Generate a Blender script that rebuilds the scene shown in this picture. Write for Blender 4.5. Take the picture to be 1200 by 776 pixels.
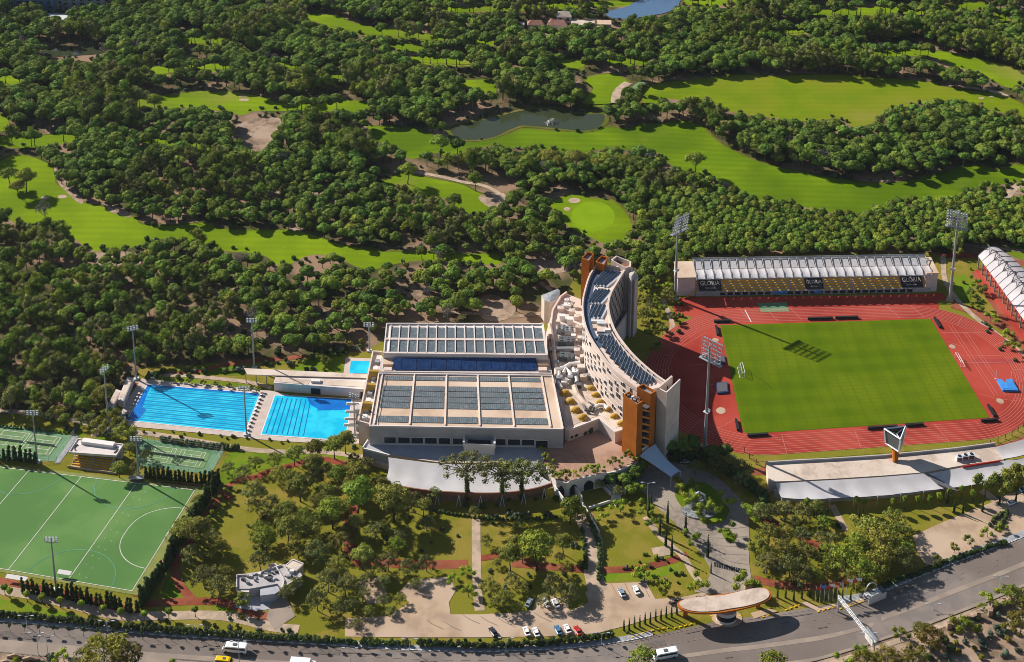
import bpy, bmesh, math, random
from mathutils import Vector, Matrix, noise
from math import radians as R, sin, cos, pi, sqrt, atan2
random.seed(7)
for o in list(bpy.data.objects): bpy.data.objects.remove(o)
S = bpy.context.scene
C = S.collection
# ---------------------------------------------------------------- camera
CF, CPIT, CROLL, CH = 1857.8, 0.304755, 0.0166583, 440.22      # focal (in px of a 1200 px wide frame), pitch, roll, height
CCX, CCY = 678.01, -180.57                                      # principal point of the shifted lens
cd = bpy.data.cameras.new('camera'); cam = bpy.data.objects.new('camera', cd); C.objects.link(cam)
cd.sensor_width = 36; cd.sensor_fit = 'HORIZONTAL'; cd.lens = CF/1200*36
cd.shift_x = (600-CCX)/1200; cd.shift_y = (CCY-388)/1200
cd.clip_start = 1; cd.clip_end = 12000
cam.matrix_world = Matrix.Translation((0, 0, CH)) @ Matrix.Rotation(pi/2-CPIT, 4, 'X') @ Matrix.Rotation(CROLL, 4, 'Z')
S.camera = cam
# ---------------------------------------------------------------- light
SHAZ = R(-34); SELEV = R(31)                                    # direction the shadows run, sun height
W = bpy.data.worlds.new('World'); S.world = W; W.use_nodes = True
nt = W.node_tree; bg = nt.nodes['Background']
sk = nt.nodes.new('ShaderNodeTexSky'); sk.sky_type = 'NISHITA'; sk.sun_disc = False
sk.sun_elevation = SELEV; sk.sun_rotation = pi/2-(SHAZ+pi); sk.air_density = 1.0; sk.dust_density = 0.6
nt.links.new(sk.outputs[0], bg.inputs[0]); bg.inputs[1].default_value = 0.055
sd = bpy.data.lights.new('sun', 'SUN'); sd.energy = 5.0; sd.angle = R(0.5); sd.color = (1.0, 0.95, 0.88)
sun = bpy.data.objects.new('sun', sd); C.objects.link(sun)
sdir = Vector((cos(SHAZ)*cos(SELEV), sin(SHAZ)*cos(SELEV), -sin(SELEV)))
sun.rotation_euler = sdir.to_track_quat('-Z', 'Y').to_euler()
S.view_settings.view_transform = 'Standard'; S.view_settings.look = 'None'
S.view_settings.exposure = 0.56; S.view_settings.gamma = 1.0
S.render.engine = 'CYCLES'
try:
    S.cycles.filter_width = 0.9; S.cycles.max_bounces = 5; S.cycles.diffuse_bounces = 2; S.cycles.transparent_max_bounces = 4
except Exception: pass

# ---------------------------------------------------------------- survey: picture point -> place on the level z
_c, _s, _cp, _sp = cos(CROLL), sin(CROLL), cos(CPIT), sin(CPIT)
def P(u, v, z=0.0):
    x = (u-CCX)/CF; y = -(v-CCY)/CF
    X = _c*x-_s*y; Y = _s*x+_c*y
    d = (X, _cp+Y*_sp, -_sp+Y*_cp); t = (z-CH)/d[2]
    return Vector((d[0]*t, d[1]*t))
def PX(x, y, z=0.0):
    z -= CH; zz = y*_cp-z*_sp; b = y*_sp+z*_cp; X_, Y_ = x/zz, b/zz
    return (CCX+CF*(_c*X_+_s*Y_), CCY-CF*(-_s*X_+_c*Y_))
def PL(pts, z=0.0): return [P(u, v, z) for u, v in pts]
def smooth(pts, n=4, closed=True):
    out = []; N = len(pts)
    rng = range(N) if closed else range(N-1)
    for i in rng:
        g = (lambda k: pts[k % N]) if closed else (lambda k: pts[max(0, min(N-1, k))])
        a, b, c, d = g(i-1), g(i), g(i+1), g(i+2)
        for k in range(n):
            t = k/n
            out.append(tuple(0.5*((2*b[j])+(-a[j]+c[j])*t+(2*a[j]-5*b[j]+4*c[j]-d[j])*t*t+(-a[j]+3*b[j]-3*c[j]+d[j])*t**3) for j in range(2)))
    if not closed: out.append(tuple(pts[-1]))
    return out
def inpoly(x, y, poly):
    r = False; j = len(poly)-1
    for i in range(len(poly)):
        xi, yi = poly[i][0], poly[i][1]; xj, yj = poly[j][0], poly[j][1]
        if (yi > y) != (yj > y) and x < (xj-xi)*(y-yi)/(yj-yi)+xi: r = not r
        j = i
    return r
def resample(pts, n):
    L = [0]
    for a, b in zip(pts, pts[1:]): L.append(L[-1]+(Vector(b)-Vector(a)).length)
    out = []; j = 0
    for i in range(n):
        s = L[-1]*i/(n-1)
        while j < len(L)-2 and L[j+1] < s: j += 1
        t = (s-L[j])/max(1e-9, L[j+1]-L[j]); out.append(Vector(pts[j]).lerp(Vector(pts[j+1]), t))
    return out
def homog(src, dst):
    A = []; b = []
    for (x, y), (u, v) in zip(src, dst):
        A.append([x, y, 1, 0, 0, 0, -u*x, -u*y]); b.append(u)
        A.append([0, 0, 0, x, y, 1, -v*x, -v*y]); b.append(v)
    n = 8
    for i in range(n):
        p = max(range(i, n), key=lambda r: abs(A[r][i])); A[i], A[p] = A[p], A[i]; b[i], b[p] = b[p], b[i]
        for r in range(n):
            if r != i:
                f = A[r][i]/A[i][i]
                for c in range(i, n): A[r][c] -= f*A[i][c]
                b[r] -= f*b[i]
    h = [b[i]/A[i][i] for i in range(n)]
    def f(x, y):
        w = h[6]*x+h[7]*y+1
        return Vector(((h[0]*x+h[1]*y+h[2])/w, (h[3]*x+h[4]*y+h[5])/w))
    return f

# ---------------------------------------------------------------- materials
def mat(name, col, rough=0.8, col2=None, scale=0.3, col3=None, scale3=0.03, bump=0, metal=0, spec=0.3, rnd=0, trans=0, mixlo=0.4, mixhi=0.6, mow=0, bscale=None):
    m = bpy.data.materials.new(name); m.use_nodes = True; nt = m.node_tree; N = nt.nodes; L = nt.links
    b = N['Principled BSDF']; b.inputs['Base Color'].default_value = (*col, 1); b.inputs['Roughness'].default_value = rough
    b.inputs['Metallic'].default_value = metal; b.inputs['Specular IOR Level'].default_value = spec
    tc = N.new('ShaderNodeTexCoord'); out = None
    def noi(sc, det=5):
        n = N.new('ShaderNodeTexNoise'); n.inputs['Scale'].default_value = sc; n.inputs['Detail'].default_value = det
        L.new(tc.outputs['Object'], n.inputs['Vector']); return n
    def mix(fac, a, c):
        x = N.new('ShaderNodeMix'); x.data_type = 'RGBA'
        if hasattr(fac, 'is_output'): L.new(fac, x.inputs[0])
        else: x.inputs[0].default_value = fac
        for k, s in ((6, a), (7, c)):
            if hasattr(s, 'is_output'): L.new(s, x.inputs[k])
            else: x.inputs[k].default_value = (*s, 1)
        return x.outputs[2]
    def ramp(src, lo, hi):
        r = N.new('ShaderNodeMapRange'); r.inputs[1].default_value = lo; r.inputs[2].default_value = hi
        r.interpolation_type = 'SMOOTHSTEP'; L.new(src, r.inputs[0]); return r.outputs[0]
    cur = col
    if col2: cur = mix(ramp(noi(scale).outputs[0], mixlo, mixhi), col, col2)
    if col3: cur = mix(ramp(noi(scale3, 3).outputs[0], 0.42, 0.62), cur, col3)
    if mow:   # soft mowing bands, bent by the slope
        wv = N.new('ShaderNodeTexWave'); wv.inputs['Scale'].default_value = .055; wv.inputs['Distortion'].default_value = 9; wv.inputs['Detail'].default_value = 1; wv.inputs['Detail Scale'].default_value = .12; wv.bands_direction = 'Y'
        L.new(tc.outputs['Object'], wv.inputs['Vector']); rr_ = ramp(wv.outputs[1], .25, .75); dk = N.new('ShaderNodeMath'); dk.operation = 'MULTIPLY'; dk.inputs[1].default_value = mow; L.new(rr_, dk.inputs[0])
        cur = mix(dk.outputs[0], cur, tuple(c*.55 for c in col))
        cur = mix(ramp(noi(.02, 6).outputs[0], .56, .80), cur, (.25, .225, .05))
    if rnd:
        oi = N.new('ShaderNodeObjectInfo'); h = N.new('ShaderNodeHueSaturation')
        r = N.new('ShaderNodeMapRange'); L.new(oi.outputs['Random'], r.inputs[0]); r.inputs[3].default_value = 1-rnd; r.inputs[4].default_value = 1+rnd
        r2 = N.new('ShaderNodeMapRange'); mm = N.new('ShaderNodeMath'); mm.operation = 'MULTIPLY'; mm.inputs[1].default_value = 7.13
        fr = N.new('ShaderNodeMath'); fr.operation = 'FRACT'
        L.new(oi.outputs['Random'], mm.inputs[0]); L.new(mm.outputs[0], fr.inputs[0]); L.new(fr.outputs[0], r2.inputs[0])
        r2.inputs[3].default_value = 0.475; r2.inputs[4].default_value = 0.52
        L.new(r.outputs[0], h.inputs['Value']); L.new(r2.outputs[0], h.inputs['Hue'])
        if hasattr(cur, 'is_output'): L.new(cur, h.inputs['Color'])
        else: h.inputs['Color'].default_value = (*cur, 1)
        cur = h.outputs[0]
    if hasattr(cur, 'is_output'): L.new(cur, b.inputs['Base Color'])
    if bump:
        n = noi(bscale or scale*3); bp = N.new('ShaderNodeBump'); bp.inputs['Strength'].default_value = bump; bp.inputs['Distance'].default_value = 0.3
        L.new(n.outputs[0], bp.inputs['Height']); L.new(bp.outputs[0], b.inputs['Normal'])
    if trans:
        t = N.new('ShaderNodeBsdfTranslucent'); ms = N.new('ShaderNodeMixShader'); ms.inputs[0].default_value = trans
        if hasattr(cur, 'is_output'): L.new(cur, t.inputs[0])
        else: t.inputs[0].default_value = (*cur, 1)
        o = N['Material Output']; L.new(b.outputs[0], ms.inputs[1]); L.new(t.outputs[0], ms.inputs[2]); L.new(ms.outputs[0], o.inputs[0])
    return m
M = {}
def MM(k, *a, **kw): M[k] = mat(k, *a, **kw)
MM('forest_floor', (.12, .085, .045), .95, (.06, .065, .018), .11, (.29, .185, .12), .035, bump=.5, mixlo=.38, mixhi=.55, spec=.05)
MM('soil', (.30, .20, .135), .95, (.15, .10, .06), .18, (.38, .27, .19), .05, bump=.7)
MM('sandy', (.38, .27, .19), .95, (.25, .17, .115), .3, bump=.3)
MM('bunker', (.48, .34, .24), .95, (.40, .28, .2), .5)
MM('park_lawn', (.255, .195, .035), .95, (.17, .165, .014), .09, (.19, .18, .018), .02, bump=.5, bscale=1.2, spec=.05)
MM('lush_lawn', (.13, .215, .008), .95, (.175, .215, .014), .15, (.105, .165, .006), .05, bump=.4, bscale=2, spec=.05)
MM('fairway', (.125, .215, .003), .95, (.155, .235, .004), .05, (.085, .150, .003), .016, bump=.6, bscale=.4, spec=.03, mow=.26)  # broad third tone varies the grass and stands in for slope shading
MM('fairway_bright', (.195, .285, .004), .95, (.165, .250, .004), .05, (.130, .205, .003), .018, bump=.6, bscale=.4, spec=.03, mow=.2)  # third tone again varies the grass and paints in shading of swells
MM('fairway_worn', (.175, .235, .005), .95, (.135, .205, .004), .05, (.19, .22, .010), .02, bump=.5, bscale=.5, spec=.03, mow=.14)
MM('rough_grass', (.11, .125, .012), .95, (.17, .14, .04), .12, (.085, .105, .012), .04, bump=.6, bscale=1, spec=.03)
MM('green_grass', (.20, .31, .006), .95, (.18, .29, .005), .1, spec=.03)
MM('asphalt', (.20, .172, .155), .9, (.25, .205, .175), .15, (.175, .14, .12), .025, bump=.15, spec=.1)
MM('asphalt_light', (.33, .26, .21), .9, (.27, .215, .175), .12, spec=.1)
MM('concrete', (.47, .335, .225), .9, (.37, .26, .18), .12, (.50, .37, .27), .04, bump=.2, spec=.1)
MM('concrete_path', (.49, .36, .26), .9, (.37, .28, .20), .25, spec=.1)
MM('cobble', (.30, .245, .20), .9, (.22, .18, .15), .5, (.34, .28, .225), .05, bump=.2, spec=.1)
MM('asphalt_old', (.13, .108, .095), .95, (.165, .138, .12), .6, spec=.1)
MM('kerb', (.36, .36, .37), .8, (.28, .28, .29), .5)
MM('red_path', (.27, .065, .034), .95, (.18, .05, .028), .2, (.30, .10, .055), .06, spec=.05)
MM('tartan', (.37, .048, .032), .9, (.31, .038, .026), .09, (.42, .066, .045), .03, spec=.04, bump=.1)
MM('tartan_dark', (.36, .045, .04), .85, (.31, .038, .034), .2)
MM('line_white', (.74, .70, .66), .8, (.6, .56, .5), 1)
MM('line_pale', (.52, .20, .16), .8)
MM('line_blue', (.10, .30, .22), .8)
MM('hockey_turf', (.098, .212, .055), .9, (.128, .24, .07), .06, (.085, .185, .05), .025, spec=.08, bump=.2, bscale=.8)
MM('hockey_margin', (.215, .225, .05), .9, (.175, .205, .045), .3)
MM('court_green', (.17, .27, .11), .9, (.135, .235, .095), .15, spec=.08)
MM('court_outer', (.11, .235, .115), .85, (.13, .25, .13), .2)
MM('brick_paving', (.40, .235, .155), .9, (.33, .19, .13), .4, (.44, .28, .2), .05)
MM('deck', (.56, .45, .39), .85, (.50, .40, .35), .3)
MM('roof_cream', (.58, .42, .30), .85, (.50, .35, .245), .2, (.64, .49, .37), .05, bump=.1)
MM('roof_dusty', (.58, .46, .37), .85, (.45, .35, .28), .3, (.64, .53, .44), .08, bump=.2)
MM('wall_white', (.66, .58, .545), .8, (.58, .505, .475), .25, (.70, .62, .58), .06)
MM('wall_grey', (.46, .42, .41), .8, (.40, .37, .36), .2)
MM('wall_cream', (.66, .53, .455), .8, (.60, .48, .415), .2)
MM('terrace_roof', (.42, .42, .45), .85, (.37, .37, .40), .2)
MM('trim_white', (.72, .67, .63), .7)
MM('membrane', (.72, .69, .70), .6, (.64, .61, .62), .12, trans=.3)
MM('membrane_blue', (.46, .58, .74), .6, (.43, .55, .70), .2, trans=.12)
MM('orange_wall', (.43, .130, .018), .85, (.37, .108, .014), .2, spec=.1)
MM('orange_fin', (.60, .22, .04), .75)
MM('fascia', (.26, .105, .06), .7)
MM('glass_roof', (.085, .115, .13), .4, (.22, .23, .22), .9, (.12, .14, .15), .1, spec=.4, mixlo=.4, mixhi=.8)
MM('glass_dark', (.018, .022, .032), .25, spec=.6)
MM('solar_blue', (.010, .038, .125), .4, (.018, .055, .17), .4, spec=.3)
MM('shade_blue', (.05, .085, .15), .6)  # colour of the shade painted along the hotel parapet
MM('collector', (.045, .07, .11), .35, (.09, .12, .17), .8, spec=.4)
MM('under_wall', (.34, .19, .13), .8, (.24, .13, .09), .4)
MM('collector_frame', (.55, .58, .62), .5, metal=.3)
MM('metal_grey', (.38, .39, .40), .5, (.30, .31, .32), .6, metal=.4)
MM('metal_dark', (.10, .10, .11), .6)
MM('metal_white', (.62, .63, .64), .5, metal=.1)
MM('mast', (.33, .34, .36), .6, metal=.2)
MM('black', (.012, .012, .015), .7)
MM('banner_black', (.022, .022, .03), .8)
MM('seat_yellow', (.55, .33, .045), .75, (.48, .28, .04), .9)
MM('seat_stair', (.60, .30, .01), .75)
MM('yellow_dome', (.50, .30, .04), .7, (.38, .23, .03), .8)
MM('bright_yellow', (.80, .46, .0), .6)
MM('mat_blue', (.05, .27, .66), .7, (.04, .22, .6), .5)
MM('navy', (.02, .05, .16), .7)
MM('screen', (.10, .115, .115), .4)
MM('car_white', (.80, .80, .80), .3, spec=.5); MM('car_silver', (.42, .50, .56), .3, metal=.5); MM('car_blue', (.10, .24, .42), .3, metal=.3)
MM('car_red', (.5, .03, .02), .35); MM('car_dark', (.03, .035, .05), .3); MM('car_yellow', (.75, .5, .0), .35)
MM('tyre', (.015, .015, .015), .9)
MM('lamp_glass', (.40, .42, .44), .4, spec=.5)
MM('red_light', (.5, .02, .02), .4)
MM('bark', (.085, .060, .043), .95, (.05, .035, .025), 2)
MM('bark_pale', (.20, .155, .115), .95, (.12, .09, .07), 2)
MM('rock', (.40, .36, .33), .8, (.22, .20, .19), .5, bump=.6)
MM('silver_rock', (.42, .44, .46), .45, (.2, .21, .22), .8, bump=.6, metal=.5)
MM('tile_red', (.42, .21, .15), .85, (.34, .16, .11), .5)
MM('town_wall', (.55, .50, .47), .85)
MM('net', (.55, .58, .55), .9)
FOL = {
 'pine_dark': ((.060, .118, .017), (.14, .215, .028)),
 'pine_mid': ((.088, .150, .017), (.18, .25, .030)),
 'pine_yellow': ((.13, .185, .018), (.25, .30, .036)),
 'olive_leaf': ((.15, .170, .046), (.24, .245, .07)),
 'park_leaf': ((.17, .19, .026), (.30, .30, .055)),
 'bright_leaf': ((.17, .25, .018), (.28, .34, .03)),
 'autumn_leaf': ((.16, .15, .02), (.27, .22, .03)),
 'cypress_leaf': ((.03, .060, .014), (.055, .09, .02)),
 'hedge_leaf': ((.04, .075, .02), (.085, .12, .03)),
 'grey_twigs': ((.13, .11, .11), (.20, .175, .175)),
 'shrub_leaf': ((.045, .085, .02), (.08, .12, .025)),
 'sage_leaf': ((.09, .12, .08), (.14, .17, .12)),
}
for k, (a, b) in FOL.items(): MM(k, a, .85, b, .45, rnd=.36, spec=.15, trans=.18)

def water_mat(name, col, rough=.12, bump=.15, sc=1.2, shallow=None):
    m = mat(name, col, rough, shallow, .15 if shallow else .3, spec=.35, bump=bump, bscale=sc); return m
M['pool_water'] = water_mat('pool_water', (.0, .43, .70), .35, .2, 1.3, (.02, .58, .80))
M['pool_light'] = water_mat('pool_light', (.0, .44, .68), .35, .2, 1.3, (.02, .55, .76))
M['pool_deep_and_shade'] = water_mat('pool_deep_and_shade', (.0, .13, .50), .35, .1, 1.3, (.0, .19, .58))  # for deep water and for shade painted at the pool edge
M['pool_line'] = mat('pool_line', (.0, .15, .38), .4)
M['pool_line2'] = mat('pool_line2', (.0, .24, .46), .4)
M['pond_water'] = water_mat('pond_water', (.040, .050, .022), .08, .05, .6)
M['lake_water'] = water_mat('lake_water', (.09, .16, .27), .2, .08, .4)

def stripes_mat():
    m = bpy.data.materials.new('pitch_turf'); m.use_nodes = True; nt = m.node_tree; N = nt.nodes; L = nt.links
    b = N['Principled BSDF']; b.inputs['Roughness'].default_value = .95; b.inputs['Specular IOR Level'].default_value = .02
    uv = N.new('ShaderNodeUVMap'); uv.uv_map = 'uv'; sx = N.new('ShaderNodeSeparateXYZ'); L.new(uv.outputs[0], sx.inputs[0])
    def wave(src, per, soft):
        a = N.new('ShaderNodeMath'); a.operation = 'MULTIPLY'; a.inputs[1].default_value = 2*pi/per; L.new(src, a.inputs[0])
        s = N.new('ShaderNodeMath'); s.operation = 'SINE'; L.new(a.outputs[0], s.inputs[0])
        r = N.new('ShaderNodeMapRange'); r.inputs[1].default_value = -soft; r.inputs[2].default_value = soft; L.new(s.outputs[0], r.inputs[0]); return r.outputs[0]
    def mix(f, a, c, k=None):
        x = N.new('ShaderNodeMix'); x.data_type = 'RGBA'; L.new(f, x.inputs[0])
        for kk, s in ((6, a), (7, c)):
            if hasattr(s, 'is_output'): L.new(s, x.inputs[kk])
            else: x.inputs[kk].default_value = (*s, 1)
        return x.outputs[2]
    c1 = mix(wave(sx.outputs[1], 9.5, .5), (.105, .155, .002), (.070, .120, .002))
    c2 = mix(wave(sx.outputs[0], 10.5, .5), (.100, .150, .002), (.074, .124, .002))
    n = N.new('ShaderNodeTexNoise'); n.inputs['Scale'].default_value = .035; L.new(uv.outputs[0], n.inputs[0])
    n2 = N.new('ShaderNodeTexNoise'); n2.inputs['Scale'].default_value = .7; n2.inputs['Detail'].default_value = 6; L.new(uv.outputs[0], n2.inputs[0])
    half = N.new('ShaderNodeMath'); half.operation = 'MULTIPLY_ADD'; half.inputs[1].default_value = 0.0; half.inputs[2].default_value = .5; L.new(n.outputs[0], half.inputs[0])
    c = mix(half.outputs[0], c1, c2)
    r = N.new('ShaderNodeMapRange'); r.inputs[1].default_value = .45; r.inputs[2].default_value = .7; L.new(n.outputs[0], r.inputs[0])
    c = mix(r.outputs[0], c, (.135, .175, .006))
    for src, per in ((sx.outputs[1], 2.375), (sx.outputs[0], 5.25)):
        a_ = N.new('ShaderNodeMath'); a_.operation = 'MULTIPLY'; a_.inputs[1].default_value = 2*pi/per; L.new(src, a_.inputs[0])
        s_ = N.new('ShaderNodeMath'); s_.operation = 'SINE'; L.new(a_.outputs[0], s_.inputs[0])
        q_ = N.new('ShaderNodeMapRange'); q_.inputs[1].default_value = .7; q_.inputs[2].default_value = 1; q_.inputs[4].default_value = .55; L.new(s_.outputs[0], q_.inputs[0]); c = mix(q_.outputs[0], c, (.078, .130, .003))
    r2 = N.new('ShaderNodeMapRange'); r2.inputs[1].default_value = .5; r2.inputs[2].default_value = .8; r2.inputs[4].default_value = .5; L.new(n2.outputs[0], r2.inputs[0])
    c = mix(r2.outputs[0], c, (.085, .15, .008))
    L.new(c, b.inputs['Base Color']); return m
M['pitch_turf'] = stripes_mat()

# ---------------------------------------------------------------- mesh helpers
class MB:
    def __init__(s): s.v = []; s.f = []; s.uv = None
    def add(s, vs, fs):
        n = len(s.v); s.v += [tuple(x) for x in vs]; s.f += [tuple(i+n for i in f) for f in fs]; return s
    def box(s, x0, x1, y0, y1, z0, z1):
        return s.add([(x0,y0,z0),(x1,y0,z0),(x1,y1,z0),(x0,y1,z0),(x0,y0,z1),(x1,y0,z1),(x1,y1,z1),(x0,y1,z1)],
                     [(0,3,2,1),(4,5,6,7),(0,1,5,4),(1,2,6,5),(2,3,7,6),(3,0,4,7)])
    def obox(s, c, ax, ay, az):
        c = Vector(c); ax = Vector(ax); ay = Vector(ay); az = Vector(az)
        vs = [c+ax*i+ay*j+az*k for k in (-1, 1) for i, j in ((-1,-1),(1,-1),(1,1),(-1,1))]
        if ax.cross(ay).dot(az) < 0: vs = vs[4:]+vs[:4]
        return s.add(vs, [(0,3,2,1),(4,5,6,7),(0,1,5,4),(1,2,6,5),(2,3,7,6),(3,0,4,7)])
    def wall(s, a, b, th, z0, z1, off=0):
        a = Vector(a[:2]); b = Vector(b[:2]); d = (b-a).normalized(); n = Vector((-d.y, d.x))
        a = a+n*off; b = b+n*off
        return s.prism([a-n*th/2, b-n*th/2, b+n*th/2, a+n*th/2], z0, z1)
    def prism(s, pts, z0, z1, top=True):
        pts = [Vector(p[:2]) for p in pts]; n = len(pts)
        A = sum(pts[i-1].x*pts[i].y-pts[i].x*pts[i-1].y for i in range(n))
        if A < 0: pts = pts[::-1]
        zt = z1 if hasattr(z1, '__len__') else [z1]*n
        if hasattr(z1, '__len__') and A < 0: zt = zt[::-1]
        vs = [(p.x, p.y, z0) for p in pts]+[(p.x, p.y, z) for p, z in zip(pts, zt)]
        fs = [(i, (i+1) % n, n+(i+1) % n, n+i) for i in range(n)]
        if top: fs += [tuple(range(n, 2*n)), tuple(range(n-1, -1, -1))]
        return s.add(vs, fs)
    def tube(s, pts, r, n=6, cap=True):
        pts = [Vector(p) for p in pts]; rs = r if hasattr(r, '__len__') else [r]*len(pts); b0 = len(s.v)
        for i, p in enumerate(pts):
            t = (pts[min(i+1, len(pts)-1)]-pts[max(i-1, 0)]).normalized()
            u = t.cross(Vector((0, 0, 1))) if abs(t.z) < .95 else t.cross(Vector((1, 0, 0))); u.normalize(); w = t.cross(u)
            for k in range(n):
                a = 2*pi*k/n; s.v.append(tuple(p+(u*cos(a)+w*sin(a))*rs[i]))
        for i in range(len(pts)-1):
            for k in range(n):
                a = b0+i*n+k; b = b0+i*n+(k+1) % n; s.f.append((a, b, b+n, a+n))
        if cap:
            s.f.append(tuple(b0+k for k in range(n-1, -1, -1))); e = b0+(len(pts)-1)*n; s.f.append(tuple(e+k for k in range(n)))
        return s
    def bar(s, a, b, w=.1): return s.tube([a, b], w, 4)
    def quad(s, a, b, c, d): return s.add([a, b, c, d], [(0, 1, 2, 3)])
    def dome(s, c, rx, ry, rz, n=10, m=4, jit=0, full=False):
        b0 = len(s.v); rows = m+1
        for i in range(rows):
            ph = pi/2*i/m if not full else -pi/2+pi*i/m
            for k in range(n):
                a = 2*pi*k/n; j = 1+random.uniform(-jit, jit)
                s.v.append((c[0]+rx*cos(ph)*cos(a)*j, c[1]+ry*cos(ph)*sin(a)*j, c[2]+rz*sin(ph)*j))
        for i in range(rows-1):
            for k in range(n):
                a = b0+i*n+k; b = b0+i*n+(k+1) % n; s.f.append((a, b, b+n, a+n))
        return s
    def mesh(s, name, mt, origin=(0, 0, 0), smooth=False):
        me = bpy.data.meshes.new(name); ox, oy, oz = origin
        me.from_pydata([(x-ox, y-oy, z-oz) for x, y, z in s.v], [], s.f)
        if s.uv:
            l = me.uv_layers.new(name='uv')
            for i, lp in enumerate(me.loops): l.data[i].uv = s.uv[lp.vertex_index]
        me.materials.append(M[mt] if isinstance(mt, str) else mt)
        if smooth: me.shade_smooth()
        me.update(); return me
def link(name, me, parent=None):
    o = bpy.data.objects.new(name, me); C.objects.link(o)
    if parent: o.parent = parent
    return o
def thing(name, label, cat, loc=(0, 0, 0), rz=0, group=None):
    o = bpy.data.objects.new(name, None); C.objects.link(o); o.empty_display_size = 1
    o.location = (loc[0], loc[1], loc[2] if len(loc) > 2 else 0); o.rotation_euler = (0, 0, rz)
    o['label'] = label; o['category'] = cat
    if group: o['group'] = group
    return o
def part(name, mb, mt, parent, label=None, smooth=False, local=False, kind=None):
    org = (0, 0, 0)
    if parent is not None and not local:
        q = parent; org = Vector((0, 0, 0))
        while q is not None: org = org+q.location; q = q.parent
    o = link(name, mb.mesh(name, mt, org, smooth), parent)
    if label: o['label'] = label
    if kind: o['kind'] = kind
    return o
def single(name, mb, mt, label, cat, group=None, loc=(0, 0, 0), smooth=False, local=False):
    o = link(name, mb.mesh(name, mt, (0, 0, 0) if local else (loc[0], loc[1], loc[2] if len(loc) > 2 else 0), smooth)); o.location = (loc[0], loc[1], loc[2] if len(loc) > 2 else 0)
    o['label'] = label; o['category'] = cat
    if group: o['group'] = group
    return o
def struct(name, mb, mt, parent=None, kind='structure'):
    o = link(name, mb.mesh(name, mt), parent); o['kind'] = kind; return o
def copy_tree(o, loc=None, rz=None, sc=None, label=None, group=None, parent=None):
    c = o.copy(); C.objects.link(c)
    if parent: c.parent = parent
    if loc is not None: c.location = (loc[0], loc[1], loc[2] if len(loc) > 2 else 0)
    if rz is not None: c.rotation_euler = (0, 0, rz)
    if sc is not None: c.scale = sc if hasattr(sc, '__len__') else (sc, sc, sc)
    if label: c['label'] = label
    if group: c['group'] = group
    for ch in o.children: copy_tree(ch, parent=c)
    return c
LAYER = [0]
def lay(z): LAYER[0] += 1; return z+(LAYER[0] % 22)*.002
def sheet(name, pts, z, mt, sm=0, px=True, kind='structure'):
    """a flat ground sheet from survey points; each lies a few millimetres off the next"""
    z = lay(z)
    if sm: pts = smooth(pts, sm)
    w = PL(pts, z) if px else [Vector(p) for p in pts]
    A = sum(w[i-1].x*w[i].y-w[i].x*w[i-1].y for i in range(len(w)))
    if A < 0: w = w[::-1]
    mb = MB(); mb.add([(p.x, p.y, z) for p in w], [tuple(range(len(w)))])
    return struct(name, mb, mt, kind=kind)
def ribbon(mb, pts, w, z, closed=False):
    pts = [Vector(p[:2]) for p in pts]; n = len(pts); b0 = len(mb.v)
    for i, p in enumerate(pts):
        if closed: t = pts[(i+1) % n]-pts[i-1]
        else: t = pts[min(i+1, n-1)]-pts[max(i-1, 0)]
        t.normalize(); q = Vector((-t.y, t.x))*w/2
        mb.v.append((p.x+q.x, p.y+q.y, z)); mb.v.append((p.x-q.x, p.y-q.y, z))
    for i in range(n if closed else n-1):
        a = b0+2*i; b = b0+2*((i+1) % n); mb.f.append((a, a+1, b+1, b))
    return mb
def path_px(name, pts, w, z, mt, sm=4):
    z = lay(z); mb = MB(); ribbon(mb, [P(u, v) for u, v in (smooth(pts, sm, False) if sm else pts)], w, z)
    return struct(name, mb, mt)
# ================================================================ THE GROUND
g = MB(); g.add([(-4000, -1500, 0), (4000, -1500, 0), (4000, 7000, 0), (-4000, 7000, 0)], [(0, 1, 2, 3)])
struct('ground', g, 'forest_floor')
RG = []
FW = {}     # visible outlines of the open grass and water; no forest tree stands or leans over them
def fairway(k, pts, mt='fairway', z=.06, name='fairway'):
    if mt == 'fairway' and k != 'lakeside': mt = 'fairway_bright'
    FW[k] = smooth(pts, 4); sheet(name, pts, z, mt, 4)
    sheet('fairway', [tuple(p+Vector((.6, -3.6))) for p in PL(FW[k])], .02, mt, px=False)   # the grass runs on a little under the crowns
    w = [Vector(p) for p in PL(FW[k])]; n_ = len(w); A_ = sum(w[i-1].x*w[i].y-w[i].x*w[i-1].y for i in range(n_)); sg = 1 if A_ > 0 else -1; out = []
    for i in range(n_):
        t_ = (w[(i+1) % n_]-w[i-1])
        if t_.length < 1e-6: continue
        t_.normalize(); q_ = Vector((t_.y, -t_.x))*sg*(1.0+2.6*abs(noise.noise(Vector((w[i].x*.06, w[i].y*.06, 5))))); out.append(w[i]+q_)
    o2 = [out[0]]
    for i in range(1, len(out)):
        if (out[i]-o2[-1]).dot(w[i]-w[i-1]) > 0: o2.append(out[i])
    RG.append(o2)
fairway('left', [(-40,200),(0,189),(12,183),(32,183),(58,193),(64,206),(66,216),(80,223),(96,237),(118,242),(125,243),(143,251),(158,255),(166,263),(197,265),(243,261),(253,267),(277,270),(317,270),(347,270),(376,279),(400,287),(440,294),(447,295),(500,296),(530,298),(580,298),(582,306),(545,303),(520,301),(480,302),(450,308),(434,312),(412,306),(400,297),(392,296),(366,294),(347,301),(330,308),(307,294),(266,290),(243,284),(200,276),(182,277),(160,285),(113,290),(90,276),(70,264),(50,262),(30,263),(17,256),(0,246),(-40,235)])
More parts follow.
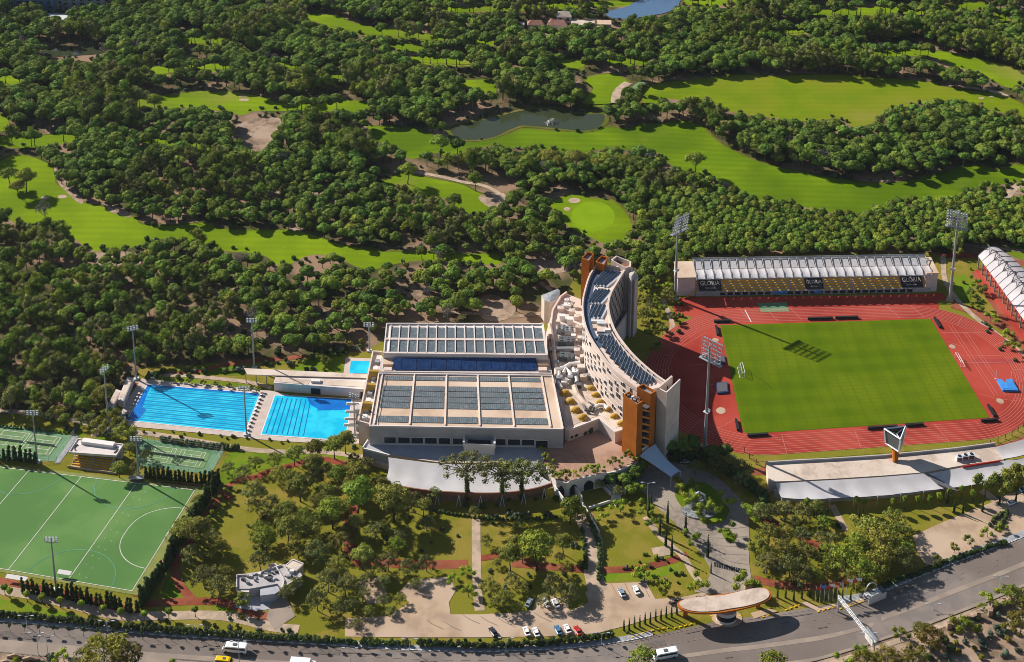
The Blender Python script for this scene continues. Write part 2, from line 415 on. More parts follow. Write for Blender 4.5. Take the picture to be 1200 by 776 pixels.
fairway('lakeside', [(420,150),(450,148),(480,150),(503,155),(513,163),(527,166),(543,167),(567,165),(600,156),(613,151),(640,153),(667,154.5),(693,155),(710,149),(733,151),(750,147),(775,145),(800,142),(820,147),(830,156),(843,167),(862,178),(884,188),(912,196),(941,202),(975,209),(1014,214),(1054,214),(1101,204),(1128,196),(1148,194),(1168,199),(1200,191),(1260,186),(1260,212),(1200,208),(1168,213),(1128,221),(1115,231),(1085,231),(1054,233),(1034,240),(1010,246),(988,248),(951,241),(925,235),(900,230),(880,231),(864,219),(847,209),(820,200),(795,198),(783,188),(770,176),(757,170),(735,172),(700,172),(683,178),(640,172),(600,170),(575,167),(545,177),(528,182),(513,176),(500,178),(483,183),(472,178),(455,166),(440,162)])
fairway('range', [(753,119),(757,103),(775,97),(800,95),(830,91),(860,88),(905,89),(944,88),(974,88),(1005,90),(1035,92),(1065,94),(1095,97),(1103,101),(1135,106),(1168,110),(1185,116),(1200,124),(1200,138),(1175,130),(1150,124),(1120,116),(1088,116),(1060,122),(1041,126),(1034,137),(1018,142),(1001,146),(990,141),(981,136),(955,138),(934,139),(914,136),(894,134),(860,129),(833,121),(815,117),(800,115),(780,113),(765,120)], 'fairway_worn')
fairway('tee', [(450,215),(458,208),(470,203),(484,205),(500,208),(515,211),(530,214),(543,217),(556,224),(566,228),(573,238),(569,246),(555,248),(537,247),(528,236),(520,228),(505,229),(490,226),(470,220)])
fairway('green', [(645,241),(655,233),(670,229),(683,230),(700,233),(717,235),(730,246),(739,260),(736,272),(722,281),(706,281),(693,275),(678,268),(663,260),(657,248)])
fairway('mid', [(155,121),(175,114),(200,112),(233,107),(250,108),(267,107),(290,110),(310,115),(330,121),(357,123),(380,119),(400,117),(425,119),(436,124),(425,128),(400,129),(375,128),(357,128),(325,127),(300,127),(290,130),(283,132),(272,129),(250,126),(230,123),(200,124),(170,125)])
for k, q in {'a': [(-10,134),(5,136),(10,143),(8,149),(-10,152)], 'b': [(38,160),(60,158),(85,156),(88,162),(60,168),(30,170),(0,168),(0,160)],
 'c': [(170,163),(190,164),(213,166),(243,171),(243,175),(220,172),(190,169),(170,168)], 'd': [(-10,86),(10,87),(25,90),(25,97),(10,97),(-10,95)],
 'e': [(170,80),(185,78),(203,79),(203,84),(188,87),(175,85)], 'f': [(220,77),(240,75),(268,76),(262,81),(235,81)], 'g': [(209,46),(222,43),(240,42.5),(262,43.5),(275,46),(268,49),(250,50.5),(233,51),(218,49)],
 'h': [(357,18),(372,16.5),(390,18),(402,21),(402,30),(390,31),(374,27),(362,23)], 'i': [(400,23),(415,27),(430,31),(452,34),(470,36),(490,39),(520,43),(518,47),(495,46),(470,43),(445,41),(430,40),(412,36),(400,33)],
 'j': [(483,66),(500,66.5),(520,68),(540,69),(555,71),(550,75),(520,74.5),(500,73),(485,72)], 'k': [(650,71),(668,70),(683,72),(684,78),(672,81),(657,77)],
 'l': [(685,93),(700,88),(718,87),(731,92),(737,98),(725,106),(722,119),(705,122),(687,121),(690,112),(695,103)], 'm': [(533,96),(550,94),(575,94),(581,103),(575,108),(563,103),(548,101)],
 'n': [(951,13),(990,11),(1034,8),(1060,9),(1081,12),(1091,14),(1060,15),(1034,15),(990,17),(957,17)],
 'o': [(1018,60),(1040,58),(1068,58),(1101,60),(1120,64),(1135,67),(1162,73),(1188,79),(1196,90),(1190,100),(1176,99),(1160,91),(1148,85),(1130,79),(1115,75),(1100,69),(1088,64),(1060,63),(1034,64)],
 'p': [(480,11),(520,9),(560,8),(600,7),(640,5),(700,2),(740,1),(735,5),(690,6),(640,9),(600,11),(560,12),(510,13)], 'q': [(320,73),(335,73),(350,78),(345,81),(330,79)],
 'r': [(800,1),(840,-2),(870,-2),(860,3),(820,5)], 's': [(1178,86),(1200,88),(1210,96),(1195,97)], 't': [(710,70),(740,69),(760,71),(750,74),(720,74)], 'u': [(385,88),(397,87),(402,92),(390,93)],
 'w': [(1160,18),(1175,17),(1180,22),(1168,23)], 'x': [(455,52),(480,52),(500,56),(480,58)], 'y': [(545,44),(575,47),(580,51),(555,50)],
 'z': [(1110,5),(1150,3),(1160,8),(1120,9)], 'aa': [(60,20),(85,19),(88,22),(64,23)], 'bb': [(905,36),(930,34),(945,37),(920,39)]}.items():
    fairway(k, q)
for q in RG: sheet('rough', q, .0+.012, 'rough_grass', px=False)
sheet('putting_green', [(697+26*cos(a*pi/8)-2, 253+18*sin(a*pi/8)+1) for a in range(16)], .12, 'green_grass')
sheet('sand_bunker', [(673+7.2*cos(a*pi/6), 235+3.2*sin(a*pi/6)) for a in range(12)], .13, 'bunker')
sheet('sand_bunker', [(664.5+4*cos(a*pi/6), 245+2.2*sin(a*pi/6)) for a in range(12)], .13, 'bunker')
for bx_, by_, rx_, ry_ in ((73,230.5,5.5,2.2),(53,232,5,2),(284,113,4,1.2),(286,117,6,1.6),(70,206,5,1.8),(1162,113,4,.9),(1150,115,4,.9)):
    sheet('sand_bunker', [(bx_+rx_*cos(a*pi/6), by_+ry_*sin(a*pi/6)) for a in range(12)], .13, 'bunker')
# light rough along the fairways
for q in ([(63,196),(72,199),(78,212),(90,225),(98,236),(92,238),(78,225),(68,214)], [(122,240),(135,241),(150,248),(153,255),(140,252),(126,247)], [(503,152),(522,150),(527,164),(516,164),(507,157)],
          [(340,262),(356,266),(350,271),(338,268)], [(560,232),(575,226),(592,232),(598,240),(586,248),(575,244)]):
    sheet('bare_soil', q, .10, 'sandy', 3)
# ponds
FW['pond'] = smooth([(528,150),(543,145),(562,141),(583,137),(600,132),(617,129),(636,128),(653,129),(667,133),(690,134),(707,134),(707,143),(697,151),(680,153),(667,152),(640,149),(613,147),(600,151),(593,154),(580,160),(567,163),(550,164),(538,162),(530,157)], 3)
sheet('pond_bank', smooth([(522,150),(541,143),(562,138.5),(583,134.5),(600,130),(617,126.5),(636,125.5),(655,126.5),(668,130.5),(690,131.5),(711,132),(713,144),(700,153),(680,155.2),(667,154.2),(640,151.2),(613,149.2),(602,152.8),(595,156),(581,161.8),(567,164.8),(550,166),(536,164.5),(525,159)], 2), .16, 'rough_grass')
mb = MB(); w = PL(FW['pond'], .2); mb.add([(p.x, p.y, .2) for p in w[::-1]], [tuple(range(len(w)))]); struct('pond_water', mb, 'pond_water')
FW['lake'] = smooth([(708,14),(722,11),(736,7),(747,1),(770,-6),(800,-6),(797,2),(793,8),(780,15),(760,18.5),(737,22),(717,21)], 3)
sheet('lake_water', FW['lake'], .2, 'lake_water')
FW['lake2'] = smooth([(45,62),(62,57),(83,55),(105,54),(127,56),(122,62),(90,65),(60,66)], 3)
sheet('pond_water', FW['lake2'], .2, 'pond_water')
# bare soil
SOIL = [[(267,153),(280,146),(300,138),(325,138),(347,140),(345,146),(333,148),(322,157),(321,170),(320,180),(312,184),(300,187),(285,181),(273,177),(278,164)],
        [(556,352),(575,345),(590,350),(604,356),(601,370),(585,376),(565,373)], [(612,300),(640,303),(655,310),(652,322),(632,322),(618,312)],
        [(105,300),(140,294),(165,300),(160,312),(125,314)], [(66,336),(90,334),(96,346),(75,350)], [(112,320),(150,322),(160,334),(135,340),(115,335)],[(225,330),(255,332),(285,342),(290,352),(262,350),(235,343)],
        [(460,330),(480,328),(496,340),(488,352),(470,346)], [(1180,222),(1210,215),(1210,248),(1186,250),(1178,238)],
        [(400,150),(425,145),(430,160),(400,165)], [(755,250),(775,262),(790,275),(780,290),(760,275)], [(360,225),(380,222),(395,235),(380,240)], [(645,305),(665,300),(672,312),(655,320)],
        [(280,215),(330,222),(345,230),(300,228)], [(505,244),(530,252),(560,268),(540,276),(510,262)], [(1040,178),(1070,170),(1090,180),(1060,190)]]
for q in SOIL: sheet('bare_soil', q, .05, 'soil', 3)
sheet('dirt_track', [(278,168),(290,158),(303,147),(310,141),(313,143),(303,151),(292,161),(284,170)], .09, 'sandy')
path_px('cart_path', [(478,199),(486,201),(500,204),(520,208),(545,214),(560,216),(575,221),(586,228)], 2.6, .14, 'concrete_path')
path_px('cart_path', [(586,228),(590,233),(586,243),(578,250)], 4.2, .15, 'concrete_path')
path_px('cart_path', [(736,97),(727,104),(722,112),(721,121)], 5.5, .15, 'concrete_path')
path_px('cart_path', [(1130,102),(1150,105),(1170,109),(1180,113)], 3.5, .15, 'concrete_path')
path_px('cart_path', [(1193,-12),(1190,0),(1194,12),(1200,24),(1210,34)], 11, .15, 'asphalt_light')
path_px('dirt_track', [(520,366),(560,368),(600,371),(640,366),(662,356),(650,344),(632,330)], 2.4, .1, 'sandy')
path_px('forest_road', [(152,2),(160,10),(166,18),(174,28)], 7, .1, 'concrete_path')
path_px('forest_road', [(1210,262),(1190,262),(1179,250),(1181,232),(1192,218),(1215,205)], 4, .1, 'concrete_path')
path_px('forest_road', [(1010,268),(1060,276),(1100,283),(1140,288),(1180,292),(1215,296)], 3, .1, 'sandy')

# ---------------------------------------------------------------- the club grounds
sheet('park_lawn', [(-60,486),(60,484),(130,470),(150,452),(165,430),(230,428),(300,420),(430,412),(450,398),(640,380),(690,300),(780,330),(790,300),(1100,296),(1160,300),(1260,330),(1260,610),(1170,650),(1040,700),(940,720),(820,745),(740,760),(640,772),(480,774),(300,764),(100,750),(-60,736)], .03, 'park_lawn')
lush = [[(205,434),(240,427),(282,427),(286,438),(270,440),(230,438)], [(342,436),(352,425),(365,418),(390,414),(404,416),(400,426),(403,438),(370,436)], [(170,440),(200,440),(240,446),(283,450),(318,457),(312,462),(283,456),(230,450),(180,447)],
        [(258,548),(275,528),(300,530),(350,532),(400,528),(412,534),(380,545),(330,548),(290,556),(268,580),(256,566)], [(190,690),(206,668),(222,690),(220,702),(196,704)], [(-10,700),(10,704),(50,712),(95,722),(60,722),(-10,714)],
        [(250,706),(276,706),(300,716),(330,730),(300,728),(262,720)], [(110,495),(128,500),(140,512),(120,520),(108,508)], [(120,480),(135,470),(150,478),(140,500),(124,498)],
        [(690,668),(740,664),(790,650),(800,655),(790,672),(740,680),(700,680)], [(1140,412),(1165,402),(1190,422),(1210,440),(1210,470),(1180,440)], [(0,500),(90,505),(96,512),(40,506),(0,506)],
        [(1115,330),(1130,322),(1140,340),(1135,355),(1120,352)], [(1180,290),(1215,285),(1215,305),(1190,302)]]
for q in lush: sheet('lush_lawn', q, .07, 'lush_lawn', 3)
# red running paths in the park
for pts, w in (([(300,560),(318,552),(345,545),(375,538),(405,545),(416,555)], 3.2), ([(270,585),(262,575),(282,562),(300,560)], 3.2), ([(416,555),(418,580),(412,600),(408,628),(416,648),(440,658),(500,662),(548,661)], 4.5), ([(408,640),(425,662)], 5),
               ([(262,575),(246,600),(222,640),(206,662),(210,684),(224,702)], 3.4), ([(170,708),(196,706),(224,705),(260,706),(290,716),(325,728)], 3.6), ([(600,661),(640,664),(690,668),(740,667),(780,659),(806,650)], 3.4),
               ([(1005,655),(960,640),(925,622),(905,612),(880,600)], 3.0), ([(882,678),(905,684),(940,688),(985,684),(1010,660)], 3.6), ([(-10,548),(40,552),(80,560),(130,566),(180,568),(232,572)], 3.4), ([(232,572),(222,590),(200,622),(180,660),(160,700)], 3.0),
               ([(-10,682),(30,690),(70,698),(110,708),(150,718)], 5.5), ([(130,470),(160,450),(190,440),(230,436),(262,428),(300,423),(360,418)], 3.0), ([(1100,300),(1140,300),(1180,306),(1220,312)], 5), ([(560,655),(600,652),(640,668)], 3)):
    path_px('running_path', pts, w, .10, 'red_path')
# light paths
for pts, w in (([(-10,482),(20,483),(60,488),(105,497),(140,506),(170,508),(225,516),(283,526),(330,530),(380,530),(425,536)], 2.8), ([(140,450),(170,446),(200,440),(283,447),(318,455)], 2.4), ([(110,512),(118,500),(130,492),(140,486)], 3.0),
               ([(-10,690),(40,698),(90,710),(140,722),(190,722),(260,722),(320,735),(350,738)], 4.2), ([(558,608),(558,640),(559,680),(561,712)], 3.4), ([(562,710),(562,716)], 3.6), ([(975,592),(981,603),(988,616),(990,622)], 2.6),
               ([(756,606),(775,630),(800,652),(812,672),(826,690)], 2.6), ([(1105,300),(1108,330),(1125,355),(1150,378),(1185,404),(1215,430)], 2.6), ([(765,648),(785,645)], 5), ([(150,724),(200,722)], 2), ([(1150,575),(1160,582),(1170,590)], 3.5), ([(776,350),(788,380),(782,395)],2.5)):
    path_px('footpath', pts, w, .14, 'concrete_path')
# parking and service yards
sheet('parking_lot', [(405,724.5),(455,722),(480,706),(466,696),(478,683),(500,678),(527,676),(534,692),(526,706),(528,720),(560,720),(600,718),(624,715),(628,702),(640,699),(662,700),(668,716),(690,706),(686,694),(705,684),(757,682),(768,702),(798,700),(826,694),(834,700),(800,716),(770,722),(735,733),(700,742),(640,746),(560,747),(480,747),(404,746)], .15, 'concrete')
sheet('parking_lot', [(420,680),(445,676),(452,690),(455,705),(430,708)], .15, 'concrete')
sheet('ramp_road', [(672,604),(684,596),(694,602),(706,632),(708,650),(704,668),(712,690),(690,700),(684,670),(686,640),(680,622)], .17, 'concrete_path')
sheet('parking_lot', [(1070,628),(1100,614),(1134,600),(1164,588),(1176,580),(1200,574),(1260,560),(1260,606),(1200,628),(1180,637),(1150,648),(1114,664),(1095,674),(1076,650)], .15, 'concrete')
sheet('brick_square', [(320,700),(334,696),(346,722),(322,738),(312,724)], .16, 'asphalt_light')
sheet('terrace_yard', [(278,699),(332,694),(330,712),(300,716),(276,712)], .12, 'terrace_roof')
lm = MB()
for k in range(12):
    a = P(1093+k*7.6, 617-k*3.35); b = P(1100+k*7.6, 624-k*3.35)
    ribbon(lm, [a, b], .22, .19)
for k in range(6):
    a = P(1130+k*6, 640-k*2.6); b = P(1135+k*6, 647-k*2.6); ribbon(lm, [a, b], .22, .19)
for u in (632, 640.5, 648, 657): ribbon(lm, [P(u-2, 699), P(u+3, 712)], .3, .19)
for u in (720, 736, 757): ribbon(lm, [P(u-4, 684), P(u+4, 700)], .3, .19)
struct('parking_marking', lm, 'tile_red')

# entrance road of setts round the fountain island
sheet('entrance_road', [(815,694),(876,694),(878,660),(878,630),(877,604),(868,586),(850,567),(832,555),(806,546),(780,541),(752,541),(742,560),(757,580),(772,596),(790,612),(806,630),(822,650),(832,668),(826,686)], .14, 'cobble', 3)
sheet('lush_lawn', [(791,581),(793,574),(800,569),(815,565),(827,566),(840,575),(849,590),(855,597),(849,610),(838,614),(823,613),(818,606),(808,600),(798,593)], .26, 'lush_lawn', 2)
sheet('lush_lawn', [(846,624),(853,620),(861,628),(861,634),(857,636),(850,632)], .26, 'lush_lawn', 2)
rb = MB()
for k in range(7):   # radial bands of darker setts
    ribbon(rb, [P(*p) for p in smooth([(800+k*9, 612+k*9), (830+k*6, 622+k*9), (876, 618+k*11)], 4, False)], .35, .2)
for q in ([(791,585),(800,598),(815,612),(840,618),(860,606)],):
    for d in (8, 15): ribbon(rb, [P(u-d*.9, v+d*.5) for u, v in smooth(q, 4, False)], .3, .2)
struct('sett_band', rb, 'asphalt')
bb = MB()
for k in range(13): p = P(838+k*2.8, 662+k*.7); bb.box(p.x-.35, p.x+.35, p.y-1.2, p.y+1.2, .16, .22)
struct('speed_table', bb, 'black')

# ---------------------------------------------------------------- the highway
up = smooth([(-260,716),(-100,722),(0,729),(100,737.5),(200,746),(300,752),(400,757.5),(480,762.5),(560,764.5),(640,762),(700,757),(745,750),(785,741),(820,733),(850,727),(890,722),(940,714),(975,708),(1012,703),(1040,692.5),(1082,675),(1127,657.5),(1171,641),(1200,630),(1300,590),(1450,525)], 4, False)
lo = smooth([(-260,744),(-100,756),(0,765),(100,774),(200,782),(300,789),(400,794),(480,797),(560,798),(640,797),(700,796),(745,794),(785,792),(820,790),(850,787),(890,783),(920,780),(956,775),(1000,762),(1044,747.5),(1082,735),(1116,722),(1152,708),(1200,688),(1300,645),(1450,575)], 4, False)
U = PL(up); Lw = PL(lo); n = len(U)
mb = MB(); mb.add([(p.x, p.y, .18) for p in U]+[(p.x, p.y, .18) for p in Lw], [(i, n+i, n+i+1, i+1) for i in range(n-1)]); struct('highway', mb, 'asphalt')
mb = MB()
def band(f0, f1, z, i0=0, i1=n-1):
    b0 = len(mb.v)
    for i in range(i0, i1+1): a = U[i].lerp(Lw[i], f0); b = U[i].lerp(Lw[i], f1); mb.v += [(a.x, a.y, z), (b.x, b.y, z)]
    for i in range(i1-i0): a = b0+2*i; mb.f.append((a, a+1, a+3, a+2))
band(.58, .98, .22, 0, 30); band(.66, .80, .22, 30, 46); band(.56, .645, .22, 46, 74); band(.50, .60, .22, 75, n-1)
band(.94, 1.0, .22, 46, n-1)
struct('median_strip', mb, 'asphalt_light')
mb = MB()
for i in range(n-1):
    if 0 < i < n-1:
        for f in ((.30,) if i < 60 else (.26, .36)):
            a = U[i].lerp(Lw[i], f); b = U[i+1].lerp(Lw[i+1], f)
            if i % 2 == 0 or f == .30: ribbon(mb, [a, a.lerp(b, .55)], .16, .26)
    ribbon(mb, [U[i].lerp(Lw[i], .05), U[i+1].lerp(Lw[i+1], .05)], .14, .26)
struct('lane_marking', mb, 'asphalt_light')
mb = MB(); pr9 = random.Random(9)
for k in range(16):
    i = pr9.randrange(8, n-12); f = pr9.choice((.12, .22, .42, .75)); a = U[i].lerp(Lw[i], f); b = U[i+1].lerp(Lw[i+1], f); c_ = U[i].lerp(Lw[i], f); L_ = pr9.uniform(.5, 3.2)
    ribbon(mb, [a, a+(b-a)*L_], pr9.choice((.5, 1.1, 2.4)), .275+.001*k)
struct('asphalt_patch', mb, 'asphalt_old')
mb = MB()
for k in range(7):
    u, v = 500+k*21, 735-k*1.5+4*sin(k*2.1); ribbon(mb, [P(*q) for q in smooth([(u, v-8), (u+7, v-3), (u+20, v+3)], 4, False)], .22, .24)
struct('tyre_mark', mb, 'asphalt')
# raised kerb and pavement on the club side
def offs(pts, d):
    out = []
    for i, p in enumerate(pts):
        t = (pts[min(i+1, len(pts)-1)]-pts[max(i-1, 0)]).normalized(); out.append(p+Vector((-t.y, t.x))*d)
    return out
def kerbstrip(name, pts, w0, w1, h, mt):
    a = offs(pts, w0); b = offs(pts, w1); m_ = MB(); k = len(pts)
    m_.add([(p.x, p.y, h) for p in a]+[(p.x, p.y, h) for p in b]+[(p.x, p.y, 0) for p in a], [(i, i+1, k+i+1, k+i) for i in range(k-1)]+[(2*k+i, 2*k+i+1, i+1, i) for i in range(k-1)])
    return struct(name, m_, mt)
kerbstrip('pavement', U[:47], 0, 2.4, .32, 'kerb'); kerbstrip('pavement', U[69:], 0, 3.0, .32, 'kerb')
mb = MB()
for i in range(0, 46): 
    for f in (0, .5):
        a = U[i].lerp(U[i+1], f); b = U[i].lerp(U[i+1], f+.25); mb.wall(a, b, .35, .0, .36, .12)
for i in range(69, n-1):
    for f in (0, .5):
        a = U[i].lerp(U[i+1], f); b = U[i].lerp(U[i+1], f+.25); mb.wall(a, b, .35, .0, .36, .12)
struct('kerb_marking', mb, 'trim_white')
# islands and kerbs by the gate
for q in ([(937,708),(945,706),(961,714),(980,707),(985,710),(958,717)], [(985,711),(1010,702),(1014,705),(990,714)], [(880,719),(900,714),(912,717),(895,722),(884,726)]):
    w = PL(q); mm_ = MB().prism(w, 0, .34); struct('traffic_island', mm_, 'concrete')
mm_ = MB(); c = P(852, 725); mm_.prism([(c.x+5.6*cos(a*pi/8), c.y+4.2*sin(a*pi/8)) for a in range(16)], 0, .36); struct('traffic_island', mm_, 'concrete')
ky = MB()
for a_, b_ in (((832,722),(851,732)),((851,732),(868,722)),((790,737),(815,731)),((893,724),(910,719)),((958,718),(982,711)),((984,714.5),(1010,706)),((740,748),(758,741)),((757,741),(783,736)),((920,716),(938,709))):
    pa, pb = P(*a_), P(*b_); L_ = (pb-pa).length; k = 0
    while k*2 < L_:
        s0 = pa.lerp(pb, min(1, k*2/L_)); s1 = pa.lerp(pb, min(1, (k*2+1)/L_))
        if (s1-s0).length > .2: ky.wall(s0, s1, .4, 0, .42)
        k += 1
struct('yellow_kerb', ky, 'bright_yellow')
# far verge
sheet('verge', [(-260,744),(-100,756),(0,765),(100,774),(200,782),(200,840),(-260,840)], .05, 'soil')
sheet('verge', [(900,785),(956,776),(1000,763),(1044,748.5),(1082,736),(1116,723),(1152,709),(1200,689),(1400,600),(1400,900),(880,900)], .05, 'soil')
path_px('footpath', [(960,782),(1005,768),(1048,753),(1085,740),(1120,727),(1156,714),(1210,692)], 2.2, .2, 'concrete_path')
mm_ = MB()
for a_, b_ in (((1150,712),(1157,716)),((1157,716),(1163,722))):
    mm_.wall(P(*a_), P(*b_), .3, 0, .4)
# ================================================================ THE STADIUM
# local field coordinates: origin at the pitch centre, x along the length (53 = half), y across (35 = half)
HS = homog([(-53, 35), (53, 35), (53, -35), (-53, -35)], [P(843.8, 381.5), P(1091, 374.6), P(1159.5, 490), P(871, 508.8)])
def fs(name, pts, z, mt, f=HS, kind='structure', uv=False):
    z += .05
    w = [f(x, y) for x, y in pts]; A = sum(w[i-1].x*w[i].y-w[i].x*w[i-1].y for i in range(len(w)))
    if A < 0: w = w[::-1]; pts = pts[::-1]
    mb = MB(); mb.add([(p.x, p.y, z) for p in w], [tuple(range(len(w)))])
    if uv: mb.uv = [tuple(p) for p in pts]
    return struct(name, mb, mt, kind=kind)
HL = 42.2
def oval(r, n=24):
    pts = []
    for i in range(n+1): a = -pi/2+pi*i/n; pts.append((HL+r*cos(a), r*sin(a)))
    for i in range(n+1): a = pi/2+pi*i/n; pts.append((-HL+r*cos(a), r*sin(a)))
    return pts
def arc(cx, cy, r, a0, a1, n=20): return [(cx+r*cos(R(a0+(a1-a0)*i/n)), cy+r*sin(R(a0+(a1-a0)*i/n))) for i in range(n+1)]
def lines(mb, pts, w, z, f=HS, closed=False): ribbon(mb, [f(x, y) for x, y in pts], w, z+.06, closed)
fs('track_verge', oval(50.2), .08, 'park_lawn')
fs('track_path', [(HL+57.5*cos(R(a)), 57.5*sin(R(a))) for a in range(-90, 66, 6)]+[(HL+51.0*cos(R(a)), 51.0*sin(R(a))) for a in range(60, -91, -6)]+[(-40, -51), (-60, -55), (-40, -57.5)], .10, 'red_path')
fs('running_track', oval(47.0), .13, 'tartan')
sheet('running_track', [(786,374),(775,392),(764,404),(800,420),(850,392),(846,376),(905,356),(1110,352),(1109,348),(1104,343.5),(1000,347),(800,348),(794,352)], .11, 'tartan')
fs('running_track', [(53,35.6),(58.6,35.6),(63,52),(61,55),(20,54.5),(-30,56),(-67,57),(-74,50),(-60,36)], .12, 'tartan')
fs('pitch', [(-53,34.9),(52.6,35.3),(52.9,34.6),(53,-34.6),(52.4,-35),(-45,-35.3),(-51.5,-35),(-52.6,-34),(-53,-30)], .19, 'pitch_turf', uv=True)
fs('throwing_cage_mat', [(-32,44.5),(-18,44.5),(-17.5,52),(-32.5,52)], .17, 'court_outer')
mb = MB()
for k in range(9): lines(mb, oval(37.0+1.22*k, 36), .17, .175, closed=True)
for x in (-38, -8, 8, 27): lines(mb, [(x, -36.8), (x+2.6 if x > 0 else x, -46.6)], .18, .18)
for a in (20, -8, 52, -40): lines(mb, [(HL+37*cos(R(a)), 37*sin(R(a))), (HL+46.7*cos(R(a)), 46.7*sin(R(a)))], .16, .18)
for a in (158, 175, 200, 225): lines(mb, [(-HL+37*cos(R(a)), 37*sin(R(a))), (-HL+46.7*cos(R(a)), 46.7*sin(R(a)))], .16, .18)
for x0, x1 in ((-42, -38), (-29, -25), (-17, -13), (33, 37), (46, 50)): lines(mb, [(x0, 47.5), (x1, 37)], .2, .18)
lines(mb, [(-39, 46), (-18, 46)], .2, .18)
for x, dy in ((60.5, 0), (62.3, 0), (66, 2), (67.6, 2)): lines(mb, [(x, 30-abs(dy)*3), (x+1, -22)], .16, .18)
for y in (24, 6, 1): lines(mb, [(54, y), (78, y-1)], .16, .18)
lines(mb, arc(-55, -18, 20, 20, 75), .16, .18)
for q in ([(54.5,-20),(62,-24),(71,-26)], [(54,17),(62,12)], [(-56,-5),(-64,-6)], [(-54,-26),(-60,-30),(-66,-33)], [(-55,6),(-70,8)], [(-60,30),(-72,20)]): lines(mb, q, .16, .18)
struct('lane_marking', mb, 'line_pale')
mb = MB(); lines(mb, [(-38, 36.6), (-39.5, 46.5)], .45, .19); struct('finish_line', mb, 'line_white')
fs('run_up_strip', [(60, 3.2), (85, 2.2), (85, -1.2), (60, -0.6)], .16, 'tartan_dark')
for x, y, r in ((55.5, 13, 1.6), (62.5, -25.5, 1.7), (-56.5, 24, 1.5), (-60, -21.5, 1.9)):
    fs('throwing_circle', arc(x, y, r, 0, 342, 19), .2, 'concrete')
mb = MB()
for dx in (-.0,): lines(mb, [(-52.7, 34.5), (52.3, 34.9), (52.6, -34.4), (-52, -34.6)], .14, .2, closed=True)
struct('pitch_line', mb, 'fairway_worn')

def goal(px_, ax, side, label, w=7.3, h=2.6, d=2.2):
    c = HS(*px_); a = HS(px_[0], px_[1]+1)-c; a.normalize(); b = Vector((a.y, -a.x))*side
    t = thing('football_goal', label, 'goal', (c.x, c.y, .2))
    p = lambda i, j, k: Vector((c.x+a.x*i*w/2+b.x*j, c.y+a.y*i*w/2+b.y*j, .2+k))
    m_ = MB()
    for i in (-1, 1): m_.tube([p(i,0,0), p(i,0,h)], .10)
    m_.tube([p(-1,0,h), p(1,0,h)], .10); part('goal_frame', m_, 'trim_white', t)
    m_ = MB()
    for i in (-1, 1): m_.tube([p(i,0,h), p(i,d*.5,h*.95), p(i,d,.1), p(i,0,.1)], .08)
    m_.tube([p(-1,d,.1), p(1,d,.1)], .08); m_.tube([p(-1,d*.5,h*.95), p(1,d*.5,h*.95)], .07); part('stay', m_, 'trim_white', t)
    m_ = MB()
    for k in range(11): i = -1+.2*k; m_.tube([p(i,d*.5,h*.95), p(i,d,.1)], .03, 3)
    for k in range(1, 6): m_.tube([p(-1,d*.5+d*.1*k,h*.95-(h*.95-.1)*k/5), p(1,d*.5+d*.1*k,h*.95-(h*.95-.1)*k/5)], .03, 3)
    part('net', m_, 'net', t, kind='stuff')
goal((-47.3, 1.0), 0, -1, 'white football goal standing on the grass at the left end of the stadium pitch')
goal((53.6, 1.5), 0, 1, 'white football goal on the right edge of the stadium pitch near the blue landing mat')

def mat_block(name, label, cat, pts, h, mt, mt2=None):
    w = [HS(x, y) for x, y in pts]; c = sum(w, Vector((0, 0)))/len(w); t = thing(name, label, cat, (c.x, c.y, .15))
    part('cushion', MB().prism(w, .15, .15+h), mt, t)
    inner = [c+(p-c)*.86 for p in w]; part('cover', MB().prism(inner, .15+h-.05, .15+h+.12), mt2 or mt, t); return t
t = mat_block('pole_vault_mat', 'bright blue landing mat with two white uprights on the red track', 'landing mat', [(67,-12.5),(66.6,-19.5),(74,-20.5),(74.5,-13),(71.8,-12.6),(71,-14.8),(69.6,-14.8),(69,-12.3)], 1.0, 'mat_blue')
for x, y in ((67.2, -11.2), (74.5, -12)):
    c = HS(x, y); part('upright', MB().tube([(c.x, c.y, .15), (c.x, c.y, 4.6)], .10).box(c.x-.5, c.x+.5, c.y-.2, c.y+.2, .15, .4), 'metal_white', t)
mat_block('landing_mat', 'dark landing mat with blue rim left of the stadium pitch', 'landing mat', [(-60.3,-11.8),(-55.6,-11.6),(-55.2,-5.2),(-60,-5.4)], .8, 'navy', 'metal_dark')
mat_block('landing_mat', 'small dark blue mat left of the pitch behind the goal', 'landing mat', [(-57.4,7),(-54.2,7),(-54,12),(-57,12)], .8, 'navy', 'metal_dark')
DUG = [((-51.6,37.4),8,0,'black team bench at the top left corner of the pitch'), ((-55,30.5),7,1,'low dark board beside the top left corner of the pitch'),
       ((-4,37.5),12,0,'black long advertising board above the pitch, the left one of the middle pair'), ((9.5,37.6),11,0,'black long advertising board above the pitch, the right one of the middle pair'),
       ((55,31.5),8,1,'grey and black board at the top right corner of the pitch'), ((-54.8,-30.5),7,1,'white backed board at the bottom left corner of the pitch'),
       ((-47.5,-36.6),9,0,'black board along the bottom left edge of the pitch'), ((4,-37),13,0,'black advertising board below the pitch left of the scoreboard'), ((18,-36.8),8,0,'short black board below the pitch just beside the scoreboard'),
       ((52,-37),7.5,0,'black board near the bottom right corner of the pitch, lying along the lower edge'), ((55.5,-31.5),7.5,1,'grey board near the bottom right corner of the pitch, lying along the right edge')]
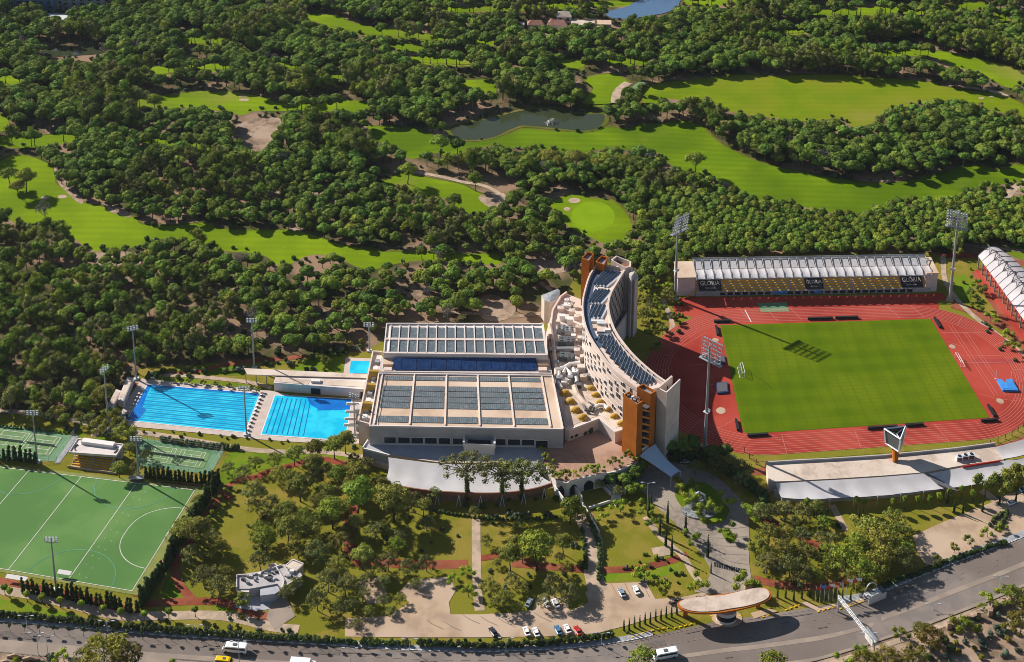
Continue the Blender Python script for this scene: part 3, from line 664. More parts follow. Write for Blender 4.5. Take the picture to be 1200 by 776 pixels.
for (x, y), L_, v, lab in DUG:
    c = HS(x, y); d = (HS(x, y+1) if v else HS(x+1, y))-c; d.normalize(); q = Vector((-d.y, d.x))
    t = thing('advertising_board', lab, 'board', (c.x, c.y, .15))
    part('panel', MB().obox((c.x, c.y, .75), (d.x*L_/2, d.y*L_/2, 0), (q.x*.5, q.y*.5, .0), (0, 0, .55)), 'black', t)
    for s in (-.4, 0, .4): part('foot', MB().obox((c.x+d.x*L_*s, c.y+d.y*L_*s, .35), (d.x*.08, d.y*.08, 0), (q.x*.7, q.y*.7, 0), (0, 0, .2)), 'metal_grey', t)

# ---------------------------------------------------------------- main stand (north)
def lerp(a, b, t): return a+(b-a)*t
A0 = P(815, 346.5+.9); A1 = P(1090, 341.5+.9); AX = (A1-A0).normalized(); AN = Vector((-AX.y, AX.x)); AL = (A1-A0).length
def st(s, d, z): q = A0+AX*s+AN*d; return Vector((q.x, q.y, z))
stand = thing('grandstand', 'long main stand with yellow seats and a white membrane roof above the red track', 'grandstand', (A0.x, A0.y, 0))
def sbox(mb, s0, s1, d0, d1, z0, z1):
    c = st((s0+s1)/2, (d0+d1)/2, (z0+z1)/2); return mb.obox(c, Vector((AX.x, AX.y, 0))*(s1-s0)/2, Vector((AN.x, AN.y, 0))*(d1-d0)/2, (0, 0, (z1-z0)/2))
part('front_wall', sbox(MB(), 0, AL, 0, .3, 0, 2.3), 'wall_grey', stand)
part('back_wall', sbox(MB(), 0, AL, 13.5, 14, 0, 11), 'wall_grey', stand)
m_ = MB()
for k in range(12): sbox(m_, 0, AL, .31+k*1.1, .31+(k+1)*1.1, 0, 2.2+k*.62)
part('terrace', m_, 'wall_grey', stand)
m_ = MB()
for k in range(26): sbox(m_, 12+k*3.7, 12+k*3.7+2.6, -.25, -.02, .5, 1.9)
part('dugout_window', m_, 'glass_dark', stand, kind='stuff')
for s0, s1 in ((38, 45), (58, 62)): part('pitchside_banner', sbox(MB(), s0, s1, -.6, -.27, 1.0, 2.0), 'mat_blue', stand)
# seat blocks separated by stairs; fractions of the width read off the photograph
fr = lambda u: (u-815)/275*AL
blocks = [(847.5,873.5),(877.5,902),(906.5,925.5),(930,943.5),(965.5,979),(983,998.5),(1005.5,1026.5),(1031.5,1053)]
for a, b in blocks:
    m_ = MB()
    for k in range(11): sbox(m_, fr(a), fr(b), .42+k*1.1, .42+k*1.1+.98, 2.2+k*.62, 2.2+k*.62+.30)
    part('seat_row_block', m_, 'seat_yellow', stand)
for a, b in ((846,847.5),(873.5,877.5),(902,906.5),(928,930),(979,983),(1001,1005.5),(1026.5,1031.5),(1053,1056),(816.5,818),(1082,1085)):
    m_ = MB()
    for k in range(12): sbox(m_, fr(a), fr(b), .33+k*1.1, .33+(k+1)*1.1, 2.2+k*.62, 2.2+k*.62+.25)
    part('stair', m_, 'seat_stair', stand)
def text_mesh(body, size, ext=.04):
    cu = bpy.data.curves.new('t', 'FONT'); cu.body = body; cu.size = size; cu.extrude = ext; cu.align_x = 'CENTER'; cu.offset = -0.006
    cu.resolution_u = 3
    o = bpy.data.objects.new('t', cu); C.objects.link(o); dg = bpy.context.evaluated_depsgraph_get(); me = bpy.data.meshes.new_from_object(o.evaluated_get(dg)); bpy.data.objects.remove(o); return me
GL = text_mesh('GLORIA', 4.3); SP = text_mesh('SPORTS ARENA', 1.1); GL.materials.clear(); GL.materials.append(M['trim_white']); SP.materials.clear(); SP.materials.append(M['trim_white'])
slope = atan2(.62, 1.1)
for a, b in ((819.5,845.5),(943.8,964.5),(1056.5,1082)):
    s0, s1 = fr(a), fr(b); m_ = MB()
    lo_, hi_ = st(s0, .7, 2.9), st(s0, 12.6, 2.9+11.9*.5636); lo2, hi2 = st(s1, .7, 2.9), st(s1, 12.6, 2.9+11.9*.5636)
    m_.add([lo_, lo2, hi2, hi_]+[p-Vector((0, 0, .2)) for p in (lo_, lo2, hi2, hi_)], [(0,1,2,3),(4,7,6,5),(0,4,5,1),(1,5,6,2),(2,6,7,3),(3,7,4,0)])
    bn = part('banner', m_, 'banner_black', stand)
    w_ = s1-s0; k = min(1, w_/12.2)
    for me, dd, sc in ((GL, 2.9, w_/17.5), (SP, 1.3, w_/17.5)):
        c = st((s0+s1)/2, dd, 2.9+(dd-.7)*.5636+.08)-Vector(stand.location); o = link('lettering', me, bn); o.location = c
        o.rotation_euler = Matrix.Rotation(atan2(AX.y, AX.x), 3, 'Z').to_euler(); o.rotation_euler.x = slope; o.scale = (sc, sc*1.25, 1)
    m_ = MB()   # the crest above the lettering: a loop with a crown of three points
    for q in ([(0,0),(-1.6,1.0),(-1.7,2.2),(-.7,2.9),(0,2.0),(.7,2.9),(1.7,2.2),(1.6,1.0),(0,0)], [(-.8,3.1),(0,4.6),(.8,3.1)]):
        pts = []
        for x, y in q:
            dd = 5.3+y*.42; p = st((s0+s1)/2+x*k, dd, 2.9+(dd-.7)*.5636+.18); pts.append(p)
        m_.tube(pts, .16*k+.04, 4)
    part('crest', m_, 'trim_white', bn)
# end blocks
for s0, s1, lab in ((-9, -.3, None), (AL-2.2, AL+3.2, None)):
    part('end_block', sbox(MB(), s0, s1, .5, 14.2, 0, 10.0), 'wall_white', stand)
    part('end_block_roof', sbox(MB(), s0-.3, s1+.3, .2, 14.5, 10.0, 10.5), 'roof_cream', stand)
m_ = MB(); m_.tube([st(-6, -2.2, .6), st(.5, -.6, 3.2)], .3, 5); part('handrail', m_, 'seat_stair', stand)
# roof: 28 membrane bays between curved ribs
NB = 27; RF = [(-.6, 10.0), (2.8, 10.9), (7.0, 10.5)]; RB = [(7.0, 10.5), (11.2, 13.6)]
for i in range(NB):
    s0, s1 = AL*i/NB, AL*(i+1)/NB; m_ = MB()
    rows = []
    for j in range(7):
        f = j/6; d = -.6+7.6*f; z = 10.0+.6*f+.55*sin(pi*f)
        row = []
        for k in range(5):
            q = k/4; sag = .75*sin(pi*q)*(.4+.6*sin(pi*f)); row.append(st(s0+(s1-s0)*q+.9*f*0, d+(.55*sin(pi*q) if j == 0 else 0), z-sag*.55))
        rows.append(row)
    vs = [p for r_ in rows for p in r_]; m_.add(vs, [(a*5+b, a*5+b+1, a*5+b+6, a*5+b+5) for a in range(6) for b in range(4)])
    part('roof_membrane', m_, 'membrane', stand)
    m_ = MB(); a_, b_, c_, d_ = st(s0+.35, 7.1, 10.6), st(s1-.35, 7.1, 10.6), st(s1-.55, 13.3, 12.0), st(s0+.55, 13.3, 12.0)
    m_.add([a_, b_, c_, d_], [(0, 1, 2, 3)]); part('rear_membrane', m_, 'membrane', stand)
for i in range(NB+1):
    s0 = AL*i/NB; m_ = MB(); m_.tube([st(s0, -.8, 9.9), st(s0, .8, 10.6), st(s0, 3.2, 11.25), st(s0, 7, 10.8)], .13, 5)
    m_.tube([st(s0, 7, 10.8), st(s0, 13.4, 12.5)], .2, 5); m_.tube([st(s0, 13.4, 12.5), st(s0, 14.3, 9.8), st(s0, 14.3, 3)], .2, 5)
    part('roof_rib', m_, 'metal_grey', stand)
m_ = MB(); m_.tube([st(-.5, 13.5, 12.7), st(AL+.5, 13.5, 12.7)], .28, 5); m_.tube([st(-.5, 14.4, 11.6), st(AL+.5, 14.4, 11.6)], .2, 5)
for i in range(NB): m_.tube([st(AL*i/NB, 13.4, 12.6), st(AL*(i+1)/NB, 7.0, 10.9)], .09, 4)
part('roof_truss', m_, 'metal_grey', stand)
m_ = MB(); m_.tube([st(-.3, -.8, 9.9), st(AL+.3, -.8, 9.9)], .15, 5); part('front_edge_cable', m_, 'metal_grey', stand)

# ---------------------------------------------------------------- east stand: arched white roof on columns over red terraces
E0 = [(1147,302),(1172,291)]
ep = [P(1143.5+3, 300, 9) for _ in (0,)]
Lf = [P(*q, 9.0) for q in smooth([(1146,300),(1164,325),(1182,350),(1204,381),(1228,414)], 5, False)]
Rt = [P(*q, 10.0) for q in smooth([(1170,291),(1190,306),(1212,330),(1234,357),(1258,390)], 5, False)]
es = thing('grandstand', 'curved stand with a white arched roof and zigzag truss at the right edge', 'grandstand', (Lf[0].x, Lf[0].y, 0))
nL = 17; Lf = resample(Lf, nL); Rt = resample(Rt, nL)
def er(i, f, dz=0):
    p = Lf[i].lerp(Rt[i], f); return Vector((p.x, p.y, 9+1.2*f+2.6*sin(pi*f)+dz))
for i in range(nL-1):
    m_ = MB(); vs = []
    for j in range(9): vs += [er(i, j/8), er(i+1, j/8)]
    m_.add(vs, [(2*j, 2*j+1, 2*j+3, 2*j+2) for j in range(8)]); part('roof_panel', m_, 'membrane', es)
m_ = MB()
for i in range(nL): m_.tube([er(i, j/8, .12) for j in range(9)], .12, 4)
part('roof_rib', m_, 'metal_grey', es)
m_ = MB()
for i in range(nL-1):
    m_.tube([er(i, .30, .3), er(i, .5, 1.5), er(i+1, .30, .3)] if i % 2 == 0 else [er(i, .62, .3), er(i, .44, 1.5), er(i+1, .62, .3)], .16, 4)
    m_.tube([er(i, .30, .3), er(i+1, .62, .3)] if i % 2 == 0 else [er(i, .62, .3), er(i+1, .30, .3)], .16, 4)
    m_.tube([er(i, .46, 1.4), er(i+1, .46, 1.4)], .18, 4)
part('zigzag_truss', m_, 'metal_dark', es)
for i in range(0, nL, 1):
    p = Lf[i].lerp(Rt[i], .07); m_ = MB(); m_.tube([(p.x, p.y, 0), (p.x, p.y, 9.3)], .38, 6); part('column', m_, 'metal_grey', es)
for k in range(7):   # red terraces stepping up under the roof
    a = [Lf[i].lerp(Rt[i], -.25+.16*k) for i in range(nL)]; b = [Lf[i].lerp(Rt[i], -.25+.16*(k+1)) for i in range(nL)]
    m_ = MB().prism(a+b[::-1], .0, .4+.55*k); part('terrace_step', m_, 'tartan' if k % 2 else 'red_path', es)
for k in range(5):
    c = P(1166+k*9, 337+k*14); 
q0 = P(1150,300); 

# ---------------------------------------------------------------- south stand: flat deck and hanging membranes
DZ = 5.0
ss = thing('stadium_deck', 'long pale flat deck below the track with white hanging membrane canopies', 'deck', (P(1000, 565).x, P(1000, 565).y, 0))
deck = [(898,543.5),(930,541.5),(987,538.5),(1033,535.5),(1080,531),(1120,527),(1166,521),(1176,538.5),(1130,545),(1083,553.5),(1040,557),(987,560.5),(930,563.5),(901,564.5)]
part('deck_slab', MB().prism(PL(deck, DZ), 0, DZ), 'roof_dusty', ss)
def edge_strip(pts, z0, z1, th, mt, name):
    w = PL(pts, DZ); m_ = MB()
    for a, b in zip(w, w[1:]): m_.wall(a, b, th, z0, z1)
    part(name, m_, mt, ss)
edge_strip(deck[0:7], DZ-.1, DZ+1.0, .5, 'wall_grey', 'parapet')
def membrane(name, top, bot, zt, zb, nscal, sag=.9, mt='membrane', par=ss):
    n_ = max(nscal*6+1, 13); T = resample([Vector(p) for p in PL(smooth(top, 5, False), zt)], n_); B_ = resample([Vector(p) for p in PL(smooth(bot, 5, False), zb)], n_)
    vs = []; rows = 7
    for j in range(rows):
        f = j/(rows-1)
        for i in range(n_):
            ph = (i/(n_-1)*nscal) % 1; p = T[i].lerp(B_[i], f); z = zt+(zb-zt)*f-sag*.5*sin(pi*f)+.45*sin(pi*ph)*f
            if j == rows-1: q = (T[i]-B_[i]).normalized(); p = p+q*(-.5*abs(sin(pi*ph))+.3)*1.6
            vs.append((p.x, p.y, z))
    m_ = MB(); m_.add(vs, [(j*n_+i, j*n_+i+1, (j+1)*n_+i+1, (j+1)*n_+i) for j in range(rows-1) for i in range(n_-1)])
    o = part(name, m_, mt, par, smooth=True)
    m_ = MB()
    for i in range(0, n_, 6): b = B_[i]; m_.tube([(b.x, b.y, 0), (b.x, b.y, zb)], .16, 5)
    part('canopy_post', m_, 'metal_white', par)
    m_ = MB(); m_.tube([Vector((B_[i].x, B_[i].y, 0))+Vector((0, 0, zb+.45*sin(pi*((i/(n_-1)*nscal) % 1))-.1))+Vector(((T[i]-B_[i]).normalized()*(-.5*abs(sin(pi*((i/(n_-1)*nscal)%1)))+.3)*1.6).to_3d()) for i in range(n_)], .16, 4)
    part('edge_cable', m_, 'metal_dark', par); return o
membrane('canopy', [(909,566.5),(950,564),(987,562),(1040,558.5),(1086,554.5)], [(916,584),(950,586),(978,584.5),(1010,583),(1040,581),(1075,577),(1109,573)], 5.2, 4.2, 7)
membrane('canopy', [(1088,555),(1130,547.5),(1176,540),(1200,537),(1240,531)], [(1115,572.5),(1140,569),(1165,563),(1185,558),(1204,552),(1245,541)], 5.2, 4.2, 6)
membrane('canopy', [(1166,524),(1185,519),(1202,514),(1240,500)], [(1176,539),(1190,536),(1206,532),(1245,520)], 6.4, 5.4, 2)
m_ = MB()
w = [P(1084,553,5.5), P(1095,558,5.5), P(1111,567,5.5), P(1124,577.5,4.5), P(1113,574,5), P(1098,566,5.3)]
m_.prism(w, 4.9, 5.25); part('dark_gap', m_, 'metal_dark', ss)  # dark slab stands in for the shaded gap between the canopies
# wall below the canopies
m_ = MB(); w = PL([(905,586),(916,590),(950,592),(1000,590),(1050,586),(1100,578),(1130,573),(1180,565),(1215,556)], 0)
wb = offs(w, 1.6)
for a, b in zip(wb, wb[1:]): m_.wall(a, b, .4, 0, 4.0)
part('rear_wall', m_, 'wall_grey', ss)
# kiosk on the deck
t = thing('roof_plant', 'small grey plant boxes with red band on the deck right of the scoreboard', 'plant unit', (P(1130, 540, 5).x, P(1130, 540, 5).y, 0))
for u, v in ((1124, 539), (1131, 537.5), (1138, 536.5)):
    c = P(u, v, 5); m_ = MB().box(c.x-1.3, c.x+1.3, c.y-1, c.y+1, 5, 6.9); part('plant_box', m_, 'metal_white', t)
    part('plant_grille', MB().box(c.x-.95, c.x+.95, c.y-1.06, c.y-1.0, 5.3, 6.6), 'screen', t)
    part('plant_fan', MB().tube([(c.x, c.y, 6.9), (c.x, c.y, 7.15)], .7, 10), 'glass_dark', t)
a, b = P(1128, 547.3, 5.6), P(1172, 540, 5.6); part('red_band', MB().wall(a, b, .3, 5, 5.9), 'car_red', t)
# scoreboard
sc = thing('scoreboard', 'three sided scoreboard with white rim and grey screens on an orange foot', 'scoreboard', (P(1049, 541, 5).x, P(1049, 541, 5).y, 5))
c = P(1049, 541, 5); ZB, ZT = 10.2, 17.0
tri_t = [P(1036.5,502.5,ZT), P(1061.5,499.5,ZT), P(1055.5,515,ZT)]
ctr = sum(tri_t, Vector((0, 0)))/3; tri_b = [ctr+(p-ctr)*.80 for p in tri_t]
part('foot', MB().tube([(c.x, c.y, 5), (ctr.x, ctr.y, ZB)], [1.1, 1.6], 10), 'orange_wall', sc)
m_ = MB()
for tri, z in ((tri_t, ZT), (tri_b, ZB)):
    for i in range(3): a, b = tri[i], tri[(i+1) % 3]; m_.tube([(a.x, a.y, z), (b.x, b.y, z)], .42, 4)
for i in range(3): m_.tube([(tri_b[i].x, tri_b[i].y, ZB), (tri_t[i].x, tri_t[i].y, ZT)], .42, 4)
part('rim', m_, 'metal_white', sc)
for i in range(3):
    a, b, c2, d = tri_b[i], tri_b[(i+1) % 3], tri_t[(i+1) % 3], tri_t[i]
    m_ = MB(); m_.quad((a.x, a.y, ZB+.2), (b.x, b.y, ZB+.2), (c2.x, c2.y, ZT-.2), (d.x, d.y, ZT-.2)); part('screen', m_, 'screen', sc)
m_ = MB(); m_.add([(p.x, p.y, ZT-1.6) for p in [ctr+(q-ctr)*.93 for q in tri_t]], [(0, 1, 2)]); part('inner_roof', m_, 'glass_dark', sc)
m_ = MB()
for i in range(3): m_.tube([(tri_t[i].x, tri_t[i].y, ZT-.2), (ctr.x, ctr.y, ZT-1.2)], .2, 4)
part('brace', m_, 'metal_grey', sc)

# fence between the track and the deck
fe = thing('track_fence', 'low fence with dark brown posts between the running track and the deck', 'fence', (P(900, 545).x, P(900, 545).y, 0))
fp = [P(*q) for q in smooth([(872,530),(890,546),(930,545),(987,543),(1040,540),(1080,536),(1120,531),(1160,522),(1190,508),(1210,490)], 4, False)]
FPS = resample(fp, 34)
m_ = MB()
for a, b in zip(FPS, FPS[1:]):
    for z in (.9, 1.7, 2.4): m_.tube([(a.x, a.y, z), (b.x, b.y, z)], .05, 3)
part('rail', m_, 'fascia', fe)
for p in FPS: part('post', MB().box(p.x-.16, p.x+.16, p.y-.16, p.y+.16, 0, 2.7), 'fascia', fe)

# ---------------------------------------------------------------- hockey field
HH = homog([(0, 27.5), (0, -27.5), (-45.7, 27.5), (-45.7, -27.5)], [P(228.3, 574.8), P(154.8, 693), P(95.3, 559.2), P(9.7, 668.4)])
fs('hockey_margin', [(3.6, 29.6), (3.6, -29), (-140, -29), (-140, 29.6)], .11, 'hockey_margin', HH)
fs('hockey_field', [(0, 27.5), (0, -27.5), (-91.4, -27.5), (-91.4, 27.5)], .15, 'hockey_turf', HH)
fs('hockey_field', [(-91.4, 27.5), (-91.4, -27.5), (-140, -27.5), (-140, 27.5)], .15, 'hockey_turf', HH)
fs('hockey_path', [(3.6, 31), (6.4, 31), (6.2, -31), (3.6, -31)], .13, 'line_pale', HH)
mb = MB()
for x in (0, -22.9, -45.7, -68.6, -91.4): lines(mb, [(x, 27.5), (x, -27.5)], .24, .2, HH)
for y in (27.5, -27.5): lines(mb, [(0, y), (-91.4, y)], .22, .2, HH)
lines(mb, [(-.1, 16.5)]+arc(0, 1.83, 14.63, 90, 180, 14)+arc(0, -1.83, 14.63, 180, 270, 14)+[(-.1, -16.5)], .24, .2, HH)
for k in range(11):   # dashed rows
    y = -24+48*k/10; lines(mb, [(-20.4, y-.2), (-20.4, y+.2)], .25, .2, HH); lines(mb, [(-17.5, y-1.2), (-17.5, y-.8)], .25, .2, HH)
struct('hockey_line', mb, 'line_white')
mb = MB()
for x in (-22.9, -68.6):
    lines(mb, arc(x, 27.5, 15.5, 180, 360, 24), .24, .2, HH); lines(mb, arc(x, -27.5, 15.5, 0, 180, 24), .24, .2, HH)
struct('blue_line', mb, 'line_blue')
c = HH(.8, 0)
t = thing('hockey_goal', 'small hockey goal on the right hand end line of the green field', 'goal', (c.x, c.y, .15)); d = (HH(.8, 1)-c).normalized(); q = Vector((d.y, -d.x))
m_ = MB(); 
for s in (-1.83, 1.83): m_.tube([(c.x+d.x*s, c.y+d.y*s, .15), (c.x+d.x*s, c.y+d.y*s, 2.3)], .09)
m_.tube([(c.x-d.x*1.83, c.y-d.y*1.83, 2.3), (c.x+d.x*1.83, c.y+d.y*1.83, 2.3)], .09); part('goal_frame', m_, 'trim_white', t)
m_ = MB()
for s in (-1.83, 1.83): m_.tube([(c.x+d.x*s, c.y+d.y*s, 2.3), (c.x+d.x*s+q.x*1.2, c.y+d.y*s+q.y*1.2, .2)], .07)
m_.obox((c.x+q.x*1.2, c.y+q.y*1.2, .5), (d.x*1.83, d.y*1.83, 0), (q.x*.05, q.y*.05, 0), (0, 0, .35)); part('back_board', m_, 'metal_dark', t)
for (u, v), lab in (((20, 682), 'white team shelter below the green field, left of the light mast'), ((76, 676), 'small white goal frame lying at the lower side line of the green field')):
    c = P(u, v); t = thing('team_shelter', lab, 'shelter', (c.x, c.y, 0)); d = (P(u+10, v+1.6)-c).normalized(); q = Vector((-d.y, d.x))
    L_ = 4.2 if u < 50 else 2.6
    part('roof', MB().obox((c.x, c.y, 2.0), (d.x*L_, d.y*L_, 0), (q.x*.8, q.y*.8, .25), (0, 0, .06)), 'trim_white', t)
    for s in (-1, 0, 1): part('post', MB().tube([(c.x+d.x*L_*s*.95, c.y+d.y*L_*s*.95, 0), (c.x+d.x*L_*s*.95+q.x*.3, c.y+d.y*L_*s*.95+q.y*.3, 2)], .08), 'metal_white', t)
c = P(160, 564)
t = thing('team_shelter', 'dark team shelter at the upper side line under the light mast', 'shelter', (c.x, c.y, 0))
part('roof', MB().box(c.x-3, c.x+3, c.y-.9, c.y+.9, 1.9, 2.05), 'metal_grey', t)
part('bench', MB().box(c.x-2.8, c.x+2.8, c.y-.2, c.y+.4, .3, .7), 'metal_dark', t)
for s in (-2.9, 0, 2.9): part('post', MB().box(c.x+s-.06, c.x+s+.06, c.y+.7, c.y+.8, 0, 1.9), 'metal_grey', t)

# ---------------------------------------------------------------- tennis courts
def court(outer, inner, label, name='tennis_court'):
    sheet('court_surround', outer, .12, 'court_outer')
    h = homog([(0, 1), (1, 1), (1, 0), (0, 0)], [P(*q) for q in inner]); return h
h1 = court([(4,498),(-40,494),(-60,534),(0,537),(66.5,541),(87,511.5),(50,504)], [(0,503),(74,512.5),(58,535),(-20,526)], '')
fs('tennis_court', [(0, 1), (1, 1), (1, 0), (0, 0)], .16, 'court_green', h1)
mb = MB()
for x0, x1 in ((.02, .48), (.52, .98)):
    for q in ([(x0,.95),(x1,.95)], [(x0,.05),(x1,.05)], [(x0,.95),(x0,.05)], [(x1,.95),(x1,.05)], [(x0+.06,.95),(x0+.06,.05)], [(x1-.06,.95),(x1-.06,.05)], [(x0+.06,.72),(x1-.06,.72)], [(x0+.06,.28),(x1-.06,.28)], [((x0+x1)/2,.72),((x0+x1)/2,.28)]): lines(mb, q, .2, .2, h1)
h2 = court([(165,515),(170,514),(215,521),(262,529.5),(247,556),(205,551),(160,545)], [(174,521),(248,531),(238,550),(165,540)], '')
fs('tennis_court', [(0, 1), (1, 1), (1, 0), (0, 0)], .16, 'court_green', h2)
for x0, x1 in ((.08, .46), (.54, .92)):
    for q in ([(x0,.95),(x1,.95)], [(x0,.05),(x1,.05)], [(x0,.95),(x0,.05)], [(x1,.95),(x1,.05)], [(x0+.06,.95),(x0+.06,.05)], [(x1-.06,.95),(x1-.06,.05)], [(x0+.06,.72),(x1-.06,.72)], [(x0+.06,.28),(x1-.06,.28)], [((x0+x1)/2,.72),((x0+x1)/2,.28)]): lines(mb, q, .16, .2, h2)
struct('court_line', mb, 'line_white')
def court_fence(pts, label):
    w = PL(pts); c = w[0]; t = thing('court_fence', label, 'fence', (c.x, c.y, 0)); m_ = MB(); np_ = MB()
    for a, b in zip(w, w[1:]):
        L_ = (b-a).length; k = max(1, int(L_/3))
        for i in range(k+1):
            p = a.lerp(b, i/k); part('post', MB().tube([(p.x, p.y, 0), (p.x, p.y, 3.2)], .06, 4), 'metal_grey', t)
        for z in (.1, 1.1, 2.1, 3.2): m_.tube([(a.x, a.y, z), (b.x, b.y, z)], .04, 3)
        for i in range(int(L_/.8)):
            p = a.lerp(b, i*.8/L_); np_.tube([(p.x, p.y, 0), (p.x, p.y, 3.2)], .015, 3, False)
    part('rail', m_, 'metal_grey', t); part('wire', np_, 'metal_grey', t, kind='stuff')
court_fence([(87,511.5),(66.5,541),(0,537)], 'thin grey wire fence round the left tennis court')
court_fence([(165,515),(262,529.5),(247,556),(160,545),(165,515)], 'thin grey wire fence round the tennis court below the long pool')
for hh, x0, lab in ((h1, .25, 'tennis net across the near half of the left court'), (h1, .75, 'tennis net across the far half of the left court'), (h2, .27, 'tennis net on the left half of the court below the pool'), (h2, .73, 'tennis net on the right half of the court below the pool')):
    a = hh(x0-.22, .5); b = hh(x0+.22, .5); t = thing('tennis_net', lab, 'net', (a.x, a.y, .16))
    part('mesh', MB().wall(a, b, .03, .25, .95), 'metal_grey', t); part('tape', MB().wall(a, b, .08, 1.1, 1.2), 'trim_white', t)
    for p in (a, b): part('post', MB().tube([(p.x, p.y, .1), (p.x, p.y, 1.25)], .08, 6), 'metal_grey', t)

# small stand between the courts
t = thing('small_stand', 'small stand with flat white roof and yellow benches above the green field', 'grandstand', (P(110, 545).x, P(110, 545).y, 0))
rz_ = 5.2
rq = [P(91,514.8,rz_), P(144.5,521.5,rz_), P(136,534.5,rz_), P(81,530.5,rz_)]
rc = sum(rq, Vector((0, 0)))/4
part('roof', MB().prism(rq, rz_-.5, rz_), 'wall_white', t)
for i in range(4):
    a, b = rq[i], rq[(i+1) % 4]; part('parapet', MB().wall(a, b, .35, rz_-.6, rz_+.45), 'wall_white', t)
a, b = P(99,515.5,rz_), P(136,520.5,rz_); d = (b-a).normalized(); q = Vector((-d.y, d.x))
part('roof_box', MB().obox(((a.x+b.x)/2-q.x*1.6, (a.y+b.y)/2-q.y*1.6, rz_+.7), (d.x*(b-a).length/2, d.y*(b-a).length/2, 0), (q.x*1.2, q.y*1.2, 0), (0, 0, .7)), 'trim_white', t)
for f in (.12, .88):
    c = rq[3].lerp(rq[2], f)+(rq[0]-rq[3])*.4; m_ = MB(); m_.tube([(c.x+1.5*cos(a_), c.y+1.8*sin(a_), rz_+.25) for a_ in [k*.35-1.2+pi*(f < .5) for k in range(8)]], .25, 4); part('curved_vent', m_, 'metal_dark', t)
bw = [rq[0], rq[1], rq[1]+(rq[2]-rq[1])*.35, rq[0]+(rq[3]-rq[0])*.35]; part('rear_block', MB().prism(bw, 0, rz_-.51), 'wall_white', t)
s0, s1 = P(83, 548.5), P(128, 555); sd_ = (s1-s0).normalized(); sn = Vector((-sd_.y, sd_.x)); SL = (s1-s0).length
for k in range(6):
    c = s0+sd_*SL/2+sn*(.5+k*1.0)
    part('step', MB().obox((c.x, c.y, .2+k*.22), (sd_.x*SL/2, sd_.y*SL/2, 0), (sn.x*.5, sn.y*.5, 0), (0, 0, .2+k*.22)), 'wall_grey', t)
    for f0, f1 in ((0, .485), (.515, 1)):
        c = s0+sd_*SL*(f0+f1)/2+sn*(.5+k*1.0)
        part('bench', MB().obox((c.x, c.y, .62+k*.44), (sd_.x*SL*(f1-f0)/2, sd_.y*SL*(f1-f0)/2, 0), (sn.x*.34, sn.y*.34, 0), (0, 0, .2)), 'seat_stair', t)
for f in (0, .5, 1):
    c = s0+sd_*SL*f+sn*.6; e = s0+sd_*SL*f+sn*6.4; part('post', MB().tube([(c.x, c.y, .4), (e.x, e.y, 5.0)], .16, 5), 'metal_grey', t)
part('front_wall', MB().wall(s0-sd_*1.5, s1+sd_*3, .3, 0, 1.0), 'concrete_path', t)
sheet('concrete_strip', [(88,508),(92,511),(70,543),(64,543),(76,524)], .18, 'kerb')

# ---------------------------------------------------------------- swimming pools
sheet('pool_deck', [(166,443.5),(200,447),(240,451),(283,454.5),(318,458),(340,463),(427,468),(436,512),(420,520),(370,519.5),(305,515),(250,509),(200,504),(143,499),(131,497),(150,468)], .20, 'deck')
sheet('pool_deck', [(405,419),(434,420),(437,441),(402,441)], .20, 'deck')
HP = homog([(0, 1), (1, 1), (1, 0), (0, 0)], [P(173.3,451.3), P(304.2,462), P(286.7,507), P(149.2,493)])
fs('pool_edge', [(-.008, 1.016), (1.008, 1.016), (1.008, -.016), (-.008, -.016)], .23, 'trim_white', HP)
fs('pool_water', [(.0, 1), (1, 1), (1, 0), (0, 0)], .26, 'pool_water', HP)
fs('pool_deep_and_shade', [(0, 1), (.035, 1), (.05, .62), (.07, .38), (.115, .3), (.09, 0), (0, 0)], .28, 'pool_deep_and_shade', HP)
fs('pool_deep_and_shade', [(.02, 1), (1, 1), (1, .93), (.03, .955)], .28, 'pool_deep_and_shade', HP)  # this strip is painted shade along the upper edge, not depth
mb = MB()
for k in range(10): lines(mb, [(.10 if k < 3 else .06, .05+.1*k), (.985, .05+.1*k)], .62, .30, HP); 
struct('lane_stripe', mb, 'pool_line2')
mb = MB()
for k in range(1, 10): lines(mb, [(.08, .1*k), (.99, .1*k)], .14, .33, HP)
struct('lane_rope', mb, 'car_blue')
for k in range(10):
    c = HP(1.012, .05+.1*k); t = thing('starting_block', 'white starting block at the right end of the long pool', 'starting block', (c.x, c.y, .23), 0, 'starting blocks of the long pool')
    d = (HP(1, .05+.1*k)-HP(0, .05+.1*k)).normalized(); q = Vector((-d.y, d.x))
    part('platform', MB().obox((c.x+d.x*.4, c.y+d.y*.4, 1.0), (d.x*.55, d.y*.55, .1), (q.x*.5, q.y*.5, 0), (0, 0, .10)), 'trim_white', t)
    part('base', MB().obox((c.x+d.x*.6, c.y+d.y*.6, .55), (d.x*.35, d.y*.35, 0), (q.x*.35, q.y*.35, 0), (0, 0, .34)), 'metal_dark', t)
    if k < 8:
        c = HP(-.02, .1+.1*k); t = thing('starting_block', 'pale starting block at the left end of the long pool', 'starting block', (c.x, c.y, .23), 0, 'starting blocks at the left end')
        part('platform', MB().obox((c.x-d.x*.4, c.y-d.y*.4, .9), (d.x*.5, d.y*.5, .1), (q.x*.45, q.y*.45, 0), (0, 0, .09)), 'deck', t)
        part('base', MB().obox((c.x-d.x*.6, c.y-d.y*.6, .5), (d.x*.3, d.y*.3, 0), (q.x*.3, q.y*.3, 0), (0, 0, .3)), 'metal_grey', t)
HQ = homog([(0, 1), (1, 1), (1, 0), (0, 0)], [P(322.5,464), P(412,468.5), P(404,516.5), P(306.5,509.5)])
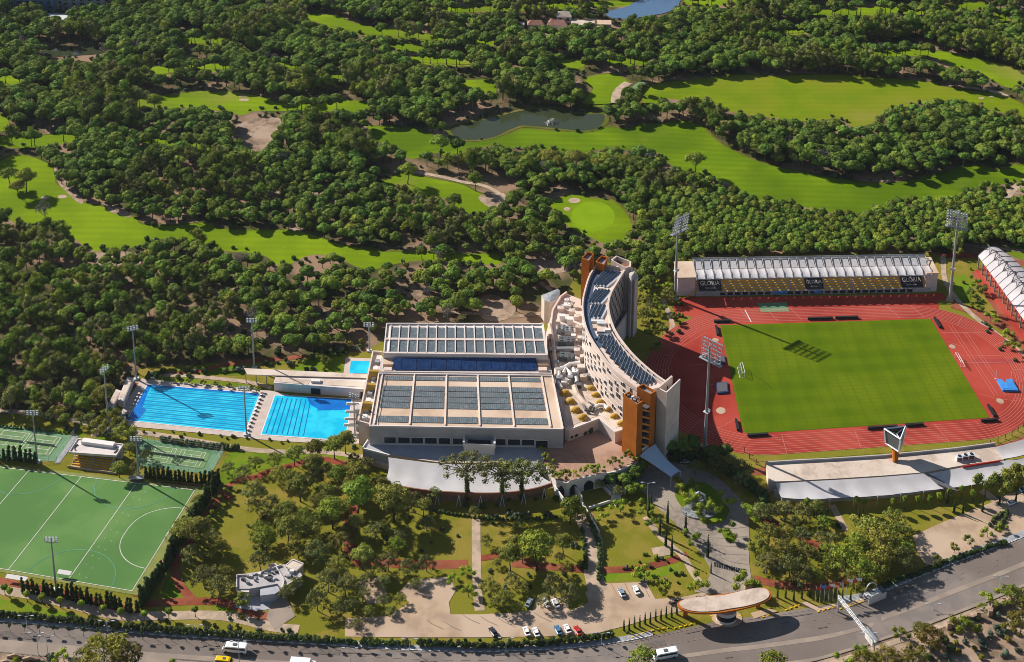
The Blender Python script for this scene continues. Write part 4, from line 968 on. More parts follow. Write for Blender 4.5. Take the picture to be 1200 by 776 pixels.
fs('pool_edge', [(-.012, 1.018), (1.012, 1.018), (1.012, -.018), (-.012, -.018)], .23, 'trim_white', HQ)
fs('pool_water', [(0, 1), (1, 1), (1, 0), (0, 0)], .26, 'pool_light', HQ)
fs('pool_deep_and_shade', [(0, 1), (.55, 1), (.57, .80), (.07, .94), (.02, .2), (0, 0)], .27, 'pool_water', HQ)
fs('pool_deep_and_shade', [(.42, 1), (1, 1), (1, .72), (.62, .66), (.48, .83)], .28, 'pool_deep_and_shade', HQ)
fs('pool_water', [(.40, .86), (.60, .70), (.66, .0), (.52, 0)], .29, 'pool_water', HQ)
mb = MB()
for k in range(8): x = .05+.062*k; lines(mb, [(x, .93), (x+.004*k, .03)], .36, .31, HQ)
struct('lane_stripe', mb, 'pool_line')
HR = homog([(0, 1), (1, 1), (1, 0), (0, 0)], [P(411.3,423.5), P(434,424), P(434,438.5), P(409.5,438)])
fs('pool_water', [(0, 1), (1, 1), (1, 0), (0, 0)], .26, 'pool_light', HR)
# pool building with pergola
pb = thing('pool_building', 'long low white building with flat roof and open pergola above the square pool', 'building', (P(370, 462).x, P(370, 462).y, 0))
z1 = 4.4
part('wall', MB().prism([P(321,448.5,z1), P(430,456.5,z1), P(431,444,z1), P(324,439.5,z1)], 0, z1-.3), 'wall_white', pb)
part('roof', MB().prism([P(320.5,448.5,z1), P(430,456.5,z1), P(431,442,z1), P(324,439,z1)], z1-.29, z1), 'wall_white', pb)
part('roof_strip', MB().prism([P(286,431.5,z1+.6), P(330,433.5,z1+.6), P(432,438.5,z1+.6), P(432,443,z1+.6), P(324,440,z1+.6), P(290,438.8,z1+.6)], z1+.25, z1+.6), 'roof_dusty', pb)
for q in ((324,441.5,364,445.5,361,450.5,322,447.5), (377,444,428,448,427,454,376,451)):
    part('roof_field', MB().prism([P(q[i], q[i+1], z1) for i in range(0, 8, 2)], z1, z1+.12), 'roof_dusty', pb)
part('roof_box', MB().prism([P(365,443.5,z1+1), P(376,444,z1+1), P(375,447,z1+1), P(364,446.5,z1+1)], z1, z1+1), 'trim_white', pb)
a, b = P(321, 448.6, z1), P(430, 456.6, z1)
for f0, f1 in ((.40, .50), (.93, .99)):
    p, q = a.lerp(b, f0), a.lerp(b, f1); part('door', MB().wall(p, q, .2, .2, 3.0, -.12), 'glass_dark', pb)
for u, v in ((288,438),(300,438.6),(312,439),(322,440)):
    c = P(u, v, z1+.3); part('post', MB().box(c.x-.15, c.x+.15, c.y-.15, c.y+.15, 0, z1+.25), 'metal_grey', pb)
# low walls left of the long pool
t = thing('changing_block', 'low white changing block left of the long pool among trees', 'building', (P(140, 480).x, P(140, 480).y, 0))
for q, h in (([(149,441.5),(156,443),(145,470),(138,468)], 3.6), ([(136,456),(142,458),(131,478),(126,475)], 2.8)):
    part('block', MB().prism([P(u, v, h) for u, v in q], 0, h), 'wall_white', t); 
    q2 = [(u*.8+sum(x[0] for x in q)/4*.2, v*.8+sum(x[1] for x in q)/4*.2) for u, v in q]
    part('roof_field', MB().prism([P(u, v, h) for u, v in q2], h, h+.1), 'roof_dusty', t)
t = thing('pump_hut', 'small open white hut at the lower left corner of the long pool', 'hut', (P(139, 497).x, P(139, 497).y, 0))
q = [(137,487),(147,488),(144,494),(133,493)]
for i in range(4): part('wall', MB().wall(P(*q[i], 2.4), P(*q[(i+1) % 4], 2.4), .3, 0, 2.4), 'trim_white', t)
part('roof', MB().prism([P(139,489,2), P(145,489.5,2), P(142.5,492.5,2), P(136,492,2)], 0, 1.6), 'metal_grey', t)
for k, (u, v) in enumerate(((412,498),(416,484),(405,489))):
    pass
t = thing('diving_tower', 'grey concrete diving tower with stepped platforms right of the square pool', 'diving tower', (P(419, 505).x, P(419, 505).y, 0))
c = P(421, 503)
part('shaft', MB().box(c.x-1.2, c.x+1.8, c.y-1.5, c.y+2, 0, 11), 'wall_grey', t)
for k, z in enumerate((3, 5, 7.5, 10.2)):
    part('platform', MB().box(c.x-6.3+k*.2, c.x+1, c.y-2.3+k*1.5, c.y-.6+k*1.5, z, z+.35), 'wall_white', t)
    part('handrail', MB().box(c.x-6+k*.2, c.x-.2, c.y-2.28+k*1.5, c.y-2.2+k*1.5, z+.36, z+1.2), 'metal_white', t)
# ================================================================ THE SPORTS HALL
def V3(p, z): return Vector((p.x, p.y, z))
def quadmap(tl, tr, br, bl, z):
    h = homog([(0, 0), (1, 0), (1, 1), (0, 1)], [P(*tl, z), P(*tr, z), P(*br, z), P(*bl, z)])
    return h
ar = thing('sports_hall', 'large cream sports hall with glazed roof panels in rows beside the pools', 'hall', (P(550, 525).x, P(550, 525).y, 0))
ZN, ZS_, ZTR = 17.0, 15.5, 6.5
north = [(452.5,380),(637,380.3),(642.6,418),(449,415.5)]
part('north_roof', MB().prism([P(u, v, ZN) for u, v in north], 0, ZN), 'wall_white', ar)
hN = quadmap(north[0], north[1], north[2], north[3], ZN)
def para(h, pts, z0, z1, th=.5, mt='wall_white', par=ar):
    w = [h(*p) for p in pts]
    for i in range(len(w)): part('parapet', MB().wall(w[i], w[(i+1) % len(w)], th, z0, z1), mt, par)
para(hN, [(.004,.01),(.996,.01),(.996,.985),(.004,.985)], ZN-.2, ZN+.7)
# panels of row one and two
for r, (v0, v1) in enumerate(((.12, .47), (.57, .93))):
    for k in range(16):
        u0 = .0405+.0597*k; u1 = u0+.048
        q = [hN(u0, v0), hN(u1, v0), hN(u1, v1), hN(u0, v1)]
        part('roof_light', MB().prism(q, ZN+.0, ZN+.16), 'glass_roof', ar)
m_ = MB()
for k in range(17): u = .0345+.0597*k; m_.wall(hN(u, .06), hN(u, .96), .45, ZN, ZN+.6)
part('roof_rib', m_, 'wall_white', ar)
part('roof_rib', MB().wall(hN(.01, .52), hN(.99, .52), 1.4, ZN, ZN+.55), 'wall_cream', ar)
part('roof_rib', MB().wall(hN(.01, .955), hN(.99, .955), .5, ZN, ZN+.6), 'wall_cream', ar)
south = [(444,436),(647,438.5),(660.5,504),(432.5,500)]
part('south_roof', MB().prism([P(u, v, ZS_) for u, v in south], 0, ZS_-.25), 'wall_grey', ar)
part('roof_deck', MB().prism([P(u, v, ZS_) for u, v in south], ZS_-.245, ZS_), 'roof_cream', ar)
hS = quadmap(*south, ZS_)
# the sunken strip between the two roofs with the dark blue solar field
mid = [P(447,417.5,13.5), P(644,419.5,13.5), P(647.5,439.5,13.5), P(444,437,13.5)]
part('mid_roof', MB().prism(mid, 0, 13.3), 'wall_grey', ar)
a, b, c, d = P(461.8,419.6,16.2), P(628.7,419.8,16.2), P(629.5,433.5,13.8), P(461.8,433.2,13.8)
for k in range(19):
    f0, f1 = k/19, (k+.95)/19
    q = [V3(d.lerp(c, f0), 13.8), V3(d.lerp(c, f1), 13.8), V3(a.lerp(b, f1), 16.2), V3(a.lerp(b, f0), 16.2)]
    part('solar_panel', MB().add(q+[p-Vector((0, 0, .3)) for p in q], [(0,1,2,3),(4,7,6,5),(0,4,5,1),(1,5,6,2),(2,6,7,3),(3,7,4,0)]), 'solar_blue', ar)
for u0, u1 in ((449,461),(630,643)):
    part('plant_room', MB().prism([P(u0,420,15), P(u1,420.3,15), P(u1,427,15), P(u0,427,15)], 13, 15), 'roof_cream', ar)
    part('plant_room', MB().prism([P(u0+1,430,14.6), P(u1-2,430.3,14.6), P(u1-2,434,14.6), P(u0+1,434,14.6)], 13, 14.6), 'wall_cream', ar)
for z0, z1, v in ((15.3, 16.3, .012), (15.3, 16.1, .045)):
    part('parapet', MB().wall(hS(.002, v), hS(.998, v), .5, z0, z1), 'wall_white', ar)
for q in (((.002,.04),(.002,.99)), ((.998,.04),(.998,.99)), ((.002,.995),(.998,.995))): part('parapet', MB().wall(hS(*q[0]), hS(*q[1]), .55, ZS_-.2, ZS_+.55), 'wall_white', ar)
# five bays of roof lights
cols = [(.040,.200),(.222,.385),(.407,.565),(.585,.742),(.762,.925)]
rows = [(.085,.165)]+[(.275+.105*k,.275+.105*k+.092) for k in range(4)]+[(.82,.925)]
for u0, u1 in cols:
    for v0, v1 in rows:
        part('roof_light', MB().prism([hS(u0, v0), hS(u1, v0), hS(u1, v1), hS(u0, v1)], ZS_-.01, ZS_+.2), 'glass_roof', ar)
        m_ = MB()
        for k in range(1, 14): u = u0+(u1-u0)*k/14; m_.wall(hS(u, v0+.003), hS(u, v1-.003), .10, ZS_+.2, ZS_+.26)
        part('glazing_bar', m_, 'metal_grey', ar, kind='stuff')
for u in (.026, .211, .396, .575, .752, .938): part('roof_beam', MB().wall(hS(u, .05), hS(u, .96), .5, ZS_, ZS_+.5), 'wall_white', ar)
part('roof_cable', MB().tube([V3(hS(.03, .04), 17), V3(hS(.03, .95), 16.5)], .12, 4), 'metal_grey', ar)
# front wall windows
fa, fb = P(433, 500, ZS_), P(660.5, 504, ZS_)
# map picture x to the wall line
wins = [(450,463.5),(466.5,480),(482,495.5),(498,511.5),(514,527.5),(530.5,543),(580,592.5),(595.5,609.5),(612,626),(628,642)]
fd = (fb-fa).normalized(); fn = Vector((fd.y, -fd.x))
for i, (u0, u1) in enumerate(wins):
    p0 = fa.lerp(fb, (u0-433)/(660.5-433)); p1 = fa.lerp(fb, (u1-433)/(660.5-433))
    z0, z1 = (7.9, 10.6) if i < 9 else (6.6, 10.2)
    wd = part('window', MB().wall(p0-fd*.25, p1+fd*.25, .16, z0-.25, z1+.25, -.09), 'trim_white', ar)
    part('pane', MB().wall(p0, p1, .1, z0, z1, -.24), 'glass_dark', wd)
part('plinth_line', MB().wall(fa, fb, .12, 7.0, 7.3, -.07), 'trim_white', ar)
# stair block projecting from the front wall
s = [P(543.5,521,10.6), P(579.5,523,10.6), P(580,514,10.6), P(544,512.6,10.6)]
sb = [p for p in s]
part('stair_block', MB().prism(sb, ZTR, 10.0), 'wall_white', ar)
for i in range(4): 
    if i != 2: part('parapet', MB().wall(sb[i], sb[(i+1) % 4], .35, 9.9, 11.2), 'wall_white', ar)
part('stair_well_shade', MB().prism([sb[0].lerp(sb[2], .12), sb[1].lerp(sb[3], .12), sb[2].lerp(sb[0], .12), sb[3].lerp(sb[1], .12)], 10.0, 10.06), 'glass_dark', ar)  # flat dark plate paints the shaded inside of the stair block
part('stair_front', MB().wall(sb[0], sb[1], .2, ZTR, 11.25, -.2), 'trim_white', ar)
for p in (sb[0], sb[1]): part('fin', MB().prism([p+Vector((-.4,-.3)), p+Vector((.4,-.3)), p+(sb[3]-sb[0])+Vector((.4,.3)), p+(sb[3]-sb[0])+Vector((-.4,.3))], 9.8, 12.2), 'trim_white', ar)
# terrace roof
ter = [(425,525.5),(431,516.5),(640,520),(640,540),(632,541),(590,542),(545,543),(517,542.5),(485,538),(456,533.5)]
part('terrace_roof', MB().prism([P(u, v, ZTR) for u, v in ter], 2.2, ZTR), 'terrace_roof', ar)
tw = [P(u, v, ZTR) for u, v in ter]
part('parapet', MB().wall(tw[0], tw[1], .4, ZTR, ZTR+.6), 'trim_white', ar)
for i in range(5, 9): part('parapet', MB().wall(tw[i], tw[(i+1) % 10], .5, ZTR-.5, ZTR+.35), 'roof_cream', ar)
part('parapet', MB().wall(tw[9], tw[0], .5, ZTR-.5, ZTR+.35), 'trim_white', ar)
for a_, b_ in ((0, 1), (9, 0)):
    pass
wl = [P(428,528,ZTR), P(456,536,ZTR), P(505,541,ZTR), P(560,541,ZTR), P(635,538,ZTR), P(640,522,ZTR), P(432,519,ZTR)]
part('lower_wall', MB().prism(wl, 0, 2.19), 'wall_cream', ar)
part('lower_wall', MB().prism([wl[0].lerp(wl[4], .0)+Vector((1, 1)), wl[1]+Vector((0, 1.2)), wl[2]+Vector((0, 1.2)), wl[3]+Vector((0, 1.2)), wl[4], wl[5], wl[6]], 2.18, ZTR-.4), 'wall_grey', ar)
for f in (.12, .5, .9):
    c = tw[9].lerp(tw[0], f); part('column', MB().box(c.x-.4, c.x+.4, c.y-.1, c.y+.5, 0, 2.25), 'fascia', ar)
# left side balcony with the three yellow domes
bl = [P(441,414,9), P(447,414,9), P(434,497,9), P(419.5,494,9), P(436,414,9)]
sidep = [(437,414),(448,414.5),(434,499),(420,495)]
part('side_roof', MB().prism([P(u, v, 11) for u, v in sidep], 0, 11), 'roof_dusty', ar)
sp = [P(u, v, 11) for u, v in sidep]
part('parapet', MB().wall(sp[3], sp[0], .6, 10.8, 12.2), 'wall_cream', ar); part('parapet', MB().wall(sp[0], sp[1], .6, 10.8, 12.2), 'wall_cream', ar); part('parapet', MB().wall(sp[2], sp[3], .6, 10.8, 12.0), 'wall_cream', ar)
for u, v in ((440.5,438),(437,453.5),(433,475.5)):
    c = P(u, v, 13); m_ = MB(); m_.tube([(c.x-2.4, c.y, 12.6), (c.x+2.2, c.y+.2, 12.6)], [2.2, 1.7], 10); part('yellow_hood', m_, 'yellow_dome', ar)
    c2 = P(u+7, v+5, 13); part('air_duct', MB().box(c2.x-1.6, c2.x+1.2, c2.y-.9, c2.y+.9, 11, 15), 'navy', ar)
for k in range(8):
    c = P(442-k*2.1, 425+k*9.4, 11.2); part('roof_unit', MB().box(c.x-1.0, c.x+1.1, c.y-1.1, c.y+1.1, 11, 12.3+(k % 3)*.3), 'trim_white' if k % 2 else 'metal_grey', ar)
for k in range(4): 
    p = P(423, 500+k*7, 0); part('stair_flight', MB().box(p.x-2.4, p.x+4.0, p.y+4, p.y+9, 1.2+k*2.2, 1.5+k*2.2), 'fascia', ar)
# canopy in front
ct = [(455,536),(485,540),(517,543.5),(560,544.5),(600,542.5),(631,540)]
cb = [(449,566),(479,571.5),(505,575),(535,577),(563,578),(590,577.5),(612,575),(630,571.5),(647,566)]
n_ = 41
T = resample([Vector(p) for p in PL(smooth(ct, 5, False), 7.3)], n_); B_ = resample([Vector(p) for p in PL(smooth(cb, 5, False), 5.6)], n_)
m_ = MB(); vs = []
for j in range(9):
    f = j/8
    for i in range(n_):
        q = i/(n_-1); p = T[i].lerp(B_[i], f); side = (q-.5)*2; pull = -sin(pi*f)*2.6*(abs(side)**6)*(1 if side > 0 else -1)
        vs.append((p.x+pull*(1 if side > 0 else .4), p.y, 7.3+(5.6-7.3)*f-.75*sin(pi*f)+.1*sin(q*pi*14)*sin(pi*f)))
m_.add(vs, [(j*n_+i, j*n_+i+1, (j+1)*n_+i+1, (j+1)*n_+i) for j in range(8) for i in range(n_-1)])
cn = thing('front_canopy', 'wide white membrane canopy with brown edge and slanting posts before the sports hall', 'canopy', (P(550, 590).x, P(550, 590).y, 0))
part('membrane', m_, 'membrane', cn, smooth=True)
m_ = MB()
for a, b in zip(B_, B_[1:]): m_.wall(a, b, .5, 3.9, 5.75)
part('fascia_board', m_, 'fascia', cn)
for i in range(3, n_, 5):
    b = B_[i]; m_ = MB()
    for s in (-.9, .9): m_.tube([(b.x, b.y-.2, 4.6), (b.x+s, b.y-1.3, 0)], .15, 6)
    part('slanting_post', m_, 'metal_white', cn)
m_ = MB()
bw = offs(B_, 1.8)
for a, b in zip(bw[2:-2], bw[3:-1]): m_.wall(a, b, .3, 0, 4.3)
part('rear_wall', m_, 'under_wall', cn)

# ================================================================ LOW ROOF AND COURT BETWEEN HALL AND HOTEL
ZL = 11.8
lw = thing('service_wing', 'low wing with flat roof, yellow skylight domes and ducts between hall and hotel', 'building', (P(690, 480).x, P(690, 480).y, 0))
lq = [(640,390),(647,366),(657,350),(664,344.5),(684,352),(690,380),(700,410),(716,430),(730,455),(742,480),(744,499),(729,504),(721,507),(702,491),(667,504.5),(662,503),(648,438),(643,400)]
part('wing_block', MB().prism([P(u, v, ZL) for u, v in lq], 0, ZL), 'wall_cream', lw)
part('roof_screed', MB().prism([P(u, v, ZL) for u, v in [(653,440),(680,440),(698,430),(716,440),(738,480),(741,496),(722,501),(703,486.5),(668,499.5),(665,497)]], ZL, ZL+.1), 'roof_dusty', lw)
lp = [P(u, v, ZL) for u, v in [(643,400),(647.5,366),(657,350),(664,344.8)]]
for a, b in zip(lp, lp[1:]): part('parapet', MB().wall(a, b, .8, ZL-.3, ZL+1.4), 'wall_cream', lw)
lp = [P(u, v, ZL) for u, v in [(744,499),(721,507),(702,491),(667,504.5)]]
for a, b in zip(lp, lp[1:]): part('parapet', MB().wall(a, b, .4, ZL-.4, ZL+.5), 'trim_white', lw)
a, b = P(646,440,ZL), P(663.5,500,ZL)
part('service_strip', MB().wall(a, b, 1.0, ZL, ZL+.6), 'wall_grey', lw)
for u, v in ((662,461.5),(668,471.5),(674.5,481.5),(683,490),(692.5,455.5),(698,463.5),(703.5,472),(711.5,480),(720,488.5),(728,497)):
    c = P(u, v, ZL); rr = 1.75 if u < 690 else 1.45
    m_ = MB(); m_.dome((c.x, c.y, ZL+.2), rr*1.35, rr, rr*.95, 10, 4); m_.tube([(c.x, c.y, ZL), (c.x, c.y, ZL+.25)], rr*1.35, 10)
    part('skylight_dome', m_, 'yellow_dome', lw)
# ducts
def duct(pts, r=.7, mt='trim_white', z=ZL+1.2):
    part('duct', MB().tube([V3(P(u, v, z), z+(dz[0] if dz else 0)) for u, v, *dz in pts], r, 8), mt, lw)
duct([(644,410),(648,409.5),(676,409)], 1.1, 'metal_grey'); duct([(650,434),(662,431),(668,427),(680,426)], 1.0); duct([(673,453),(676,462),(684,472),(692,478)], 1.2, 'roof_dusty')
duct([(684,474),(686,481),(694,482),(697,476),(690,472),(684,474)], .55, 'metal_dark'); duct([(697,478),(702,475),(708,475),(712,479)], .8, 'trim_white'); duct([(644,380),(648,400),(652,440)], .9, 'roof_dusty')
duct([(655,436),(654,448),(658,455)], .8); duct([(660,438),(663,432),(668,437),(667,447)], .9); duct([(672,432),(675,440),(676,449)], 1.0, 'metal_grey')
rnd = random.Random(3)
for u, v, w_, h_, mt in ((658,386,5.2,2.6,'metal_grey'),(667,388,5.0,2.8,'metal_grey'),(661,400,6.0,2.6,'screen'),(668,402,4.4,3.0,'metal_dark'),(662,418,5.6,2.4,'screen'),(669,420,4.4,2.8,'metal_dark'),
                    (657,362,3.6,1.8,'wall_cream'),(665,358,3.8,1.5,'trim_white'),(670,366,3.4,2.4,'wall_cream'),(659,372,3.0,2.6,'trim_white'),(668,376,3.6,3.0,'trim_white'),(676,372,3.0,2.0,'wall_cream'),(678,385,3.4,2.6,'roof_dusty'),
                    (680,398,3.0,2.8,'wall_cream'),(655,445,3.0,3.0,'metal_grey'),(661,449,3.0,2.2,'trim_white'),(668,444,2.6,2.6,'metal_grey'),(674,438,3.4,3.2,'trim_white'),(681,432,4.0,3.0,'wall_cream'),(684,443,3.6,2.6,'roof_dusty'),(678,452,3.0,1.8,'metal_dark'),(690,441,2.8,2.0,'metal_grey'),
                    (672,396,2.4,3.4,'trim_white'),(654,378,2.4,2.0,'roof_dusty'),(676,412,3.2,2.4,'wall_cream'),(683,420,3.2,2.6,'roof_dusty'),(652,426,2.6,2.4,'metal_grey'),(664,352,2.4,1.0,'trim_white'),(675,360,2.8,1.4,'roof_dusty'),(688,432,2.6,2.4,'trim_white')):
    c = P(u, v, ZL+h_*.5); m_ = MB().box(c.x-w_*.42, c.x+w_*.42, c.y-w_*.34, c.y+w_*.34, ZL, ZL+h_)
    o = part('plant_unit', m_, mt, lw)
    if w_ > 4:
        for sx in (-.22, .22):
            for sy in (-.16, .16): m_ = MB().tube([(c.x+w_*sx, c.y+w_*sy, ZL+h_), (c.x+w_*sx, c.y+w_*sy, ZL+h_+.3)], w_*.12, 8); part('fan', m_, 'metal_dark', o)
    elif rnd.random() < .6: part('pipe', MB().tube([(c.x, c.y, ZL+h_), (c.x, c.y, ZL+h_+.7), (c.x+1.4, c.y, ZL+h_+.7), (c.x+1.4, c.y, ZL)], .2, 6), 'metal_white', o)
m_ = MB()
for k in range(26): u = 650+rnd.random()*36; v = 356+rnd.random()*88; c = P(u, v, ZL); d = rnd.uniform(0, pi); L_ = rnd.uniform(1, 4); m_.tube([(c.x, c.y, ZL+.5), (c.x+cos(d)*L_, c.y+sin(d)*L_, ZL+.5)], .16, 5)
part('pipework', m_, 'metal_white', lw)
# faceted pavilion
pv = thing('pavilion', 'small faceted grey roofed pavilion at the back corner of the service wing', 'building', (P(645, 360).x, P(645, 360).y, 0))
q = [P(634.5,346,12), P(654,338.5,12), P(656.5,341,12), P(652,352,12), P(644,354.5,12), P(638,352,12)]
part('wall', MB().prism(q, 0, 11.99), 'wall_cream', pv); cc = P(646,345.5,13)
m_ = MB(); m_.add([V3(p, 12) for p in q]+[V3(cc, 12.8)], [(i, (i+1) % 6, 6) for i in range(6)]); part('roof', m_, 'metal_grey', pv)
# brick terrace with white arcaded wall
ZP = 6.5
tp = thing('brick_terrace', 'raised brick paved terrace with white arcaded wall between the hall and the orange towers', 'terrace', (P(690, 560).x, P(690, 560).y, 0))
tq = [(640,520.5),(660.5,523),(664,510),(702,492),(724,508),(740,516),(752,532),(748,541),(738,546),(722,553),(700,557),(680,561),(664,566.5),(652,564),(646,553),(637,541)]
part('terrace_block', MB().prism([P(u, v, ZP) for u, v in tq], 0, ZP-.2), 'wall_white', tp)
part('paving', MB().prism([P(u, v, ZP) for u, v in tq], ZP-.195, ZP), 'brick_paving', tp)
aw = [P(u, v, ZP) for u, v in tq[8:14]]
for a, b in zip(aw, aw[1:]):
    part('parapet', MB().wall(a, b, .5, ZP-.5, ZP+.4), 'trim_white', tp)
    L_ = (b-a).length; k = max(1, round(L_/6))
    for i in range(k):
        p0 = a.lerp(b, (i+.22)/k); p1 = a.lerp(b, (i+.78)/k); dd = (b-a).normalized(); nn = Vector((-dd.y, dd.x)); s_ = -1 if nn.y > 0 else 1
        m_ = MB(); arcp = [(p0.lerp(p1, t_/8), 3.2+1.7*sin(pi*t_/8)) for t_ in range(9)]
        vs = [(p.x+nn.x*s_*.12, p.y+nn.y*s_*.12, .3) for p in (p0, p1)]+[(p.x+nn.x*s_*.12, p.y+nn.y*s_*.12, z) for p, z in arcp[::-1]]
        m_.add(vs, [tuple(range(len(vs)))]); part('arch_opening', m_, 'glass_dark', tp)
rp = [P(u, v, 6) for u, v in ((649,566),(660,571),(676,600),(668,602))]
for a, b in ((P(650,568,4), P(660,592)), (P(673,570,3), P(682,590))): part('ramp_wall', MB().wall(a, b, .5, 0, 3.6), 'trim_white', tp)
for k in range(5):
    a, b = P(706+k*4.2, 571-k*.4), P(716+k*4.2, 581-k*.4); part('stair_fin', MB().wall(a, b, .6, 0, 1.6), 'trim_white', tp)
a, b = P(690,597), P(718,588); part('low_wall', MB().wall(a, b, .5, 0, 1.2), 'trim_white', tp); part('low_wall', MB().wall(b, P(722,594), .5, 0, 1.2), 'trim_white', tp)
part('bench_slab', MB().box(P(722,583).x-2, P(722,583).x+2, P(722,583).y-1.2, P(722,583).y+1.2, 0, .5), 'trim_white', tp)
part('ramp_parapet', MB().wall(P(680,588), P(702,626), .5, 0, 1.6), 'trim_white', tp)
# ================================================================ THE HOTEL
ZH = 32.5
ho = thing('hotel', 'tall curved hotel slab with staggered windows and rows of roof collectors', 'hotel', (P(715, 470).x, P(715, 470).y, 0))
wpx = [(699.5,311),(691,324),(685.5,342),(683,356),(684,372),(688,387),(694,399),(700.5,409),(712,425),(728,440.5),(742,451.5),(751,458)]
epx = [(733,314.5),(723.5,330),(716,343),(712.7,354),(713,366),(716.5,379),(722.5,392),(733,406.5),(744,419),(757,431),(770,441.5),(781,449)]
NW = 61
WC = resample([Vector(p) for p in PL(smooth(wpx, 6, False), ZH)], NW); EC = resample([Vector(p) for p in PL(smooth(epx, 6, False), ZH)], NW)
part('body', MB().prism(WC+EC[::-1], 0, ZH-.9), 'wall_cream', ho)
def curvewall(name, pts, off_, th, z0, z1, mt, par, i0=0, i1=None):
    i1 = i1 or len(pts); a = offs(pts, off_-th/2)[i0:i1]; b = offs(pts, off_+th/2)[i0:i1]; m_ = MB(); k = len(a)
    m_.add([V3(p, z0) for p in a]+[V3(p, z1) for p in a]+[V3(p, z0) for p in b]+[V3(p, z1) for p in b], [(i, i+1, k+i+1, k+i) for i in range(k-1)]+[(2*k+i+1, 2*k+i, 3*k+i, 3*k+i+1) for i in range(k-1)]+[(k+i, k+i+1, 3*k+i+1, 3*k+i) for i in range(k-1)]+[(2*k+i, 2*k+i+1, i+1, i) for i in range(k-1)]+[(0,k,3*k,2*k),(k-1,3*k-1,4*k-1,2*k-1)])
    return part(name, m_, mt, par)
# direction: points run north -> south, left normal is east
curvewall('parapet', WC, -.1, .7, ZH-1.2, ZH+.5, 'wall_cream', ho)
curvewall('parapet', EC, .1, .9, ZH-1.2, ZH+.5, 'wall_cream', ho)
curvewall('parapet_shade', WC, 2.0, 2.4, ZH-.95, ZH-.8, 'shade_blue', ho, 0, 40)  # flat blue strip paints the shade inside the west parapet
curvewall('roof_rail', EC, -1.6, .35, ZH-.9, ZH+.6, 'wall_cream', ho, 28)
part('roof_end_wall', MB().wall(WC[0], EC[0], .6, ZH-1, ZH+.5), 'wall_cream', ho)
LW = sum((b-a).length for a, b in zip(WC, WC[1:]))
def wp(C_, s, off_=0):
    x = s*(NW-1); i = max(0, min(NW-2, int(x))); a, b = C_[i], C_[i+1]; d = (b-a).normalized(); p = a.lerp(b, x-i); n_ = Vector((-d.y, d.x)); return p+n_*off_, d, n_
# windows of the west front: seven floors, pairs staggered from floor to floor
floors = 7; fh = (ZH-2.5-12.5)/floors
nwin = 46
wmesh = {}
for fl in range(floors):
    z = 13.4+fl*fh
    for k in range(nwin):
        pat = (k*3+fl*5) % 7
        if pat in (0, 3) or (pat == 5 and (k+fl) % 2): 
            s = .30+.685*k/nwin if k/nwin < 1 else 1
            p, d, n_ = wp(WC, s)
            tall = (k+fl) % 3 != 0; h_ = 1.9 if tall else 1.3; w2 = .62
            f_ = part('window', MB().obox((p.x-n_.x*.04, p.y-n_.y*.04, z+h_/2), (d.x*(w2+.14), d.y*(w2+.14), 0), (n_.x*.06, n_.y*.06, 0), (0, 0, h_/2+.14)), 'trim_white', ho)
            part('pane', MB().obox((p.x-n_.x*.1, p.y-n_.y*.1, z+h_/2), (d.x*w2, d.y*w2, 0), (n_.x*.05, n_.y*.05, 0), (0, 0, h_/2)), 'glass_dark', f_)
for fl in range(floors+1):
    z = 12.6+fl*fh; curvewall('floor_line', WC, -.03, .08, z-.08, z+.08, 'trim_white', ho, 18)
# east front with recessed loggias between pale slabs
for fl in range(9):
    z = 3.5+fl*3.15; curvewall('balcony_slab', EC, .15, .3, z-.15, z+.12, 'wall_white', ho)
for k in range(44):
    s = (k+.5)/44; p, d, n_ = wp(EC, s)
    part('balcony_wall', MB().obox((p.x+n_.x*.12, p.y+n_.y*.12, 16.5), (d.x*.12, d.y*.12, 0), (n_.x*.14, n_.y*.14, 0), (0, 0, 15.2)), 'wall_cream', ho)
for fl in range(9):
    for k in range(44):
        if (k+fl) % 2 and (fl < 9): 
            s = (k+1)/44-.0; p, d, n_ = wp(EC, min(.999, s)); z = 4.2+fl*3.15
            part('loggia_door', MB().obox((p.x+n_.x*.04, p.y+n_.y*.04, z+.9), (d.x*.95, d.y*.95, 0), (n_.x*.08, n_.y*.08, 0), (0, 0, 1.15)), 'glass_dark', ho)
# collectors on the roof
def roofpt(s, t, z): p, _, _ = wp(WC, s); q, _, _ = wp(EC, s); r_ = p.lerp(q, t); return Vector((r_.x, r_.y, z))
cnt = 0
def collector(a, b, w, mt='collector', tilt=.5):
    """a tilted solar collector running from a to b"""
    d = (b-a); L_ = d.length; d.normalize(); up_ = Vector((0, 0, 1)); q = d.cross(up_).normalized()
    if q.y > 0: q = -q
    nrm = (up_+q*tilt).normalized(); ax = nrm.cross(d).normalized(); c = (a+b)/2+Vector((0, 0, .8))
    o = part('collector', MB().obox(c, d*L_/2, ax*w/2, nrm*.09), 'collector_frame', ho)
    part('collector_glass', MB().obox(c+nrm*.12, d*(L_/2-.12), ax*(w/2-.12), nrm*.03), mt, o)
# north half: long diagonal rows
for seg, (s0, s1, nrow) in enumerate(((.035, .165, 5), (.205, .31, 5), (.33, .43, 4))):
    for k in range(nrow):
        t0 = .20+.62*k/nrow
        a = roofpt(s1, max(.22, t0-.08), ZH-.9); b = roofpt(s0, min(.9, t0+.22), ZH-.9)
        collector(a, b, 1.5, 'collector_frame' if k % 2 == 9 else 'collector')
        c_ = a.lerp(b, .5)
        part('roof_strip', MB().wall(a+Vector((1.2, -.7, 0)), b+Vector((1.2, -.7, 0)), .8, ZH-.9, ZH-.3), 'collector_frame', ho)
